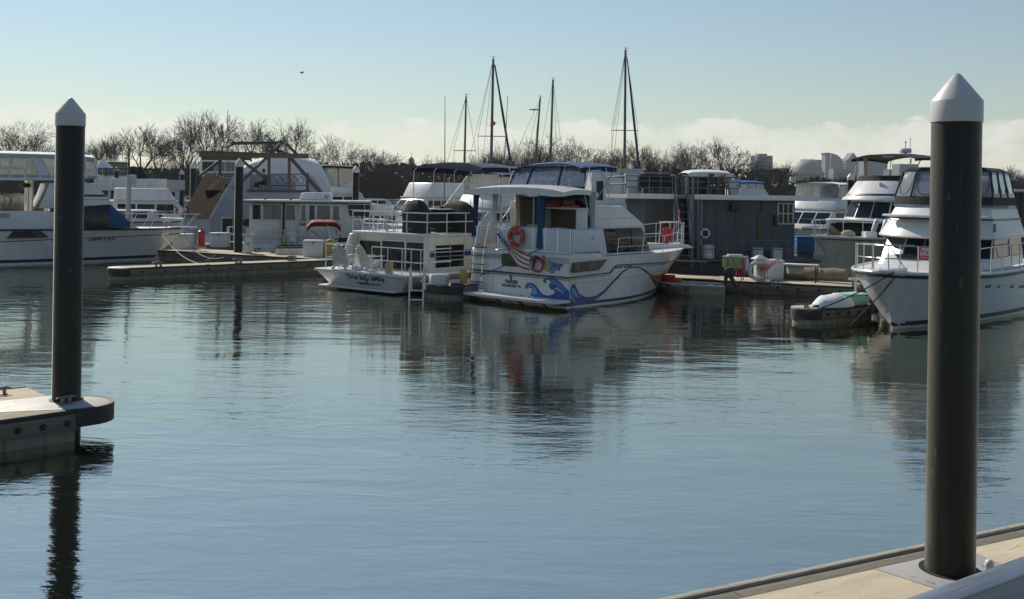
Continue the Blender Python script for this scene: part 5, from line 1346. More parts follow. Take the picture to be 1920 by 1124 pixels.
# hardtop over the aft deck, bridge curtains of clear vinyl under a white top
xe = SA(162, 340)[0]; MB().box(.3, yN*.98, zht, xe-.6, -yN*.98, zht+.13).build('hardtop', M['gelcoat'], ay, bevel=.05)
ztp = SA(60, 288)[1]
x0b, x1b = SA(-30, 330)[0], SA(183, 320)[0]
xr = SA(172, 286)[0]
canopy('bridge_top', M['white_canvas'], ay, [x0b + (x1b-.1-x0b)*i/8 for i in range(9)], [ztp-.12 + .1*min(1, (8-i)/2) for i in range(9)], yN*.90, -yN*.90, .16, .22, .01)
ppx = [(-40, -40), (18, 20), (47, 52), (76, 60), (98, 78), (140, 132), (162, 160), (183, 177)]
for i in range(len(ppx)-1):
    a, b = SA(ppx[i][0], 338, yN*.9), SA(ppx[i+1][0], 338, yN*.9); c_, d = SA(ppx[i+1][1], 296, yN*.9), SA(ppx[i][1], 296, yN*.9)
    z0, z1 = zht+.14, ztp-.2
    for y, sgn in ((yN*.9, 1), (-yN*.9, -1)):
        MB().prism([(a[0], z0), (b[0], z0), (c_[0], z1), (d[0], z1)], 'y', y, y+.006*sgn).build('clear_panel', M['clear'] if i != 3 else M['white_canvas'], ay)
    MB().tube([(b[0], yN*.9, z0), (c_[0], yN*.9, z1)], .05, 6).build('canvas_seam', M['white_canvas'], ay)
MB().box(SA(184, 338)[0]-.01, yN*.88, zht+.14, SA(184, 338)[0], -yN*.88, ztp-.2).build('clear_panel', M['clear'], ay)
MB().box(x0b, yN*.91, zht+.13, x1b, yN*.91+.03, zht+.26).build('curtain_hem', M['grey_canvas'], ay)
for px, lab in ((14, 'left'), (36, 'right')):
    xx = SA(px, 330)[0]
    t = thing('helm_seat', lab + ' helm seat of two behind the clear curtains of the left yacht', 'seat', tuple(fr.w(xx, -.6, zht+.13)), fr.rot, 'helm seats')
    MB().lathe([(.06, 0), (.06, .4)], n=10).build('pedestal', M['steel'], t); MB().box(-.3, -.3, .4, .3, .3, .52).build('cushion', M['plastic_grey'], t, bevel=.05); MB().box(-.32, -.3, .5, -.2, .3, 1.0).build('backrest', M['plastic_grey'], t, bevel=.06)
# side and bow rails
us = [.56+.44*i/16 for i in range(17)]
def ar(u, h): x, y, z = HA.pt(u, 1.0); return (x-.02, max(0, y-.08), HA.zs(u)+h)
lines = []; posts = []
for sg in (1, -1):
    lines.append([(x, sg*y, z) for x, y, z in [ar(u, .75) for u in us]])
    for u in (.58, .65, .72, .79, .86, .92, .97): a, b = ar(u, 0), ar(min(1, u+.025), .75); posts.append(((a[0], sg*a[1], a[2]), (b[0], sg*b[1], b[2])))
lines.append([(L-1, -.35, zbow+.75), (L+.55, -.25, zbow+.78), (L+.7, 0, zbow+.78), (L+.55, .25, zbow+.78), (L-1, .35, zbow+.75)])
for sg in (-1, 1): posts.append(((L-.1, sg*.22, zbow), (L+.5, sg*.25, zbow+.78)))
rail('bow_rail', M['steel'], ay, lines, posts, .02)
MB().prism([(L-1.0, -.32), (L+.45, -.22), (L+.55, 0), (L+.45, .22), (L-1.0, .32)], 'z', zbow-.02, zbow+.08).build('bow_platform', M['gelcoat'], ay, bevel=.02)
x, z = fr.side(311, 439, -.6); HA.decal('hawse', M['steel'], ay, [(x-.2, z-.05, z+.03), (x+.2, z-.02, z+.06)], .014)
# registration number
a, b = SA(183, 449.5, -2.2); 
t_ = text('registration', 'DR 408N CKA', M['ink'], ay, (a, -HA.half(a, b)-.05, b), .25, (R(90), 0, 0), .003, spacing=1.25, bold=.008)
t_.rotation_euler = (R(90), R(-1.0), R(3.5))
for i, (px, m, lab) in enumerate(((327, 'red', 'small red and white flag on the bow rail of the left yacht'), (348, 'blue_canvas', 'small blue and white flag on the bow rail of the left yacht'))):
    x, z = fr.side(px, 392, 0)
    t = thing('pennant', lab, 'flag', tuple(fr.w(x, .1*i, zbow+.75)), fr.rot, 'bow flags of the left yacht')
    h_ = max(.5, z-zbow-.6)
    MB().tube([(0, 0, 0), (0, 0, h_)], .012, 6).build('staff', M['steel'], t)
    MB().shell([[(0, 0, h_), (0, 0, h_*.35)], [(.08, .05, h_*.85), (.06, .03, h_*.2)], [(.22, .0, h_*.55), (.16, .04, h_*.05)]], (0, .01, 0)).build('cloth', M[m], t)
    MB().shell([[(.0, -.02, h_*.7), (0, -.02, h_*.5)], [(.09, .03, h_*.58), (.08, .02, h_*.34)]], (0, .008, 0)).build('white_stripe', M['white_canvas'], t)
line_thing('bow_line', 'pale mooring line sagging from the left yacht bow to the dock', cat_line(fr.w(L-.6, -.6, zbow-.15), G(420, 483, .55), .55, 14), .022, M['rope'])
line_thing('bow_line', 'pale mooring line under the left yacht bow reaching the finger dock', cat_line(fr.w(L-1.6, -1.0, zbow-.2), G(392, 496, .55), .45, 14), .022, M['rope'])
line_thing('bow_line', 'third pale line hanging in front of the two white boxes', cat_line(fr.w(L-.2, .2, zbow), G(405, 477, .55), .9, 14), .018, M['rope'])
# ------------------------------------------------------------------ middle distance docks
dA, fA = dock_px('low finger dock with a round grey end left of the cream houseboat', (244, 503), (640, 487.5), 1.25, bolts=1.0, round_start=1.1)
dB, fB = dock_px('long walkway dock with white boxes before the brown roofed houseboat', (296, 470), (690, 491), 2.5, bolts=1.0)
dC, fC = dock_px('right hand walkway dock before the grey houseboat', (1225, 520), (1603, 539), 2.3, z=.42, bolts=.8)
c = G(818, 560, 0); u_ = Vector((math.sin(R(38)), math.cos(R(38)), 0)); l_ = Vector((-math.cos(R(38)), math.sin(R(38)), 0))
p = c + u_*7 + l_*1.0
dF, fF = dock('short finger dock between the cream houseboat and the wave painted yacht', (p.x, p.y), 218, 6.6, 1.95, zt=.52, round_end=.55)
dG, fG = dock_px('low round ended float with white cover left of the right yacht', (1541, 579), (1640, 571), 1.0, bolts=.5, round_start=1.2)
pe = fC.w((G(1603, 539, .42)-G(1225, 520, .42)).length, 0)
t = thing('dock_post', 'pale square post with a brace at the end of the right walkway dock', 'post', (pe.x, pe.y, 0), fC.rot)
MB().box(-.12, .02, -.5, .06, .2, 1.25).build('post', M['timber_pale'], t, bevel=.01)
MB().prism([(.06, .3), (.06, .45), (.9, -.35), (.78, -.4)], 'y', .05, .13).build('brace', M['timber'], t)

# ------------------------------------------------------------------ grey two level houseboat
p = at(1208, 500, 51); HH = 84
fr = Frame(p, HH); FH = fr; fr0 = fr
M['trim'] = mat('bright_white_trim', (.80, .79, .76), .5, var=.05, dirt=(.5, .48, .44), dscale=(2, 2, 2), damt=.4)
gh = thing('houseboat', 'dark grey flat roofed houseboat with roof deck and outside ladder', 'boat', (p.x, p.y, 0), fr.rot, 'houseboats')
def H(px, py, y=0.0): return fr0.side(px, py, y)
zf = .75; z_un = H(1350, 375)[1]; z_to = H(1350, 365.5)[1]
xl = 0; xr_ = H(1490, 440)[0]; xd0 = H(1264, 440)[0]; xd1 = H(1299, 440)[0]; xe = H(1531, 370)[0]; xs_ = H(1172, 367)[0]
DP = 4.6
# wall boards, one part each
def boards(x0, x1, z0, z1, y, root, m, w_=.46, name='wall_board', depth=.05):
    n = max(1, round((x1-x0)/w_)); k = (x1-x0)/n
    for i in range(n): MB().box(x0+i*k+.006, y, z0, x0+(i+1)*k-.006, y+depth, z1).build(name, m, root, bevel=.004, smooth=False)
boards(xl, xd0, zf, z_un, 0, gh, M['grey_wall']); boards(xd1, xr_, zf, z_un, 0, gh, M['grey_wall'], .62)
MB().box(xl, .052, zf, xd0, DP, z_un).build('house_core', M['grey_wall'], gh); MB().box(xd1, .052, zf, xr_, DP, z_un).build('house_core', M['grey_wall'], gh)
MB().box(xd0, 1.6, zf, xd1, DP, z_un).build('house_core', M['old_white'], gh)
# roof with white fascia in two lengths
for a, b in ((xs_, xd0+.02), (xd1-.12, xe)):
    MB().box(a, -.35, z_un, b, -.27, z_to).build('fascia', M['trim'], gh, bevel=.006)
MB().box(xs_, -.27, z_un+.02, xe, DP+.3, z_to-.03).build('roof_deck', M['plastic_grey'], gh)
MB().box(xs_+.05, -.2, z_to-.03, xe-.05, DP+.2, z_to+.005).build('roof_mat', M['rubber'], gh)
for px, w_ in ((1265, .16), (1296, .22)): x = H(px, 440)[0]; MB().box(x-w_/2, -.04, zf, x+w_/2, .1, z_un).build('door_post', M['old_white'], gh, bevel=.01)
# round window over a slatted wood panel
x, z = H(1242, 390.5); MB().lathe([(.30, 0), (.30, .05), (.25, .05), (.25, .02), (0, .02)], n=24).build('round_window', M['black'], gh, loc=(x, 0, z)).rotation_euler = (R(90), 0, 0)
x0, z0 = H(1222, 428); x1, z1 = H(1253, 400)
for i in range(8): k = (x1-x0)/8; MB().box(x0+i*k+.008, -.03, z0, x0+(i+1)*k-.008, -.001, z1).build('wood_slat', M['wood'], gh)
# windows: three by two white sashes at the right, slim outlined panel, air conditioner on a bracket
x0, z0 = H(1457, 421); x1, z1 = H(1488, 381)
wf = MB().box(x0, -.05, z0, x1, -.001, z1).build('window', M['old_white'], gh, bevel=.01)
for i in range(3):
    for j in range(2):
        a = x0+.05+(x1-x0-.08)*i/3; b = z0+.05+(z1-z0-.08)*j/2
        MB().box(a+.02, -.06, b+.02, a+(x1-x0)/3-.06, -.052, b+(z1-z0)/2-.07).build('pane', M['glass'], wf)
x0, z0 = H(1378, 428); x1, z1 = H(1391, 384); MB().box(x0, -.012, z0, x1, -.001, z1).build('panel_frame', M['black'], gh); MB().box(x0+.05, -.02, z0+.05, x1-.05, -.0125, z1-.05).build('panel_pane', M['grey_wall'], gh)
x0, z0 = H(1367, 396); x1, z1 = H(1383, 380); MB().box(x0, -.35, z0, x1, -.001, z1).build('air_conditioner', M['dark_iron'], gh, bevel=.03)
x0, z0 = H(1420, 445); x1, z1 = H(1432, 399); o = MB().box(x0, -.10, z0, x1, -.055, z1).build('leaning_board', M['wood'], loc=fr.w(0, 0)); o.rotation_euler = (0, 0, fr.rot); tag(o, 'brown board leaning on the grey houseboat wall', 'board')
x0, z0 = H(1450, 423); x1, z1 = H(1456, 404); MB().box(x0, -.25, z0, x1, -.002, z1).build('meter_box', M['black'], gh, bevel=.02)
x, z0 = H(1316, 376); MB().box(x-.015, -.012, zf, x+.015, -.001, z_un).build('corner_trim', M['old_white'], gh)
x, z = H(1428, 392); MB().tube([(x, -.06, z_un), (x, -.06, z)], .012, 6).lathe([(.05, -.12), (.07, 0), (0, .02)], (x, -.06, z), 8).build('lamp', M['black'], gh)
# pontoon deck with black hull
MB().box(xl-1.2, -1.15, zf-.14, xe-.2, DP+.5, zf).build('side_deck', M['grey_wall'], gh, bevel=.02)
MB().box(xl-.9, -.9, -.4, xe-.6, DP+.3, zf-.142).build('pontoon_hull', M['bottom'], gh, bevel=.1)
xs2 = [H(p, 470, -1.05)[0] for p in (1312, 1335, 1362, 1392, 1420, 1449, 1477)]
zt_ = zf+.95
rail('deck_rail', M['rail_grey'], gh, [[(xs2[0], -1.08, zt_), (xs2[-1]+.6, -1.08, zt_)], [(xs2[0], -1.08, zf+.5), (xs2[-1]+.6, -1.08, zf+.5)]], [((x, -1.08, zf), (x, -1.08, zt_)) for x in xs2], .022)
# roof railing
zr_ = H(1230, 331)[1]
for x0p, x1p, n in ((1174, 1261, 4), (1289, 1386, 5)):
    a, b = H(x0p, 350, -.2)[0], H(x1p, 350, -.2)[0]
    rail('roof_rail', M['rail_grey'], gh, [[(a, -.2, z), (b, -.2, z)] for z in (z_to+.32, z_to+.64, zr_)] + ([[(b, -.2, z), (b, DP, z)] for z in (z_to+.5, zr_)] if x0p > 1200 else [[(a, -.2, z), (a, DP, z)] for z in (z_to+.5, zr_)]), [((a+(b-a)*i/n, -.2, z_to), (a+(b-a)*i/n, -.2, zr_)) for i in range(n+1)], .028)
a, b = H(1174, 350)[0], H(1386, 350)[0]
rail('roof_rail', M['rail_grey'], gh, [[(a, DP, z), (b, DP, z)] for z in (z_to+.5, zr_)], [((a+(b-a)*i/7, DP, z_to), (a+(b-a)*i/7, DP, zr_)) for i in range(8)], .028)
# outside ladder-stair
xa, xb = H(1266, 440, -.5)[0], H(1289, 440, -.5)[0]
for x in (xa, xb):
    MB().prism([(-1.25, zf), (-1.05, zf), (-.15, z_to+.1), (-.35, z_to+.1)], 'x', x-.03, x+.03).build('stair_string', M['rail_grey'], gh)
    tubes('stair_rail', M['rail_grey'], gh, [[(x, -1.5, zf+.7), (x, -.4, z_to+.95), (x, .5, z_to+.95)], [(x, -.35, z_to), (x, -.35, z_to+.95)]], .03)
for i in range(9):
    k = (i+.5)/9; MB().box(xa, -1.3+1.0*k, zf+(z_to-zf)*k-.02, xb, -1.02+1.0*k, zf+(z_to-zf)*k+.02).build('stair_tread', M['rail_grey'], gh)
tubes('stair_post', M['rail_grey'], gh, [[(xb+.05, -1.2, 0.3), (xb+.05, -1.2, zr_)], [(xb+.42, -.9, zf), (xb+.42, -.9, z_un)]], .07, 8)
for i in range(7): z = zf+.5+i*.38; MB().tube([(xb+.05, -1.2, z+.25), (xb+.42, -.9, z)], .02, 6).build('lattice_brace', M['rail_grey'], gh)
# things on and by it
x, z = H(1322, 438, -.08)
lb = thing('lifebuoy', 'white lifebuoy hanging on the dark grey houseboat wall', 'lifebuoy', tuple(fr.w(x, -.10, z)), fr.rot)
torus((0, 0, 0), .21, .065, 'y', 28, 10).build('ring', M['plastic'], lb)
for k in range(4): a = R(90*k+45); MB().tube([(math.cos(a)*(.21+.07*math.sin(t)), .07*math.cos(t), math.sin(a)*(.21+.07*math.sin(t))) for t in [2*math.pi*i/12 for i in range(12)]], .014, 6, closed=True).build('band', M['dark_iron'], lb)
def roofgrill(px, lab, w_):
    x, z = H(px, 345, 1.2)
    t = thing('covered_grill', lab, 'grill', tuple(fr.w(x, 1.2, z_to)), fr.rot, 'covered grills on the grey roof')
    rows = []
    for z, k in ((.28, 1.0), (.55, .98), (.85, 1.02), (1.0, .9), (1.1, .5)):
        rows.append([(k*w_*math.copysign(abs(math.cos(a))**.5, math.cos(a)), k*.38*math.copysign(abs(math.sin(a))**.5, math.sin(a)), z) for a in [2*math.pi*i/20 for i in range(20)]])
    MB().grid(rows, closed=True).add(rows[-1], [tuple(range(20))]).build('cover', M['black_canvas'], t)
    for sx in (-.8, .8):
        for sy in (-.25, .25): MB().tube([(sx*w_, sy, 0), (sx*w_, sy, .35)], .03, 6).build('leg', M['dark_iron'], t)
roofgrill(1218, 'left of two black covered grills on the grey houseboat roof', .62); roofgrill(1246, 'right of two black covered grills on the grey houseboat roof', .52)
o = None
x, z = H(1188, 350, 1.4)
pl = thing('planter_tub', 'pale tapered tub at the left end of the grey houseboat roof', 'tub', tuple(fr.w(x, 1.4, z_to)), fr.rot)
MB().lathe([(.34, 0), (.48, .95), (.51, .95), (.51, 1.02), (.44, 1.02), (.42, .9)], n=20).build('tub', M['plastic'], pl)
cp = thing('sun_canopy', 'scalloped white canopy on thin legs over the grey roof deck', 'canopy', tuple(fr.w(H(1322, 350, 2.0)[0], 2.0, z_to)), fr.rot)
zc_ = H(1322, 327, 2.0)[1]-z_to
hw = (H(1364, 350, 2.0)[0]-H(1281, 350, 2.0)[0])/2
rows = []
for i in range(17):
    x = -hw+2*hw*i/16; e = math.sin(math.pi*i/16)**.35
    rows.append([(x, -1.0, zc_-.18-.05*abs(math.sin(i*.78))+.06*e), (x, -.98, zc_+.0+.10*e), (x, -.5, zc_+.06+.16*e), (x, 0, zc_+.07+.18*e), (x, .5, zc_+.06+.16*e), (x, .98, zc_+.10*e), (x, 1.0, zc_-.18)])
MB().shell(rows, (0, 0, -.015)).build('cover', M['white_canvas'], cp)
for x in (-hw+.08, hw-.08):
    for y in (-.95, .95): MB().tube([(x, y, 0), (x, y, zc_)], .035, 6).build('leg', M['dark_iron'], cp)
def woodchair(px, y, lab, rz):
    x, z = H(px, 350, y); t = thing('wooden_chair', lab, 'chair', tuple(fr.w(x, y, z_to)), fr.rot+rz, 'wooden chairs on the grey roof deck')
    for sx in (-.24, .24):
        for sy in (-.24, .24): MB().box(sx-.03, sy-.03, 0, sx+.03, sy+.03, .45 if sy < 0 else 1.05).build('leg', M['wood'], t)
    MB().box(-.28, -.28, .42, .28, .28, .47).build('seat', M['wood'], t)
    for i in range(5): MB().box(-.22+i*.095, .22, .5, -.16+i*.095, .25, 1.02).build('back_slat', M['wood'], t)
    MB().box(-.28, .20, .98, .28, .26, 1.08).build('top_rail', M['wood'], t)
for i, (px, y, lab) in enumerate(((1330, 1.2, 'leftmost wooden chair under the scalloped white canopy'), (1343, .8, 'second wooden chair from the white bin on the grey roof'), (1356, 1.3, 'third wooden chair, just under the right end of the canopy'), (1365, .7, 'wooden chair beside the white bin on the grey roof'))): woodchair(px, y, lab, .5*i)
x, z = H(1375, 350, .4)
cb = thing('lidded_bin', 'white tapered lidded bin at the right end of the grey roof rail', 'bin', tuple(fr.w(x, .4, z_to)), fr.rot)
MB().prism([(-.20, 0), (.20, 0), (.27, .72), (-.27, .72)], 'y', -.22, .22).build('body', M['plastic'], cb, bevel=.02); MB().box(-.29, -.25, .72, .29, .25, .80).build('lid', M['plastic'], cb, bevel=.03)
dk_ = thing('cabinet_box', 'dark cabinet under the left end of the scalloped white canopy', 'cabinet', tuple(fr.w(H(1306, 350, 1.5)[0], 1.5, z_to)), fr.rot)
MB().box(-.55, -.3, .0, .55, .3, .85).build('body', M['black'], dk_, bevel=.02); MB().box(-.58, -.33, .85, .58, .33, .90).build('lid', M['dark_iron'], dk_)
wt = thing('water_tank', 'shiny white drum on the side deck under the lifebuoy', 'tank', tuple(fr.w(H(1327, 480, -.6)[0], -.6, zf)), fr.rot)
MB().lathe([(.0, 0), (.30, .02), (.32, .08), (.32, .62), (.29, .68), (0, .70)], n=20).build('body', M['plastic'], wt); MB().lathe([(.325, .2), (.325, .23)], n=20).lathe([(.325, .5), (.325, .53)], n=20).build('band', M['steel'], wt)
for px, lab in ((1420, 'left of two pale boxes on the grey houseboat side deck'), (1456, 'right of two pale boxes on the grey houseboat side deck')):
    o = MB().box(-.24, -.2, 0, .24, .2, .50).box(-.26, -.22, .501, .26, .22, .56).build('storage_box', M['plastic'], bevel=.02, loc=fr.w(H(px, 470, -.5)[0], -.5, zf)); o.rotation_euler = (0, 0, fr.rot); tag(o, lab, 'box', 'pale boxes on the side deck')
fg2 = thing('carved_figure', 'brown carved figure standing by the grey houseboat doorway', 'statue', tuple(fr.w(H(1260, 425, -.5)[0], -.5, zf)), fr.rot)
zz = H(1260, 416, -.5)[1]-zf
MB().lathe([(.0, 0), (.16, 0), (.2, zz*.3), (.24, zz*.55), (.18, zz*.78), (.07, zz*.84)], n=14).build('body', M['log'], fg2); MB().ball((0, 0, zz*.92), .13, sz=1.2).build('head', M['wood'], fg2)

# ------------------------------------------------------------------ white river cruiser behind the red topped pontoon boat
p = at(467, 460, 57); fr = Frame(p, 85); fr1 = fr
def D(px, py, y=0.0): return fr1.side(px, py, y)
wc = thing('river_cruiser', 'long white river cruiser with big curtained windows behind the walkway', 'boat', (p.x, p.y, 0), fr.rot, 'houseboats')
zrf = D(560, 381)[1]; zfl = .55; xA = D(467, 420)[0]; xB = D(562, 420)[0]; xC = D(648, 420)[0]; xD = D(735, 420)[0]
MB().prism([(xA-.6, .35), (xA-.5, .9), (xD+3.2, 1.15), (xD+2.2, -.3), (xA-.3, -.4)], 'y', -.5, 3.9).build('hull', M['gelcoat'], wc, bevel=.1)
MB().box(xA, 0, .85, xB, 3.4, zrf).build('cabin', M['old_white'], wc, bevel=.03)
q = [(xB+.005, .85), (xB+.005, zrf), (xC+.35, zrf), (xC+.75, 1.35+.6), (xD+.8, 1.9), (xD+1.6, 1.1), (xD+1.6, .85)]
MB().prism(q, 'y', -.25, 3.6).build('cabin', M['old_white'], wc, bevel=.03)
MB().box(D(455, 378, -.3)[0], -.4, zrf, D(693, 380, -.3)[0], 3.8, zrf+.06).build('roof_edge', M['black'], wc, bevel=.01)
MB().box(D(455, 378, -.3)[0]+.03, -.42, zrf+.062, D(690, 380, -.3)[0], 3.78, zrf+.16).build('roof', M['gelcoat'], wc, bevel=.02)
def win(px0, py0, px1, py1, m='curtain', y=0.0, root=wc, name='window'):
    x0, z0 = D(px0, py1, y); x1, z1 = D(px1, py0, y)
    f_ = MB().box(x0, y-.03, z0, x1, y-.001, z1).build(name, M['alu'], root, bevel=.008)
    MB().box(x0+.05, y-.036, z0+.05, x1-.05, y-.031, z1-.05).build('pane', M[m], f_)
win(472, 383, 491, 413, 'glass_grey'); win(492, 382, 530, 413, 'curtain'); win(534, 384, 555, 414, 'curtain')
win(563, 384, 575, 416, 'curtain', -.25); win(578, 384, 592, 414, 'glass_grey', -.25); win(593, 384, 621, 414, 'curtain', -.25); win(623, 385, 638, 414, 'curtain', -.25)
x0, z0 = D(652, 405, -.3); x1, z1 = D(694, 384, -.3); MB().prism([(x0+.12, z0), (x0-.08, z1), (x1, z1), (x1, z0)], 'y', -.3, -.252).build('open_bridge', M['glass'], wc)
MB().box(x0-.1, -.2, z0, x1+.2, 3.0, z1+.02).build('bridge_side', M['gelcoat'], wc)
for z in (z0+.35, z1): MB().tube([(x0, -.4, z), (x1+2.5, -.4, z)], .025, 6).build('bridge_rail', M['rail_white'], wc)
for i in range(5): x = x0+(x1+2.5-x0)*i/4; MB().tube([(x, -.4, z0-.1), (x, -.4, z1)], .022, 6).build('stanchion', M['rail_white'], wc)
for a, b, c_, d in ((560, 428, 575, 443), (620, 417, 640, 430), (660, 417, 678, 430), (660, 432, 678, 446)):
    x0, z0 = D(a, d, -.25); x1, z1 = D(c_, b, -.25); MB().box(x0, -.29, z0, x1, -.251, z1).build('hatch', M['old_white'], wc, bevel=.05)
x, z = D(567, 421, -.26); text('number', '164', M['ink'], wc, (x, -.262, z), .24, (R(90), 0, 0), .003, bold=.01)
MB().tube([(D(532, 400)[0], -.06, .9), (D(532, 400)[0], -.06, zrf)], .07, 8).build('drain_pipe', M['black'], wc)
x, z = D(593, 373, 1); ac = MB().prism([(-.95, 0), (-.8, .38), (-.6, .45), (.75, .45), (.9, .38), (.9, 0)], 'y', -.5, .5).build('roof_air_conditioner', M['gelcoat'], wc, bevel=.06, loc=(x, 1.0, zrf+.16))
MB().box(.5, -.52, .12, .75, -.501, .3).build('vent', M['plastic_grey'], ac)
for px in (497, 545): MB().ball((D(px, 376, .5)[0], .5, zrf+.2), .08).build('roof_light', M['dark_iron'], wc)
for za, zb_ in ((1.25, 1.25), (1.6, 1.6)): MB().tube([(xA, -.45, za), (xD, -.45, zb_)], .02, 6).build('side_rail', M['rail_white'], wc)
for i in range(9): x = xA+(xD-xA)*i/8; MB().tube([(x, -.45, .85), (x, -.45, 1.6)], .018, 6).build('stanchion', M['rail_white'], wc)
MB().box(xA-.05, -.5, .86, xB, -.3, 1.02).build('walkway', M['old_white'], wc, bevel=.02)

# ------------------------------------------------------------------ houseboat with the brown gambrel roof
p = at(395, 455, 63); fr = Frame(p, 57); fr2 = fr
def C_(px, py, y=0.0): return fr2.side(px, py, y)
bh = thing('houseboat', 'blue grey clapboard houseboat with brown roof and open timber gable', 'boat', (p.x, p.y, 0), fr.rot, 'houseboats')
gx = [C_(*k) for k in ((395, 407), (441, 325), (455, 325), (577, 325), (592, 345), (622, 387))]
zb0 = .45; xW = gx[5][0]; ze = gx[0][1]; zkn = gx[1][1]
DPc = 6.2
# clapboards joined as a part: too fine to pick apart one by one
def clap(x0f, x1f, z0, z1, y, name, flip=False, step=.16):
    mb = MB(); z = z0
    while z < z1-.01:
        zn = min(z+step, z1)
        a0, a1, b0, b1 = x0f(z), x1f(z), x0f(zn), x1f(zn)
        if a1-a0 > .05:
            mb.add([(a0, y-.03, z), (a1, y-.03, z), (max(b1, a0), y-.008, zn), (b0, y-.008, zn), (a0, y, z), (a1, y, z), (max(b1, a0), y, zn), (b0, y, zn)], [(0,1,2,3), (0,4,5,1), (3,2,6,7), (0,3,7,4), (1,5,6,2)])
        z = zn
    return mb
def xL(z):
    return gx[0][0] if z < ze else gx[0][0] + (gx[1][0]-gx[0][0])*(z-ze)/(zkn-ze)
def xRt(z):
    z5 = gx[5][1]; z4 = gx[3][1]
    return xW if z < z5 else xW + (gx[3][0]+.3-xW)*(z-z5)/(z4-z5)
bal0 = C_(468, 357); bal1 = C_(579, 327); zbl = bal0[1]
clap(xL, xRt, zb0, zbl, 0, '').build('clapboard_wall', M['siding'], bh, kind='stuff', smooth=False)
clap(xL, lambda z: bal0[0], zbl, zkn, 0, '').build('clapboard_wall', M['siding'], bh, kind='stuff', smooth=False)
clap(lambda z: bal1[0], xRt, zbl, zkn-.05, 0, '').build('clapboard_wall', M['siding'], bh, kind='stuff', smooth=False)
pr = [(xL(z), z) for z in (zb0, ze, zbl)] + [(xRt(z), z) for z in (zbl, gx[5][1], zb0)]
MB().prism(pr, 'y', .01, DPc).build('house_core', M['siding'], bh)
MB().box(bal0[0]+.3, 2.3, zbl, bal1[0], 2.36, zkn).build('balcony_back_wall', M['siding'], bh)
# eave wall on the left, seen end on to the depth
mb = MB(); z = zb0
while z < ze-.02:
    zn = min(z+.16, ze); x = gx[0][0]
    mb.add([(x-.03, 0, z), (x-.03, DPc, z), (x-.008, DPc, zn), (x-.008, 0, zn), (x, 0, z), (x, DPc, z), (x, DPc, zn), (x, 0, zn)], [(0,1,2,3), (0,4,5,1), (3,2,6,7), (0,3,7,4), (1,5,6,2)]); z = zn
mb.build('clapboard_wall', M['siding'], bh, kind='stuff', smooth=False)
# shingled slope with an eyebrow dormer
e = Vector((gx[1][0]-gx[0][0], 0, zkn-ze)); nrm = Vector((-e.z, 0, e.x)).normalized()
a = Vector((gx[0][0], -.18, ze)) - e*.06; b = Vector((gx[1][0], -.18, zkn))
rows = []
nco = 26
for i in range(nco):
    q0 = a.lerp(b, i/nco); q1 = a.lerp(b, (i+1)/nco)
    s_ = MB().poly([q0+nrm*.042, q0+nrm*.042+Vector((0, DPc+.4, 0)), q1+nrm*.030+Vector((0, DPc+.4, 0)), q1+nrm*.030], -nrm*.03)
    s_.build('shingle_course', M['shingle'], bh, smooth=False)
MB().poly([a, a+Vector((0, DPc+.4, 0)), b+Vector((0, DPc+.4, 0)), b], -nrm*.04).build('roof_slope', M['wood'], bh)
for y in (-.2,): MB().poly([a+Vector((0, -.02, 0))+nrm*.07, b+Vector((0, -.02, 0))+nrm*.07, b+Vector((0, -.02, 0))-nrm*.12, a+Vector((0, -.02, 0))-nrm*.12], (0, .04, 0)).build('barge_board', M['siding'], bh)
m_ = a.lerp(b, .50); rows = []; rows2 = []
for i in range(17):
    t_ = i/16; y = .9 + 3.4*t_; h_ = math.sin(math.pi*t_)**1.3; base = m_ + Vector((0, y, 0)) + e*(.10-.02*math.sin(math.pi*t_))
    rows.append([base+nrm*.05, base+nrm*(.05+.13*h_)+e*.02, base+nrm*(.05+.09*h_)+e*.16*h_, base+nrm*.045+e*.30*h_])
    rows2.append([base+nrm*.048-e*.15*h_, base+nrm*(.052+.11*h_)+e*.015])
MB().grid(rows).build('eyebrow_dormer', M['shingle'], bh); MB().grid(rows2).build('dormer_louvre', mat('dull_black_louvre', (.008, .008, .008), 1.0, spec=0.0), bh)
# open timber frame of the gable
def beam(pa, pb, w_, y, m, d=.14, name='timber'):
    x0, z0 = C_(*pa, y=y); x1, z1 = C_(*pb, y=y); v = Vector((x1-x0, 0, z1-z0)).normalized(); n_ = Vector((-v.z, 0, v.x))*w_/2
    MB().poly([Vector((x0, y, z0))+n_, Vector((x1, y, z1))+n_, Vector((x1, y, z1))-n_, Vector((x0, y, z0))-n_], (0, d, 0)).build(name, m, bh)
tg = mat('painted_grey_timber', (.085, .082, .085), .8, var=.2, scale=3, bump=.2, bscale=6); tb_ = mat('brown_stained_timber', (.125, .09, .07), .8, var=.25, scale=3, bump=.3, bscale=6)
beam((374, 290), (579, 293), .32, -.35, tb_, name='eave_beam'); beam((378, 297), (470, 298), .22, -.2, tb_, name='eave_beam')
beam((433, 269), (537, 268), .20, .6, tg, name='ridge_beam'); beam((425, 277), (440, 270), .12, .6, tg, name='rafter')
beam((536, 268), (560, 293), .16, -.12, tg, name='rafter'); beam((545, 296), (624, 386), .20, -.14, tg, name='rafter')
beam((526, 270), (440, 355), .17, -.12, tg, name='brace'); beam((452, 300), (492, 330), .17, -.10, tg, name='brace'); beam((420, 296), (375, 330), .15, 1.5, tg, name='brace'); beam((500, 272), (545, 292), .13, .3, tg, name='brace')
beam((505, 292), (505, 361), .16, -.2, tb_, name='post'); beam((543, 292), (543, 361), .16, -.2, tb_, name='post'); beam((413, 293), (413, 330), .14, 1.2, tg, name='post')
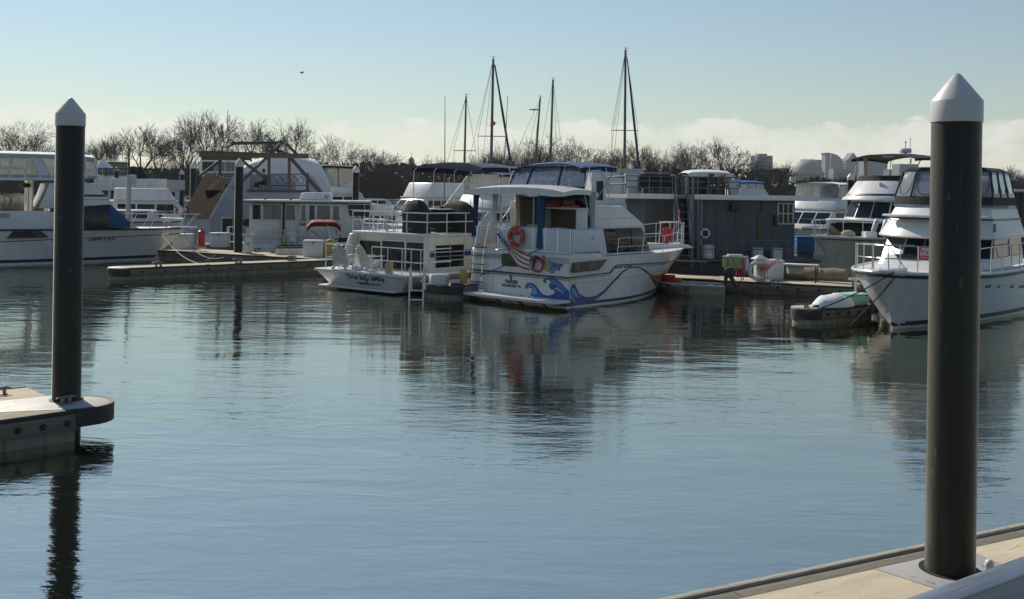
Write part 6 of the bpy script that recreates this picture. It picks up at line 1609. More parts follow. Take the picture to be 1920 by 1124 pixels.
beam((465, 358), (582, 359), .16, -.12, tg, name='sill_beam'); beam((577, 325), (577, 358), .16, -.1, tg, name='post')
MB().box(C_(376, 285)[0], -.45, C_(450, 287)[1]+.0, C_(470, 285)[0]+.3, 2.0, C_(450, 287)[1]+.05).build('pergola_slat_top', M['wood'], bh)
# ornate balcony railing
for i, px in enumerate((524, 537, 551, 564)):
    x, z = C_(px, 338, .02); torus((x, .02, z), .22, .022, 'y', 18, 6).build('rail_scroll', M['black'], bh)
for py in (327, 348): x0, z0 = C_(508, py, .02); x1, z1 = C_(577, py, .02); MB().tube([(x0, .02, z0), (x1, .02, z1)], .03, 6).build('balcony_rail', M['black'], bh)
x0, z0 = C_(471, 356, .02)
x, z = C_(532, 374, -.03); MB().box(x-.3, -.06, z-.1, x+.3, -.031, z+.1).build('wall_vent', M['plastic_grey'], bh)
x0, z0 = C_(416, 452, -.03); x1, z1 = C_(436, 410, -.03); MB().box(x0, -.05, zb0, x1, -.031, z1).build('doorway', M['black'], bh); MB().box(x0-.1, -.055, zb0, x0, -.032, z1+.1).box(x0, -.055, z1, x1, -.032, z1+.1).build('door_casing', M['old_white'], bh)
MB().box(-.6, -1.2, .1, xW+.4, DPc+.6, zb0-.005).build('float_deck', M['timber'], bh)
ln = C_(388, 325, .8)
lights = cat_line((C_(398, 325)[0], -.3, zkn+.05), (C_(445, 333)[0], -.3, zkn-.05), .25, 8)
MB().tube(lights, .012, 5).build('light_string', M['black'], bh)
for q in lights[1:-1]: MB().ball((q[0], q[1], q[2]-.06), .05, 8, 5).build('bulb', M['plastic'], bh)
# white shrink wrapped boat behind it
qs = [(452, 340), (457, 316), (476, 302), (488, 297), (508, 291), (540, 290), (572, 293), (588, 300), (601, 312), (612, 330), (621, 352), (617, 386), (560, 390), (470, 390)]
frw = Frame(at(540, 390, 73), 80)
sw = thing('covered_boat', 'boat wrapped in smooth white film behind the timber gable', 'boat', tuple(frw.O), frw.rot)
pr = [frw.side(*k, y=0) for k in qs]; cxm = sum(x for x, z in pr)/len(pr); wr = random.Random(2)
rows = []
for j, (y, k) in enumerate(((-1.9, .93), (-1.2, .985), (0, 1.0), (1.2, .95), (1.9, .8))): rows.append([(cxm+(x-cxm)*(.9+.1*k)+wr.uniform(-.12, .12), y+wr.uniform(-.15, .15), pr[-1][1]+(z-pr[-1][1])*k+wr.uniform(-.09, .09)*(z > pr[-1][1]+.3)) for x, z in pr])
mb = MB().grid(rows, closed=True).add(rows[0], [tuple(range(len(pr)))]).add(rows[-1], [tuple(range(len(pr)))])
mb.build('wrap', M['white_canvas'], sw, bevel=.05)
HS = Hull(7.5, 3.2, lambda u: 1.3, 1.0); o_ = HS.build(sw, M['gelcoat']); o_.location = (-3.5, 0, 0)
for c_ in sw.children:
    if c_.name.startswith('hull'): c_.location = (-3.5, 0, 0)

# seated person on the balcony
def skin_mesh(name, nodes, edges, m, root=None, loc=None, sub=2, rootv=0):
    me = bpy.data.meshes.new(name); me.from_pydata([n_[0] for n_ in nodes], edges, [])
    o = bpy.data.objects.new(name, me); COL.objects.link(o)
    sk = o.modifiers.new('skin', 'SKIN'); sk.use_smooth_shade = True
    for i, v in enumerate(me.skin_vertices[0].data): v.radius = (nodes[i][1], nodes[i][1]); v.use_root = (i == rootv)
    ss = o.modifiers.new('sub', 'SUBSURF'); ss.levels = sub; ss.render_levels = sub
    bpy.context.view_layer.update()
    dg_ = bpy.context.evaluated_depsgraph_get(); me2 = bpy.data.meshes.new_from_object(o.evaluated_get(dg_))
    bpy.data.objects.remove(o); me2.materials.clear(); me2.materials.append(m)
    me2.polygons.foreach_set('use_smooth', [True]*len(me2.polygons))
    o = bpy.data.objects.new(name, me2); COL.objects.link(o); o.parent = root
    if loc: o.location = loc
    return o
xp, zp = C_(494, 352, 1.0); zs = zbl+.02
ps = thing('person', 'person in teal jacket and dark trousers sitting on the balcony', 'person', tuple(fr2.w(xp, 1.0, zs)), fr2.rot)
N_ = [((0,0,.50),.13), ((.02,0,.75),.13), ((.03,0,.95),.15), ((.02,0,1.05),.07), ((-.02,0,1.16),.085), ((-.04,0,1.27),.095),
      ((-.02,-.19,.98),.07), ((-.02,-.26,.74),.055), ((-.22,-.22,.62),.045), ((-.32,-.2,.62),.035), ((-.02,.19,.98),.07), ((-.02,.26,.74),.055), ((-.22,.22,.62),.045), ((-.32,.2,.62),.035),
      ((-.08,-.10,.47),.095), ((-.46,-.13,.50),.075), ((-.46,-.13,.10),.05), ((-.60,-.13,.04),.04), ((-.08,.10,.47),.095), ((-.46,.13,.50),.075), ((-.50,.13,.10),.05), ((-.64,.13,.04),.04)]
E_ = [(0,1),(1,2),(2,3),(3,4),(4,5),(2,6),(6,7),(7,8),(8,9),(2,10),(10,11),(11,12),(12,13),(0,14),(14,15),(15,16),(16,17),(0,18),(18,19),(19,20),(20,21)]
skin_mesh('body', N_, E_, M['skin'], ps)
skin_mesh('jacket', [((0,0,.52),.15), ((.02,0,.75),.155), ((.03,0,.97),.17), ((-.02,-.20,.98),.085), ((-.02,-.27,.74),.07), ((-.20,-.225,.63),.06), ((-.02,.20,.98),.085), ((-.02,.27,.74),.07), ((-.20,.225,.63),.06)], [(0,1),(1,2),(2,3),(3,4),(4,5),(2,6),(6,7),(7,8)], M['teal_cloth'], ps)
skin_mesh('trousers', [((0,0,.50),.15), ((-.08,-.10,.47),.11), ((-.46,-.13,.50),.092), ((-.46,-.13,.14),.07), ((-.08,.10,.47),.11), ((-.46,.13,.50),.092), ((-.50,.13,.14),.07)], [(0,1),(1,2),(2,3),(0,4),(4,5),(5,6)], M['dark_cloth'], ps)
MB().ball((-.01, 0, 1.27), .125, 14, 10, sy=.92, sz=1.08).build('hair', M['hair'], ps); MB().ball((-.065, 0, 1.245), .098, 12, 8, sy=.9, sz=1.1).ball((-.165, 0, 1.24), .02, 6, 5).build('face', M['skin'], ps)
ch = thing('balcony_chair', 'dark chair under the person on the balcony', 'chair', tuple(fr2.w(xp, 1.0, zs)), fr2.rot)
MB().box(-.28, -.27, .32, .24, .27, .36).build('seat', M['dark_iron'], ch); MB().box(.2, -.27, .36, .25, .27, .95).build('backrest', M['dark_iron'], ch)
for sx in (-.25, .2):
    for sy in (-.24, .24): MB().tube([(sx, sy, 0), (sx, sy, .34)], .02, 6).build('leg', M['dark_iron'], ch)

# ------------------------------------------------------------------ things on the docks
def on(px, py, z=None): return G(px, py, z if z is not None else (.422 if 1230 < px < 1500 and py < 540 else .502))
def dockbox(label, px0, px1, ytop, ybot, group='white dock boxes', rot=None, m='plastic', d=.75):
    p = on((px0+px1)/2, ybot); w_ = (px1-px0)/FPX*p.y; h_ = (ybot-ytop)/FPX*p.y
    t = thing('dock_box', label, 'dock box', (p.x, p.y+d/2, p.z), R(2) if rot is None else rot, group)
    MB().prism([(-w_*.45, 0), (w_*.45, 0), (w_*.48, h_*.88), (-w_*.48, h_*.88)], 'y', -d/2, d/2).build('body', M[m], t, bevel=.03)
    MB().prism([(-w_*.5, h_*.88+.004), (w_*.5, h_*.88+.004), (w_*.47, h_), (-w_*.47, h_)], 'y', -d/2-.03, d/2+.03).build('lid', M[m], t, bevel=.02)
    for k in (-.25, .0, .25): MB().box(w_*k-.012, -d/2-.014, .06, w_*k+.012, -d/2-.001, h_*.8).build('rib', M[m], t)
    MB().box(-.06, -d/2-.05, h_*.8, .06, -d/2-.02, h_*.9).build('latch', M['iron'], t)
    return t
dockbox('white dock box nearest the left yacht bow', 321, 358, 439, 467)
dockbox('white dock box between the red cylinder and the tall pile', 391, 427, 437, 464)
dockbox('white dock box in front of the red topped pontoon boat', 566, 606, 451, 482)
dockbox('white dock box behind the pedestal on the right walkway', 1428, 1471, 488, 524)
def pedestal(label, px, ytop, ybot, hose=None, m='old_white'):
    p = on(px, ybot); h_ = (ybot-ytop)/FPX*p.y; s_ = h_/1.1
    t = thing('power_pedestal', label, 'power pedestal', tuple(p), R(10), 'white power pedestals')
    MB().prism([(-.22*s_, 0), (.22*s_, 0), (.19*s_, .62*h_), (.24*s_, .70*h_), (.20*s_, .84*h_), (-.20*s_, .84*h_), (-.24*s_, .70*h_), (-.19*s_, .62*h_)], 'y', -.19*s_, .19*s_).build('body', M[m], t, bevel=.03)
    MB().add([(-.3*s_, -.28*s_, .84*h_), (.3*s_, -.28*s_, .84*h_), (.3*s_, .28*s_, .84*h_), (-.3*s_, .28*s_, .84*h_), (-.06, -.06, h_), (.06, -.06, h_), (.06, .06, h_), (-.06, .06, h_), (-.3*s_, -.28*s_, .87*h_), (.3*s_, -.28*s_, .87*h_), (.3*s_, .28*s_, .87*h_), (-.3*s_, .28*s_, .87*h_)], [(3,2,1,0), (0,1,9,8), (1,2,10,9), (2,3,11,10), (3,0,8,11), (8,9,5,4), (9,10,6,5), (10,11,7,6), (11,8,4,7), (4,5,6,7)]).build('cap', M[m], t, smooth=False)
    MB().box(-.09*s_, -.205*s_, .38*h_, .09*s_, -.19*s_-.001, .52*h_).build('outlet_cover', M['plastic_grey'], t, bevel=.01)
    return t, p, h_
pedestal('white power pedestal right beside the tall pile on the walkway', 465, 436, 475)
t_, p_, h_ = pedestal('white power pedestal with dark hose reel in front of the river cruiser', 548, 434, 472)
hr = thing('hose_reel', 'yellow hose coiled on a dark reel at the pedestal', 'hose', (p_.x-.42, p_.y-.22, .5), R(20))
torus((0, 0, .55), .30, .10, 'x', 24, 8).build('hose', M['yellow'], hr); MB().lathe([(.26, -.12), (.26, .12)], n=16).build('drum', M['black'], hr, loc=(0, 0, .55)).rotation_euler = (0, R(90), 0)
MB().box(-.05, -.22, 0, .05, -.16, .55).build('stand', M['dark_iron'], hr)
t_, p_, h_ = pedestal('white power pedestal with lifebuoy on the right walkway', 1424, 479, 527)
lb = thing('lifebuoy', 'white lifebuoy propped on the right walkway pedestal', 'lifebuoy', (p_.x-.18, p_.y-.30, p_.z+.42*h_), R(12))
torus((0, 0, 0), .33, .085, 'y', 32, 12).build('ring', M['plastic'], lb)
for k in range(4): a = R(90*k+45); MB().tube([(math.cos(a)*(.33+.09*math.sin(t)), .09*math.cos(t), math.sin(a)*(.33+.09*math.sin(t))) for t in [2*math.pi*i/12 for i in range(12)]], .016, 6, closed=True).build('band', M['grey_canvas'], lb)
fl = thing('garden_flamingo', 'pink garden flamingo leaning at the right walkway pedestal', 'ornament', (p_.x+.15, p_.y-.42, p_.z), R(5))
MB().ball((0, 0, .62), .17, 14, 8, sx=1.35, sy=.75, sz=.8).build('body', M['pink'], fl); MB().tube([(.15, 0, .66), (.32, 0, .72), (.40, 0, .90), (.52, 0, .94), (.60, 0, .84)], [.05, .035, .03, .035, .02], 8).build('neck', M['pink'], fl)
tubes('leg', M['dark_iron'], fl, [[(-.02, .03, .52), (-.02, .03, 0)], [(.05, -.03, .52), (.05, -.03, 0)]], .012)
def cylinder_thing(name, label, cat, px, ytop, ybot, r, m, z=None):
    p = on(px, ybot, z); h_ = (ybot-ytop)/FPX*p.y
    t = thing(name, label, cat, tuple(p), 0)
    MB().lathe([(r*.96, 0), (r, .03), (r, h_*.80), (r*.85, h_*.88), (r*.4, h_*.93), (r*.3, h_*.94)], n=18).build('bottle', M[m], t)
    MB().lathe([(r*.28, h_*.94), (r*.28, h_), (0, h_)], n=10).build('valve', M['dark_iron'], t); MB().tube([(0, 0, h_*.97), (r*.8, 0, h_*.98), (r*1.1, 0, h_*.8)], .02, 6).build('hose', M['black'], t)
    MB().box(-r, -r, -.001, r, r, .03).build('base', M[m], t)
cylinder_thing('fire_extinguisher', 'red cylinder between the two left white dock boxes', 'extinguisher', 377, 430, 462, .21, 'red')
cylinder_thing('gas_bottle', 'grey cylinder beside the red one on the left walkway', 'gas bottle', 364, 424, 458, .15, 'plastic_grey')
cylinder_thing('fire_extinguisher', 'dark red cylinder behind the flower stand on the right walkway', 'extinguisher', 1388, 475, 516, .23, 'paint_red')
# yellow round topped panel
p = on(621, 482)
yp = thing('paddle_board_rack', 'mustard yellow round topped shell standing on the walkway', 'shell', tuple(p), R(8))
w_ = 15/FPX*p.y; h_ = 34/FPX*p.y
MB().prism([(-w_, 0), (w_, 0)] + [(w_*math.cos(a), h_-w_*1.15+w_*1.15*math.sin(a)) for a in [R(180*i/12) for i in range(13)]], 'y', -.12, .12).build('shell', M['yellow'], yp, bevel=.03)
MB().box(-w_*1.05, -.14, 0, w_*1.05, .14, .08).build('base', M['timber'], yp)
# trolley rack beside the tall pile
p = on(437, 463)
tr = thing('metal_shelf', 'white metal shelf rack behind the tall black pile', 'rack', tuple(p), R(5))
for x in (-.35, .75):
    for y in (0, .5): MB().tube([(x, y, 0), (x, y, 1.15)], .03, 6).build('upright', M['rail_white'], tr)
for z in (.25, .7, 1.12): MB().box(-.37, -.02, z, .77, .52, z+.03).build('shelf', M['rail_white'], tr)
o = MB().ball((0, 0, .24), .34, sx=1.3, sz=.7).build('kettle_cover', M['black_canvas'], loc=Vector(p)+Vector((.85, .25, 1.17))); tag(o, 'black covered bundle on top of the white metal shelf rack', 'bundle')
# table with thin legs and the big log on the right walkway
p = on(1500, 530); h_ = 34/FPX*p.y; w_ = 31/FPX*p.y
tb = thing('dock_table', 'long narrow pale table with black legs on the right walkway', 'table', tuple(p), fC.rot)
MB().box(-w_, -.1, h_-.07, w_, .55, h_).build('tabletop', M['old_white'], tb, bevel=.015)
for x in (-w_+.06, w_-.06):
    for y in (-.04, .48): MB().tube([(x, y, 0), (x, y, h_-.07)], .025, 6).build('leg', M['dark_iron'], tb)
o = MB().box(-.3, -.2, 0, .3, .2, .3).box(-.26, -.16, .301, .26, .16, .34).build('tool_chest', M['plastic_grey'], bevel=.02, loc=Vector(p)+Vector((-.1, .35, .32))); tag(o, 'grey chest under the long pale table', 'chest')
for x in (-.25, .25): pass
a, b = on(1462, 524), on(1596, 531)
lg = thing('log', 'thick weathered log lying along the right walkway', 'log', tuple(a + Vector((0, .55, 0))), 0)
d = b-a; mb = MB(); rl_ = random.Random(3)
mb.tube([Vector((0, 0, .27))+d*k+Vector((0, 0, rl_.uniform(-.02, .02))) for k in [i/12 for i in range(13)]], [.26+rl_.uniform(-.03, .03) for _ in range(13)], 14); mb.build('trunk', M['log'], lg)
for k in (.3, .62): MB().tube([Vector((0, 0, .3))+d*k, Vector((0, -.3, .45))+d*k], [.06, .04], 8).build('knot', M['log'], lg)
# flower stand with a green cloth
p = on(1374, 526); h_ = 46/FPX*p.y
fs = thing('plant_stand', 'scrolled iron stand with pale green cloth and tray top', 'stand', tuple(p), fC.rot)
for x in (-.32, .32):
    for y in (0, .4): MB().tube([(x*1.1, y, 0), (x, y, h_*.5), (x, y, h_*.93)], .022, 6).build('leg', M['dark_iron'], fs)
MB().box(-.46, -.12, h_*.93, .46, .5, h_*.97).build('tray', M['plastic_grey'], fs, bevel=.01)
rows = []
for i in range(13): x = -.40+.8*i/12; rows.append([(x, -.13-.02*math.sin(i*2), h_*.92), (x*1.03, -.15-.05*math.sin(i*1.7), h_*.72), (x*1.06, -.16-.06*math.sin(i*1.5), h_*(.52+.05*math.sin(i*2.3)))])
MB().shell(rows, (0, .01, 0)).build('cloth', M['green_cloth'], fs)
for x in (-.2, .2): torus((x, -.02, h_*.28), .14, .016, 'y', 18, 6).build('scroll', M['dark_iron'], fs)
o = MB().box(-.3, -.18, 0, .3, .18, .07).build('tray_box', M['old_white'], bevel=.01, loc=Vector(p)+Vector((.12, .2, h_*.975))); tag(o, 'flat white box on top of the scrolled iron stand', 'box')
cn = thing('traffic_cone', 'small pale cone on the right walkway behind the red cylinder', 'cone', tuple(on(1400, 508)), 0)
MB().lathe([(.18, .04), (.05, .70), (0, .71)], n=14).build('cone', M['plastic'], cn); MB().box(-.22, -.22, 0, .22, .22, .04).build('base', M['plastic'], cn)
bn = thing('bench', 'dark bench on the walkway beside the grey houseboat pontoon', 'bench', tuple(on(1285, 514)), fC.rot)
MB().box(-.9, -.25, .5, .9, .35, .58).build('seat', M['dark_iron'], bn)
for x in (-.75, .75):
    for y in (-.2, .28): MB().box(x-.07, y-.05, 0, x+.07, y+.05, .5).build('leg', M['dark_iron'], bn)
MB().box(-.8, -.05, .2, .8, .05, .28).build('stretcher', M['dark_iron'], bn)
# cleats
for px, py, lab in ((297, 501, 'leftmost cleat on the low finger dock'), (447, 494, 'middle cleat on the low finger dock'), (546, 489, 'rightmost cleat on the low finger dock'), (482, 473, 'cleat on the walkway right of the white pedestal'), (1455, 536, 'cleat on the edge of the right walkway below the flamingo')):
    o = put_cleat(on(px, py), fA.rot if px < 900 else fC.rot, lab, on(px, py).z); o.scale = (1.7, 1.7, 1.7)
# generator, stern ladder and cable on the short finger dock
p = on(823, 536, .52)
gn = thing('generator', 'small white generator on the short finger dock', 'generator', tuple(p), R(20))
MB().box(-.34, -.2, .04, .34, .2, .42).build('case', M['plastic'], gn, bevel=.05); MB().box(.2, -.21, .1, .31, -.201, .32).build('grille', M['plastic_grey'], gn); MB().tube([(-.2, 0, .42), (-.2, 0, .5), (.2, 0, .5), (.2, 0, .42)], .02, 6).build('handle', M['plastic'], gn)
for x in (-.26, .26): MB().box(x-.05, -.16, 0, x+.05, .16, .04).build('foot', M['black'], gn)
p = on(782, 544, .52)
ld = thing('dock_ladder', 'white tube ladder hung on the end of the short finger dock', 'ladder', (p.x, p.y-.25, 0), R(-4))
hL = .9
for x in (-.24, .24): MB().tube([(x, .4, .53), (x, .3, 1.25), (x, 0, 1.3), (x, 0, -.35)], .026, 8).build('rail', M['rail_white'], ld)
for z in (.52, .2, -.1): MB().tube([(-.24, 0, z), (.24, 0, z)], .024, 6).build('rung', M['rail_white'], ld)
o = torus((0, 0, .05), .2, .045, 'z', 20, 6).build('cable_coil', M['rubber'], loc=on(800, 531, .525)); tag(o, 'coiled black cable on the short finger dock by the ladder', 'cable')
o = torus((0, 0, .05), .22, .05, 'z', 20, 6).build('rope_coil', M['navy_canvas'], loc=on(858, 536, .525)); tag(o, 'coiled blue rope on the short finger dock near the wave yacht', 'rope')
o = MB().prism([(-.15, 0), (.15, 0), (.12, .5), (-.12, .5)], 'y', -.1, .1).build('yellow_float', M['yellow'], bevel=.04, loc=on(869, 530, .52)); tag(o, 'yellow float beside the transom ladder of the wave yacht', 'float')
# covers on the round float at the right
p = on(1567, 578); cvr = MB()
rows = []
for i in range(9):
    t = i/8; k = math.sin(math.pi*min(.98, max(.02, t)))**.5
    rows.append([(-.85+1.7*t, .52*k*math.cos(a), .38*k*math.sin(a)*(1+.12*math.sin(i*2+a*3))) for a in [R(180*j/10) for j in range(11)]])
cvr.grid(rows); o = cvr.build('float_cover', M['white_canvas'], loc=Vector(p)+Vector((.1, .55, .01))); o.rotation_euler = (0, 0, fG.rot); tag(o, 'white lumpy cover lying on the round ended float', 'cover')
p = on(1608, 574); mc = thing('mint_cooler', 'mint green box on the round ended float by the right yacht', 'box', (p.x, p.y+.5, .5), fG.rot)
MB().box(-.42, -.3, 0, .42, .3, .30).build('body', M['mint'], mc, bevel=.04); MB().box(-.44, -.32, .302, .44, .32, .36).build('lid', M['mint'], mc, bevel=.02)
o = MB().lathe([(0, 0), (.14, .05), (.17, .2), (.17, .62), (.12, .78), (.04, .82), (.04, .9)], n=14).build('boat_fender', M['rubber'], loc=G(1637, 596, 0)+Vector((0, 0, .1))); tag(o, 'black fender between the round float and the right yacht stem', 'fender')
put_cleat(on(1512, 578), fG.rot, 'cleat at the round end of the float left of the right yacht')
tl_ = thing('tap_post', 'white T shaped tap post behind the mint green box', 'post', tuple(on(1604, 566)), 0)
MB().tube([(0, 0, 0), (0, 0, .75)], .04, 8).build('stem', M['plastic'], tl_); MB().tube([(-.22, 0, .75), (.22, 0, .75)], .045, 8).build('bar', M['plastic'], tl_)

# ------------------------------------------------------------------ small craft
a, b = G(1240, 550, 0), G(1364, 555, 0); d = b-a; hd = math.degrees(math.atan2(d.x, d.y))
fr = Frame((a+b)/2+Vector((0, .62, 0)), hd-180)
L_ = d.length
dy = thing('dinghy', 'low grimy white dinghy with a black outboard before the right walkway', 'boat', tuple(fr.w(-L_/2, 0)), fr.rot)
HY_ = Hull(L_, 1.25, lambda u: .35+.05*u, .35, flare=1.0, s0=.55, p=3.2, wl=.88, sw=.4, pw=2.2)
HY_.build(dy, mat('grimy_dinghy', (.36, .33, .27), .6, var=.15, scale=3, dirt=(.14, .12, .08), dscale=(3, 3, 3), damt=.8), deck=None); HY_.rub('gunwale', M['old_white'], dy, lambda u: HY_.zs(u), .04)
fl_ = []
for i in range(13): u = i/12; x, y, z = HY_.pt(u, .75); fl_.append(((x, -max(0, y-.05), .22), (x, max(0, y-.05), .22)))
MB().grid([[q[0] for q in fl_], [q[1] for q in fl_]]).build('floor', M['plastic_grey'], dy)
for k in (.22, .5, .74): MB().box(L_*k-.14, -.56, .30, L_*k+.14, .56, .33).build('thwart', M['old_white'], dy)
for i in range(5): MB().box(L_*.30+i*.35, -.35+.1*(i % 3), .225, L_*.30+i*.35+.28, .2+.12*(i % 2), .28+.05*(i % 2)).build('floor_gear', M[('plastic_grey', 'tan_canvas', 'blue_canvas', 'old_white', 'tan_canvas')[i]], dy)
for k in (.52, .56): HY_.decal('hull_stripe', M['black'], dy, [(L_*k, .10, .28), (L_*k+.06, .08, .28)], .006, sg=1)
pt_ = fr.w(-L_/2-.12, 0)
ob = thing('outboard_motor', 'black outboard motor tilted on the grimy dinghy stern', 'outboard', (pt_.x, pt_.y, 0), fr.rot)
MB().prism([(-.30, .72), (-.34, .98), (-.18, 1.10), (.12, 1.04), (.16, .78), (.0, .66)], 'y', -.19, .19).build('cowling', M['black'], ob, bevel=.07); MB().prism([(-.22, .72), (-.02, .70), (-.42, .10), (-.52, .14)], 'y', -.07, .07).build('leg', M['black'], ob, bevel=.02); MB().prism([(.05, .38), (.14, .38), (.1, .75), (-.05, .75)], 'y', -.1, .1).build('clamp', M['dark_iron'], ob)
for k in range(3): a_ = R(120*k); MB().ball((-.55, .07*math.cos(a_), .10+.07*math.sin(a_)), .05, 8, 6, sx=.4).build('propeller_blade', M['dark_iron'], ob)
rb = thing('life_vest', 'red life vests heaped at the dinghy bow', 'life jacket', tuple(fr.w(L_/2-.55, 0, .42)), fr.rot)
MB().box(-.35, -.25, 0, .3, .2, .16).build('vest', M['red'], rb, bevel=.06); MB().box(-.1, -.1, .12, .35, .3, .28).build('vest', M['red'], rb, bevel=.06); MB().box(.25, -.25, -.05, .45, .1, .12).build('bag', M['navy'], rb, bevel=.04)
# pontoon boat with maroon bimini behind the walkway
fr = Frame(at(612, 462, 54), 80)
pb = thing('pontoon_boat', 'small open boat with maroon bimini behind the white dock box', 'boat', tuple(fr.w(-2.6, 0)), fr.rot)
Hp = Hull(5.4, 2.1, lambda u: .85+.1*u, .7, flare=1.0); Hp.build(pb, M['cream'], deck=M['deck'], deck_drop=.15); Hp.rub('rub_rail', M['black'], pb, lambda u: Hp.zs(u), .04)
x0, z0 = fr.side(575, 430, -.9); x1, z1 = fr.side(639, 422, -.9); x0 += 2.6; x1 += 2.6
n = 9; zt_ = fr.side(607, 416, -.9)[1]
canopy('bimini_top', M['red_canvas'], pb, [x0+(x1-x0)*i/(n-1) for i in range(n)], [zt_-.42+.40*min(1, math.sin(math.pi*(.04+.92*i/(n-1)))*1.9) for i in range(n)], -.95, .95, .10, .22, .01)
for y in (-.93, .93): tubes('bimini_frame', M['alu'], pb, [[(x0+.1, y, zt_-.5), (x0+1.2, y, .95)], [(x1-.1, y, zt_-.5), (x1-.2, y, .95)], [(x1-.7, y, zt_-.15), (x0+1.3, y, .95)]], .025)
MB().box(3.0, -.7, .75, 4.4, .7, 1.35).build('console_cover', M['black_canvas'], pb, bevel=.12); MB().box(4.5, -.8, .75, 5.1, .6, 1.15).build('engine_cover', M['black_canvas'], pb, bevel=.12)
MB().prism([(3.2, 1.3), (3.5, 1.3), (3.1, 1.75), (3.05, 1.75)], 'y', -.5, .5).build('windshield', M['smoke'], pb)
# ------------------------------------------------------------------ boats behind
def zz(py, px, Y): return at(px, py, Y).z
def cruiser(label, px, Y, heading, L=10, B=3.6, sheer=1.5, house=1.0, bridge=.8, enc=1.3, top='white_canvas', encm='clear', hx=(.18, .66), trunk=True, hull='gelcoat', stripe=None, rails=True, arch=False, zscale=1.0, name='cabin_cruiser'):
    """motor cruiser: px is the picture column of its middle"""
    p = at(px, 400, Y); fr = Frame((p.x, p.y), heading); o0 = fr.w(-L/2, 0)
    t = thing(name, label, 'boat', (o0.x, o0.y, 0), fr.rot, 'motor boats in the rows behind')
    Hh = Hull(L, B, lambda u: sheer*(1+.12*max(0, u-.4)), 1.3, flare=1.2); Hh.build(t, M[hull], deck=M['deck'], n=18)
    Hh.rub('rub_rail', M['black'], t, lambda u: Hh.zs(u)-.03, .04, n=20)
    if stripe: Hh.strip('boot_stripe', M[stripe], t, .1, .28, n=18)
    b = B/2*.82; x0, x1 = L*hx[0], L*hx[1]; z0, z1 = sheer-.02, sheer+house
    pr = [(x0, z0), (x0+.05, z1), (x1-.7*house, z1), (x1+.35, z0)]
    MB().prism(pr, 'y', -b, b).build('house', M[hull], t, bevel=.05)
    n = 3; xa, xb = x0+.5, x1-.75*house-.1
    for i in range(n):
        a, c = xa+(xb-xa)*i/n+.06, xa+(xb-xa)*(i+1)/n-.06
        for s in (-1, 1): MB().box(a, s*(b+.012), z0+house*.35, c, s*(b-.02), z1-house*.14).build('window', M['glass'], t)
    for i in range(3):
        y0, y1 = -b+.12+(2*b-.24)*i/3+.05, -b+.12+(2*b-.24)*(i+1)/3-.05
        f = lambda q: x1+.35-(.35+.7*house)*q
        MB().add([(f(.3)+.03, y0, z0+house*.3), (f(.3)+.03, y1, z0+house*.3), (f(.88)+.03, y1, z0+house*.88), (f(.88)+.03, y0, z0+house*.88), (f(.3)-.02, y0, z0+house*.3), (f(.3)-.02, y1, z0+house*.3), (f(.88)-.02, y1, z0+house*.88), (f(.88)-.02, y0, z0+house*.88)], [(0,1,2,3), (7,6,5,4), (0,4,5,1), (1,5,6,2), (2,6,7,3), (3,7,4,0)]).build('windscreen', M['glass'], t)
    if trunk: MB().prism([(x1, z0-.05), (x1, z0+.32), (L*.84, z0+.26), (L*.88, z0-.05)], 'y', -b*.6, b*.6).build('cabin_trunk', M[hull], t, bevel=.08)
    zt = z1
    if bridge:
        xb0, xb1 = x0-.35, x1-.75*house
        MB().box(xb0, -b-.12, z1, xb1+.15, b+.12, z1+.08).build('bridge_deck', M[hull], t, bevel=.03)
        MB().prism([(xb0+.6, z1+.08), (xb0+.7, z1+.08+bridge), (xb1-.55, z1+.08+bridge), (xb1+.05, z1+.08)], 'y', -b*.98, b*.98).build('bridge_coaming', M[hull], t, bevel=.08)
        zt = z1+.08+bridge
        if enc:
            xe0, xe1 = xb0+.7, xb1-.6
            for s in (-1, 1):
                for i in range(3):
                    a, c = xe0+(xe1-xe0)*i/3, xe0+(xe1-xe0)*(i+1)/3
                    MB().prism([(a, zt), (c, zt), (c-.12, zt+enc), (a-.0, zt+enc)], 'y', s*b*.95, s*b*.94).build('clear_panel', M[encm], t)
                    MB().tube([(a, s*b*.95, zt), (a-.05, s*b*.95, zt+enc)], .035, 5).build('seam', M[top], t)
            MB().prism([(-b*.95, zt), (b*.95, zt), (b*.9, zt+enc), (-b*.9, zt+enc)], 'x', xe1-.02, xe1-.03).build('clear_panel', M[encm], t)
            canopy('bimini_top', M[top], t, [xe0-.3+(xe1-xe0+.3)*i/5 for i in range(6)], [zt+enc-.04+.05*math.sin(math.pi*i/5) for i in range(6)], -b, b, .14, .12, .008)
    if arch:
        tubes('radar_arch', M['rail_white'], t, [[(x0+.2, -b, z1), (x0-.2, -b*.8, z1+1.3), (x0-.2, b*.8, z1+1.3), (x0+.2, b, z1)]], .07)
    if rails:
        us = [.62+.38*i/8 for i in range(9)]
        ln = []; ps = []
        for s in (1, -1):
            ln.append([(q[0]-.03, s*max(0, q[1]-.08), q[2]+.65) for q in [Hh.pt(u, 1) for u in us]])
            for u in (.66, .78, .9, .98): q = Hh.pt(u, 1); ps.append(((q[0]-.03, s*max(0, q[1]-.08), q[2]), (q[0]-.03, s*max(0, q[1]-.08), q[2]+.65)))
        rail('bow_rail', M['steel'], t, ln, ps, .022)
    return t, fr, o0
cruiser('cruiser with teal canvas far behind the left yacht', 238, 112, 75, 11, 3.8, 2.6, 1.4, .9, 1.5, 'teal_canvas', 'smoke')
cruiser('cruiser with arched windscreen rails far left of the brown roof', 318, 106, 70, 10, 3.6, 2.2, 1.3, .9, 0, 'black_canvas', arch=True)
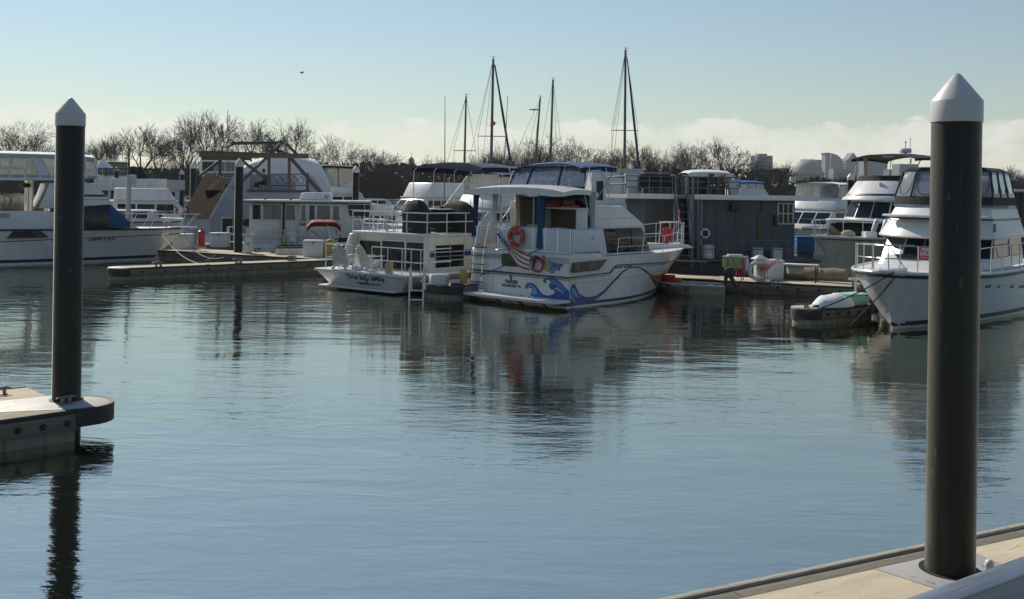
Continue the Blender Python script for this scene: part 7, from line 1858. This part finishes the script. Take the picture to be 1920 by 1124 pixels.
cruiser('white cruiser with rounded flybridge between the left yacht and the brown roof', 305, 76, 70, 11.5, 4.0, 1.55, 1.25, .9, .0, 'white_canvas')
cruiser('low express cruiser bow just left of the brown roof wall', 262, 70, 78, 9, 3.4, 1.5, .8, 0, 0, rails=True)
cruiser('cruiser with dark green canvas enclosure behind the two black piles', 655, 79, 82, 10.5, 3.9, 2.4, 1.1, .55, 1.55, 'black_canvas', 'clear')
cruiser('sport fishing cruiser with a high cream bridge behind the cream houseboat', 792, 78, 232, 11, 4.2, 2.0, 1.35, 1.1, 0, 'white_canvas', arch=False)
cruiser('white cruiser with tall clear bridge curtains under the navy canopy', 905, 62, 225, 10.5, 4.0, 1.7, 1.2, .75, 1.25, 'navy_canvas', 'clear')
cruiser('small cruiser with bright blue tarp beyond the grey roof deck', 1417, 92, 70, 9, 3.6, 2.5, 1.25, .7, .55, 'bright_blue', 'clear')
cruiser('trawler with clear curtained bridge right of the grey houseboat', 1533, 70, 226, 11, 4.2, 1.7, 1.3, .75, .95, 'white_canvas', 'clear')
cruiser('small white open cruiser below the far brush left of the sport fisher', 712, 98, 75, 8, 3.2, 2.0, 1.0, 0, 0, arch=True)
cruiser('low white cruiser far behind, left of the dark green canvas one', 586, 104, 80, 8.5, 3.2, 1.8, 1.1, .6, .9, 'grey_canvas', 'clear')
cruiser('white cruiser glimpsed through the hardtop of the wave painted yacht', 975, 74, 228, 10, 3.8, 1.7, 1.2, .7, 1.1, 'navy_canvas', 'clear')
cruiser('pale cruiser glimpsed behind the river cruiser bridge rails', 720, 66, 78, 9, 3.4, 1.5, .9, .5, 0, 'bright_blue', 'clear')
# long white flat boathouse behind the left yacht
p = at(176, 400, 88); fr = Frame((p.x, p.y), 88)
lw = thing('floating_boathouse', 'long white flat fronted boathouse behind the left yacht', 'boathouse', (p.x, p.y, 0), fr.rot)
z0, z1 = fr.side(240, 358, 0)[1], fr.side(240, 335, 0)[1]; Lb = fr.side(312, 350, 0)[0]
for i in range(4): MB().box(Lb*i/4+.01, 0, z0, Lb*(i+1)/4-.01, .12, z1).build('fascia_panel', M['gelcoat'], lw, bevel=.02)
MB().box(.1, .13, z0+.1, Lb-.1, 6, z1-.05).build('roof', M['plastic_grey'], lw)
MB().box(.1, 1.6, .2, Lb-.1, 1.7, z0).build('dark_front', M['glass'], lw)
for i in range(6): MB().box(Lb*i/5-.1, .1, .1, Lb*i/5+.1, .3, z0).build('post', M['old_white'], lw)
MB().box(-.2, -.6, -.2, Lb, 6, .4).build('float', M['concrete'], lw)
zt = z1+.85
rail('roof_rail', M['dark_iron'], lw, [[(.2, .3, z), (Lb, .3, z)] for z in (zt, z1+.42)], [((Lb*i/7, .3, z1), (Lb*i/7, .3, zt)) for i in range(8)], .045)
for px, lab in ((192, 'pale conical hut umbrella on the long white boathouse roof'),):
    q = fr.w(fr.side(px, 335, 2)[0], 2, z1-.05); o = MB().lathe([(.9, .95), (.05, 1.75), (0, 1.75)], n=12).lathe([(.04, 0), (.04, .95)], n=6).build('umbrella', M['white_canvas'], loc=q); tag(o, lab, 'umbrella')
for px, lab in ((254, 'left'), (268, 'right')):
    q = fr.w(fr.side(px, 335, 1.2)[0], 1.2, z1-.05)
    t = thing('covered_chair', lab + ' of two dark covered chairs on the long white boathouse roof', 'chair', tuple(q), fr.rot, 'covered chairs on the boathouse roof')
    MB().prism([(-.4, 0), (.45, 0), (.35, .5), (.1, .6), (-.15, 1.15), (-.4, 1.1)], 'y', -.4, .4).build('cover', M['black_canvas'], t, bevel=.08); MB().box(-.35, -.35, -.001, .35, .35, .05).build('base', M['dark_iron'], t)
# lamp post in front of it
p = at(240, 420, 66); t = thing('lamp_post', 'white post with a thin black upper pole behind the left yacht', 'lamp post', (p.x, p.y, 0))
MB().tube([(0, 0, 0), (0, 0, zz(328, 241, 66))], .16, 10).build('lower_post', M['old_white'], t); MB().tube([(0, 0, zz(328, 241, 66)), (0, 0, zz(281, 242, 66))], .06, 8).build('upper_pole', M['black'], t); MB().box(-.05, -.05, zz(282, 242, 66), .3, .05, zz(280, 242, 66)).build('lamp_head', M['black'], t)
MB().box(.16, -.15, zz(345, 241, 66), .45, .15, zz(328, 241, 66)).build('meter_box', M['cream'], t, bevel=.02)
# tall curtained house boat behind the timber gable
p = at(408, 400, 82); fr = Frame((p.x, p.y), 80)
cb = thing('houseboat', 'white houseboat with dark curtained upper cabin behind the timber gable', 'boat', (p.x, p.y, 0), fr.rot, 'houseboats')
z1 = fr.side(408, 297, 0)[1]; z0 = fr.side(408, 325, 0)[1]
MB().prism([(-1.5, z0), (-1.4, z1-.35), (-1.1, z1), (1.4, z1), (1.8, z1-.4), (2.1, z0)], 'y', 0, 3).build('upper_cabin', M['gelcoat'], cb, bevel=.08)
for a, b in ((-1.25, -.35), (-.3, .5), (.55, 1.5)): MB().box(a, -.03, z0+.15, b, .01, z1-.3).build('window', M['curtain'] if a > -1 else M['glass'], cb)
MB().box(-1.2, -.3, .4, 5, 4, z0).build('lower_cabin', M['gelcoat'], cb, bevel=.1); MB().box(-1.8, -.6, -.3, 5.6, 4.3, .5).build('hull', M['gelcoat'], cb, bevel=.2)
# white cabin with a door behind the blue bimini
p = at(1108, 400, 62); fr = Frame((p.x, p.y), 88)
wb = thing('houseboat', 'plain white houseboat with upper cabin door behind the blue bimini', 'boat', (p.x, p.y, 0), fr.rot, 'houseboats')
def W_(px, py, y=0.0): return fr.side(px, py, y)
x1 = W_(1206, 340)[0]; zt = W_(1150, 319)[1]; zm = W_(1150, 383)[1]
n = 5
for i in range(n): MB().box(x1*i/n+.004, 0, zm, x1*(i+1)/n-.004, .06, zt).build('wall_panel', M['gelcoat'], wb, bevel=.012)
MB().box(.02, .062, zm-.1, x1-.02, 4, zt-.01).build('upper_cabin', M['gelcoat'], wb); MB().box(-.15, -.15, zt, x1+.15, 4.1, zt+.08).build('roof', M['old_white'], wb, bevel=.02)
a, b = W_(1118, 376), W_(1131, 340); MB().box(a[0], -.03, a[1], b[0], -.002, b[1]).build('door', M['black'], wb); MB().box(a[0]+.25, -.04, a[1]+.1, b[0]-.04, -.031, b[1]-.3).build('door_pane', M['glass_grey'], wb)
a, b = W_(1162, 334), W_(1203, 324)
MB().box(a[0], -.02, a[1], b[0], -.001, b[1]).build('name_board', M['plastic_grey'], wb)
MB().box(-1.5, -.8, .9, x1+1.5, 4.6, zm-.102).build('lower_cabin', M['old_white'], wb, bevel=.05); MB().box(-2, -1.1, -.3, x1+2, 5, .9).build('hull', M['gelcoat'], wb, bevel=.15)
for px in (1140, 1165, 1190): a, b = W_(px-8, 408, -.8), W_(px+8, 392, -.8); MB().box(a[0], -.83, a[1], b[0], -.801, b[1]).build('window', M['glass_grey'], wb)
rail('side_rail', M['rail_white'], wb, [[(-1.2, -.9, zm+.0), (x1+1.2, -.9, zm+.0)], [(-1.2, -.9, zm-.45), (x1+1.2, -.9, zm-.45)]], [((-1.2+(x1+2.4)*i/6, -.9, .9), (-1.2+(x1+2.4)*i/6, -.9, zm)) for i in range(7)], .025)
# blue frame and pale canvas beside the trawler
p = at(1498, 455, 56); t = thing('bait_locker', 'bright blue locker on the walkway behind the radar yacht rail', 'locker', (p.x, p.y, .8), R(5))
MB().box(-.25, -.4, 0, .75, .4, .85).build('body', M['bright_blue'], t, bevel=.04); MB().box(-.28, -.43, .85, .78, .43, .92).build('lid', M['bright_blue'], t, bevel=.02)
MB().box(-.2, -.3, -1.1, .7, .3, -.001).build('plinth', M['timber'], t)

# ------------------------------------------------------------------ sailing boats: slender masts above the roofs
def sailboat(label, base, tip, Y, spreader=None, r=.085, furl=None, stays=(), boom=True):
    b = at(base[0], base[1], Y); tpv = at(tip[0], tip[1], Y)
    d = (tpv-b); foot = b - d*(b.z-1.2)/d.z
    t = thing('sailboat', label, 'sailboat', (foot.x, foot.y, 0), R(60), 'sailing boats')
    rot = Matrix.Rotation(-R(60), 3, 'Z')
    lc = lambda v: rot @ (Vector(v) - Vector((foot.x, foot.y, 0)))
    Hs = Hull(9.5, 3.0, lambda u: 1.1+.1*u, 1.4, flare=1.0, s0=.35, p=2.0); hb = Hs.build(t, M['gelcoat'], deck=M['deck'], n=16)
    for ch in t.children: ch.location = (-5.2, 0, 0)
    MB().prism([(-2.6, 1.1), (-2.4, 1.5), (1.2, 1.5), (1.9, 1.1)], 'y', -.9, .9).build('cabin_trunk', M['gelcoat'], t, bevel=.06)
    top = lc(tpv)
    MB().tube([(0, 0, 1.0), lc(b), top], [r*1.1, r*1.05, r*.8], 8).build('mast', M['mast'], t)
    MB().tube([top, top+Vector((0, 0, .25))], .03, 5).tube([top+Vector((.0, -.3, .1)), top+Vector((0, .3, .2))], .015, 4).build('masthead_gear', M['black'], t)
    if boom: MB().tube([(0, 0, 2.3), (-4.0, 0, 2.4)], .16, 8).build('boom_cover', M['navy_canvas'], t)
    if spreader:
        py, hw = spreader
        k = (at(base[0], py, Y).z-b.z)/d.z; c = b+d*k
        a1, a2 = c+Vector((-hw, 0, 0)), c+Vector((hw, 0, 0))
        MB().tube([lc(a1), lc(c), lc(a2)], .035, 5).build('spreader', M['mast'], t)
        for a in (a1, a2):
            e = Vector((a.x*.7+foot.x*.3, foot.y, 1.2)); MB().tube([top, lc(a), lc(e)], .018, 4).build('shroud', M['dark_iron'], t)
    if furl:
        q = at(furl[0][0], furl[0][1], Y-.5); q2 = at(furl[1][0], furl[1][1], Y-2.5); MB().tube([lc(q), lc(q.lerp(q2, .5)), lc(q2)], [.05, .11, .10], 6).build('furled_sail', M['navy_canvas'], t)
    for s_ in stays:
        q = at(s_[0], s_[1], Y); MB().tube([top, lc(q)], .017, 4).build('stay', M['dark_iron'], t)
    return t
M['mast'] = mat('dark_mast_metal', (.09, .09, .09), .45, metal=.5, var=.2)
sailboat('sailing boat with the shortest bare mast left of the centre', (871, 303), (874, 181), 92, (283, 1.0), .10, stays=((834, 320),))
sb = sailboat('tall masted sailing boat with a small orange pennant', (921, 303), (925, 111), 84, (256, 1.15), .12, ((928, 122), (957, 302)), ((880, 300), (905, 300)))
p = at(922.5, 231, 83.8)
pn = thing('pennant', 'small orange pennant flying on the second mast from the left', 'flag', tuple(p), 0)
MB().poly([(-.16, 0, -.22), (.0, 0, .30), (.20, .06, .12), (.36, .0, -.02), (.12, .05, -.25)], (0, .012, 0)).build('cloth', mat('orange_pennant', (.36, .12, .07), .8), pn); MB().tube([(-.1, .02, -.5), (-.02, .02, .5)], .02, 5).build('halyard', M['rope_dark'], pn)
sailboat('sailing boat with leaning mast behind the airliner', (1004, 303), (1013, 184), 98, None, .105, None, ((960, 305), (985, 305), (1000, 300)))
sailboat('sailing boat whose mast stands alone right of the leaning one', (1032, 303), (1037, 150), 98, None, .12, None, ((1010, 300), (1045, 300), (1056, 300)))
sailboat('sailing boat with the tallest mast and dark furled foresail', (1171, 318), (1173, 94), 88, (245, 1.15), .125, ((1176, 110), (1199, 322)), ((1140, 318), (1148, 318)))
for base, tip, lab, Y in (((834, 302), (834.5, 180), 'tall thin whip antenna over the left end of the navy canopy', 70), ((946, 302), (952, 180), 'thin leaning whip antenna right of the pennant mast', 70), ((427, 282), (427, 205), 'thin whip antenna rising above the timber gable', 80), ((741, 316), (740, 312), None, 0)):
    if lab:
        b, q = at(*base, Y), at(*tip, Y); o = MB().tube([Vector((0, 0, -b.z+2)), (0, 0, 0), q-b], [.045, .04, .02], 5).build('whip_antenna', M['rail_grey'], loc=b); tag(o, lab, 'antenna', 'whip antennas')

# ------------------------------------------------------------------ bare winter trees on the far bank
def tree_mesh(seed, H_=18.0, spread=1.0, upright=.5, twig=.045, fork=3, depth=6, lean=0.0):
    rnd = random.Random(seed); trunk = MB(); crown = MB()
    def seg(mb, p, q, r0, r1, n):
        d = (q-p).normalized(); u = d.cross(Vector((.3, .8, .1))).normalized(); w = d.cross(u)
        vs = [p+(u*math.cos(2*math.pi*k/n)+w*math.sin(2*math.pi*k/n))*r0 for k in range(n)] + [q+(u*math.cos(2*math.pi*k/n)+w*math.sin(2*math.pi*k/n))*r1 for k in range(n)]
        mb.add(vs, [(k, (k+1) % n, n+(k+1) % n, n+k) for k in range(n)])
    def grow(p, d, ln, r, lev):
        steps = 3 if lev < 3 else 2
        for i in range(steps):
            d = (d + Vector((rnd.gauss(0, .13), rnd.gauss(0, .13), rnd.gauss(0, .07) + .05*upright))).normalized()
            q = p + d*ln/steps; r2 = r*(.86 if lev < 3 else .8)
            seg(trunk if lev < 3 else crown, p, q, r, r2, 6 if lev < 3 else 3); p, r = q, r2
            if lev >= 2 and i < steps-1 and lev < depth:
                side(p, d, ln*.62, max(twig*.5, r*.55), lev+1)
        if lev < depth:
            k = fork if lev > 0 else fork+1
            for j in range(k):
                side(p, d, ln*rnd.uniform(.62, .88), max(twig*.55, r*rnd.uniform(.6, .78)), lev+1, j, k)
    def side(p, d, ln, r, lev, j=0, k=1):
        a = 2*math.pi*(j+rnd.random()*.7)/max(k, 1) + (rnd.random()*6.28 if k == 1 else 0)
        u = d.cross(Vector((.2, .9, .3))).normalized(); w = d.cross(u)
        tilt = rnd.uniform(.22, .62)*spread
        nd = (d*math.cos(tilt) + (u*math.cos(a)+w*math.sin(a))*math.sin(tilt)); nd.z += .10*upright
        if lev > 1 and nd.z < -.05: nd.z *= .2
        if ln > .35: grow(p, nd.normalized(), ln, r, lev)
    grow(Vector((0, 0, -.5)), Vector((lean, 0, 1)).normalized(), H_*.22, H_*.019, 0)
    zm = max(v[2] for v in crown.v); k = H_/zm
    for mb in (trunk, crown): mb.v = [(a*k, b*k, c*k) for a, b, c in mb.v]
    return trunk, crown
TREES = []
for i, (sd, sp, up, fk) in enumerate(((11, 1.15, .5, 3), (23, 1.25, .35, 3), (37, .85, .8, 3), (41, 1.1, .4, 3), (59, 1.0, .7, 3), (61, 1.35, .1, 3))):
    tr_, cr_ = tree_mesh(sd, 18, sp, up, fork=fk if fk else 3, depth=5)
    a = tr_.mesh('trunk'); b = cr_.mesh('crown', smooth=False); b.materials.append(M[('bark', 'bark_grey', 'bark', 'bark_red', 'bark_grey', 'bark')[i]]); a.materials.append(M['bark'])
    TREES.append((a, b))
tr_list = [(20, 235, 0), (42, 221, 5), (98, 266, 3), (180, 262, 2), (205, 256, 4), (228, 248, 2), (272, 230, 0), (300, 236, 3), (330, 212, 1), (362, 232, 4), (397, 203, 2), (432, 246, 3), (480, 222, 0), (512, 240, 1), (562, 219, 4), (598, 250, 3), (640, 259, 5), (697, 272, 2), (738, 281, 1), (768, 294, 0), (805, 288, 4), (868, 290, 3), (905, 277, 1), (938, 283, 2), (968, 286, 5), (1012, 272, 0), (1047, 247, 5), (1084, 262, 4), (1118, 268, 1), (1150, 280, 2), (1184, 262, 0), (1216, 272, 3), (1240, 280, 3), (1278, 266, 1), (1306, 260, 4), (1344, 255, 0), (1376, 290, 2), (1416, 279, 1), (1450, 300, 5), (1478, 299, 4), (1893, 307, 0), (1912, 315, 3)]
tl_names = {0: 'wide crowned bare tree', 1: 'dense grey bare tree', 2: 'upright slim bare tree', 3: 'reddish bare tree', 4: 'grey vase shaped bare tree', 5: 'gnarled open bare tree'}
marks = [('at the far left edge', 60), ('between the left edge and the left pile', 110), ('just right of the left pile', 235), ('left of the timber gable', 420), ('behind the timber gable', 600), ('left of the navy canopy', 790), ('behind the navy canopy', 980), ('behind the blue bimini', 1160), ('left of the scalloped canopy', 1275), ('behind the scalloped canopy', 1370), ('beside the green glass block', 1440), ('near the dome', 1500), ('at the right edge', 1921)]
rt = random.Random(5); seen = {}
for px, py, k in tr_list:
    Y = 262 + rt.uniform(-8, 30)
    b = at(px, 372, Y); ht = (at(px, py, Y).z - 2.0)*1.03
    where = next(w for w, x in marks if px < x)
    hgt = 'tall' if py < 240 else 'mid height' if py < 275 else 'low'
    lab = f'{hgt} {tl_names[k]} {where}'
    seen[lab] = seen.get(lab, 0)+1
    if seen[lab] > 1: lab += ', the one further right'
    t = thing('bare_tree', lab, 'tree', (b.x, b.y, 1.6), rt.uniform(0, 6.28), 'bare trees along the far bank')
    s = ht/18; sx = s*rt.uniform(.9, 1.1)
    for nm, me in zip(('trunk', 'crown'), TREES[k]): use(nm, me, t, scale=(sx, sx, s))
# brush below them: one mass nobody could count
mb = MB(); rb_ = random.Random(8)
def twigs(p, h, n):
    for _ in range(n):
        a = rb_.uniform(0, 6.28); l_ = h*rb_.uniform(.5, 1.0); sp = rb_.uniform(.1, .45)
        q0 = p + Vector((rb_.gauss(0, 1.3), rb_.gauss(0, .9), 0)); q1 = q0 + Vector((math.cos(a)*l_*sp*.4, math.sin(a)*l_*sp*.4, l_*.55)); q2 = q1 + Vector((math.cos(a)*l_*sp*.7, math.sin(a)*l_*sp*.7, l_*.45))
        w_ = Vector((rb_.uniform(.03, .07), 0, 0)); w2 = w_*.5
        mb.add([q0-w_, q0+w_, q1-w_*.8, q1+w_*.8, q2-w2*.4, q2+w2*.4], [(0, 1, 3, 2), (2, 3, 5, 4)])
        for _k in range(4):
            s0 = q1.lerp(q2, rb_.uniform(0, .9)); s1 = s0 + Vector((rb_.gauss(0, .8), rb_.gauss(0, .5), rb_.uniform(.3, 1.3)))
            mb.add([s0-w2*.7, s0+w2*.7, s1], [(0, 1, 2)])
for i in range(620):
    px = rb_.uniform(-60, 1980); Y = rb_.uniform(246, 285)
    dens = 11.5 if px > 580 else 10.0
    if px > 1480: dens = 8.0
    h = dens*rb_.uniform(.55, 1.1)*(1+.25*math.sin(px*.021)+.2*math.sin(px*.0063+1))
    p = at(px, 372, Y); twigs(Vector((p.x, p.y, 1.3)), h, 34)
o = mb.build('brush', M['bark'], smooth=False); tag(o, kind='stuff')
mb = MB()
for i in range(620):
    px = rb_.uniform(-80, 2000); Y = rb_.uniform(262, 300); p = at(px, 372, Y)
    for _ in range(22):
        c = p + Vector((rb_.gauss(0, 2.6), rb_.gauss(0, 2), rb_.uniform(-.3, 8.6 if 580 < px < 1480 else 6.5)-p.z+2)); a = rb_.uniform(0, 3.14); s = rb_.uniform(.25, .7)
        u = Vector((math.cos(a)*s, math.sin(a)*s, rb_.uniform(-.2, .2))); v = Vector((rb_.uniform(-.2, .2), 0, s*.8))
        mb.add([c-u-v, c+u-v, c+u*.6+v, c-u*.7+v], [(0, 1, 2, 3)])
o = mb.build('undergrowth', mat('dark_undergrowth', (.055, .048, .036), .95, var=.3, scale=.3), smooth=False); tag(o, kind='stuff')

# ------------------------------------------------------------------ far buildings
bl = {k: mat(n, c, r, var=.1, scale=.02) for k, n, c, r in (('stone', 'pale_dome_stone', (.27, .26, .245), .7), ('conc', 'grey_tower_concrete', (.17, .175, .18), .8), ('glass', 'blue_tower_glass', (.10, .145, .19), .3), ('dark', 'dark_tower_glass', (.05, .07, .09), .3), ('brown', 'brown_block', (.13, .11, .095), .8))}
def block(label, px0, px1, ytop, Y, m, ybase=340, d=30, band='dark', floors=8, name='office_block', top=None, build=True):
    a, b = at(px0, ybase, Y), at(px1, ybase, Y); h = at((px0+px1)/2, ytop, Y).z; w_ = (b.x-a.x)
    t = thing(name, label, 'building', ((a.x+b.x)/2, Y, 4), R(3))
    if build: MB().box(-w_/2, 0, 0, w_/2, d, h-4).build('wall', bl[m], t)
    z0 = max(0, (h-4)*.2)
    for i in range(floors if build else 0):
        z = z0+(h-4-z0)*i/floors; MB().box(-w_/2-.12, -.35, z, w_/2+.12, d*.3, z+(h-4-z0)/floors*.45).build('window_band', bl[band], t)
    return t, w_, h-4
t, w_, h = block('square green glass office block behind the trees', 1419, 1448, 292, 1100, 'glass', 355, 25, 'dark', 8); MB().box(-w_*.3, 4, h, w_*.2, 15, h+2).build('plant_room', bl['conc'], t)
t, w_, h = block('pale curved sail shaped glass tower right of the dome', 1556, 1581, 292, 1900, 'glass', 340, 30, 'glass', 12, 'tower', build=False)
MB().prism([(-w_/2, 0), (w_/2+3, 0), (w_/2+1, h*.55), (w_/2-1.5, h*.86), (w_*.28, h*.95), (w_*.0, h*1.02), (-w_*.42, h*1.06)], 'y', 0, 30).build('wall', bl['glass'], t)
for i in range(11): MB().box(-w_/2-.15, -.4, h*(.1+.08*i), w_/2-.5, 5, h*(.1+.08*i)+1.2).build('window_band', bl['conc'], t)
t, w_, h = block('slim pale tower joined to the sail shaped glass tower', 1547, 1555.5, 289, 1890, 'conc', 340, 20, 'glass', 10, 'tower'); MB().box(-w_*.7, -2, h, w_/2, 20, h+2.2).build('roof_slab', bl['dark'], t)
t, w_, h = block('twin peaked glass tower beside the radar yacht canopy', 1586, 1613, 302, 2000, 'dark', 340, 35, 'glass', 9, 'tower')
for s in (-1, 1): MB().prism([(s*w_*.02, h+16) if True else 0, (s*w_*.5, h-2), (s*w_*.5, h-5), (s*w_*.02, h+12)], 'y', 0, 30).build('roof_fin', bl['conc'], t)
MB().prism([(-w_*.5, h), (w_*.5, h), (0, h+12)], 'y', 2, 28).build('roof', bl['glass'], t)
block('grey blue slab tower seen under the radar yacht canopy', 1622, 1664, 302, 1700, 'glass', 340, 30, 'dark', 9, 'tower')
block('low dark block right of the slab tower', 1666, 1690, 318, 1500, 'dark', 340, 20, 'conc', 4)
block('pale flat block under the radar dome', 1686, 1722, 308, 1400, 'conc', 340, 25, 'glass', 5)
block('brown block behind the dome on its left', 1508, 1527, 299, 2100, 'brown', 340, 25, 'dark', 7); block('brown block behind the dome on its right', 1530, 1545, 300, 2100, 'brown', 340, 25, 'dark', 7)
block('low brown building among the trees left of the dome', 1456, 1480, 316, 900, 'brown', 350, 20, 'conc', 3)
block('long pale building under the sail shaped tower', 1562, 1600, 317, 1500, 'conc', 345, 20, 'glass', 3)
block('small grey block behind the trees at the centre', 1188, 1200, 301, 1200, 'conc', 345, 20, 'dark', 4)
# dome
Y = 1300; p = at(1523, 340, Y); rdm = (at(1552, 330, Y)-at(1492, 330, Y)).x/2; zt = at(1523, 298, Y).z
dm = thing('domed_memorial', 'pale shallow domed memorial right of the green glass block', 'building', (p.x, Y+rdm, 4))
zb = at(1523, 322, Y).z-4; ht = zt-4-zb
MB().lathe([(rdm*.98, zb)] + [(rdm*.90*math.cos(a), zb+ht*math.sin(a)) for a in [R(90*i/10) for i in range(11)]], n=40).build('dome', bl['stone'], dm)
for k in range(3): MB().lathe([(rdm*(1.06-.04*k), zb-3+1.1*k), (rdm*(1.06-.04*k), zb-2+1.1*k), (rdm*.9, zb-2+1.1*k)], n=40).build('step_ring', bl['stone'], dm)
MB().lathe([(rdm*.93, 0), (rdm*.93, zb-2)], n=40).build('drum', bl['dark'], dm)
for i in range(26):
    a = 2*math.pi*i/26; MB().lathe([(rdm*.025, 0), (rdm*.022, zb-3)], (rdm*1.0*math.cos(a), rdm*1.0*math.sin(a), 0), 8).build('column', bl['stone'], dm)
# small pointed roof with a spire among the trees
Y = 900; p = at(770, 345, Y); t = thing('pavilion', 'small pointed roof with a thin spire above the far trees', 'building', (p.x, Y, 3))
h0, h1, h2 = at(770, 301, Y).z-3, at(770, 293, Y).z-3, at(769, 286, Y).z-3; w_ = 11/FPX*Y/2
MB().box(-w_*.8, 0, 0, w_*.8, 8, h0).build('wall', bl['conc'], t); MB().add([(-w_, -1, h0), (w_, -1, h0), (w_, 9, h0), (-w_, 9, h0), (0, 4, h1)], [(3,2,1,0), (0,1,4), (1,2,4), (2,3,4), (3,0,4)]).build('roof', bl['dark'], t, smooth=False); MB().tube([(0, 4, h1-.3), (0, 4, h2)], .18, 5).build('spire', bl['dark'], t)
# airliner and bird
Y = 1500; p = at(1002, 206, Y); pl = thing('airliner', 'twin engined airliner flying level left of the leaning mast', 'airplane', tuple(p), R(0)); s = 21/FPX*Y/30
am = mat('airliner_grey', (.10, .11, .13), .4)
MB().tube([(x*s, 0, z*s) for x, z in ((-15, -.3), (-13, 0), (-8, 0), (8, 0), (12, .4), (15, .9))], [q*s for q in (.3, 1.4, 1.9, 1.9, 1.2, .3)], 12).build('fuselage', am, pl)
for y in (-1, 1):
    MB().poly([(-2*s, y*1.5*s, -.6*s), (3*s, y*1.5*s, -.6*s), (5.5*s, y*14*s, .6*s), (4*s, y*14*s, .6*s)], (0, 0, .35*s)).build('wing', am, pl); MB().tube([(-2.5*s, y*5*s, -1.9*s), (1*s, y*5*s, -1.9*s)], [1.0*s, .8*s], 10).build('engine', am, pl)
    MB().poly([(12*s, y*.5*s, .8*s), (14.5*s, y*.5*s, .8*s), (15.5*s, y*5*s, 1.2*s), (14.5*s, y*5*s, 1.2*s)], (0, 0, .2*s)).build('tailplane', am, pl)
MB().poly([(10.5*s, -.15*s, 1*s), (14*s, -.15*s, 1*s), (15.8*s, -.15*s, 5.2*s), (14.2*s, -.15*s, 5.2*s)], (0, .3*s, 0)).build('tail_fin', am, pl)
p = at(566, 137, 80); bd = thing('bird', 'small dark bird gliding in the sky above the trees', 'bird', tuple(p), R(20))
MB().ball((0, 0, 0), .06, 10, 6, sx=2.2, sz=.9).ball((-.15, 0, .02), .035, 8, 5).build('body', M['dark_cloth'], bd)
for y in (-1, 1): MB().poly([(-.06, y*.04, .02), (.08, y*.04, .02), (.10, y*.26, .08), (.02, y*.30, .085), (-.02, y*.18, .07)], (0, 0, .01)).build('wing', M['dark_cloth'], bd)
MB().poly([(.10, -.03, 0), (.22, -.05, .0), (.22, .05, .0), (.10, .03, 0)], (0, 0, .01)).build('tail', M['dark_cloth'], bd)
# ------------------------------------------------------------------ thin air over the river: far things fade
hz = bpy.data.materials.new('thin_haze'); hz.use_nodes = True
hz.node_tree.nodes.remove(hz.node_tree.nodes['Principled BSDF'])
pv = hz.node_tree.nodes.new('ShaderNodeVolumePrincipled')
pv.inputs['Color'].default_value = (.84, .93, 1.0, 1); pv.inputs['Density'].default_value = 0.00010; pv.inputs['Anisotropy'].default_value = .2
hz.node_tree.links.new(pv.outputs[0], hz.node_tree.nodes['Material Output'].inputs['Volume'])
o = MB().box(-2700, -2700, -4.5, 2700, 2700, 260).build('haze', hz, smooth=False); tag(o, kind='stuff')
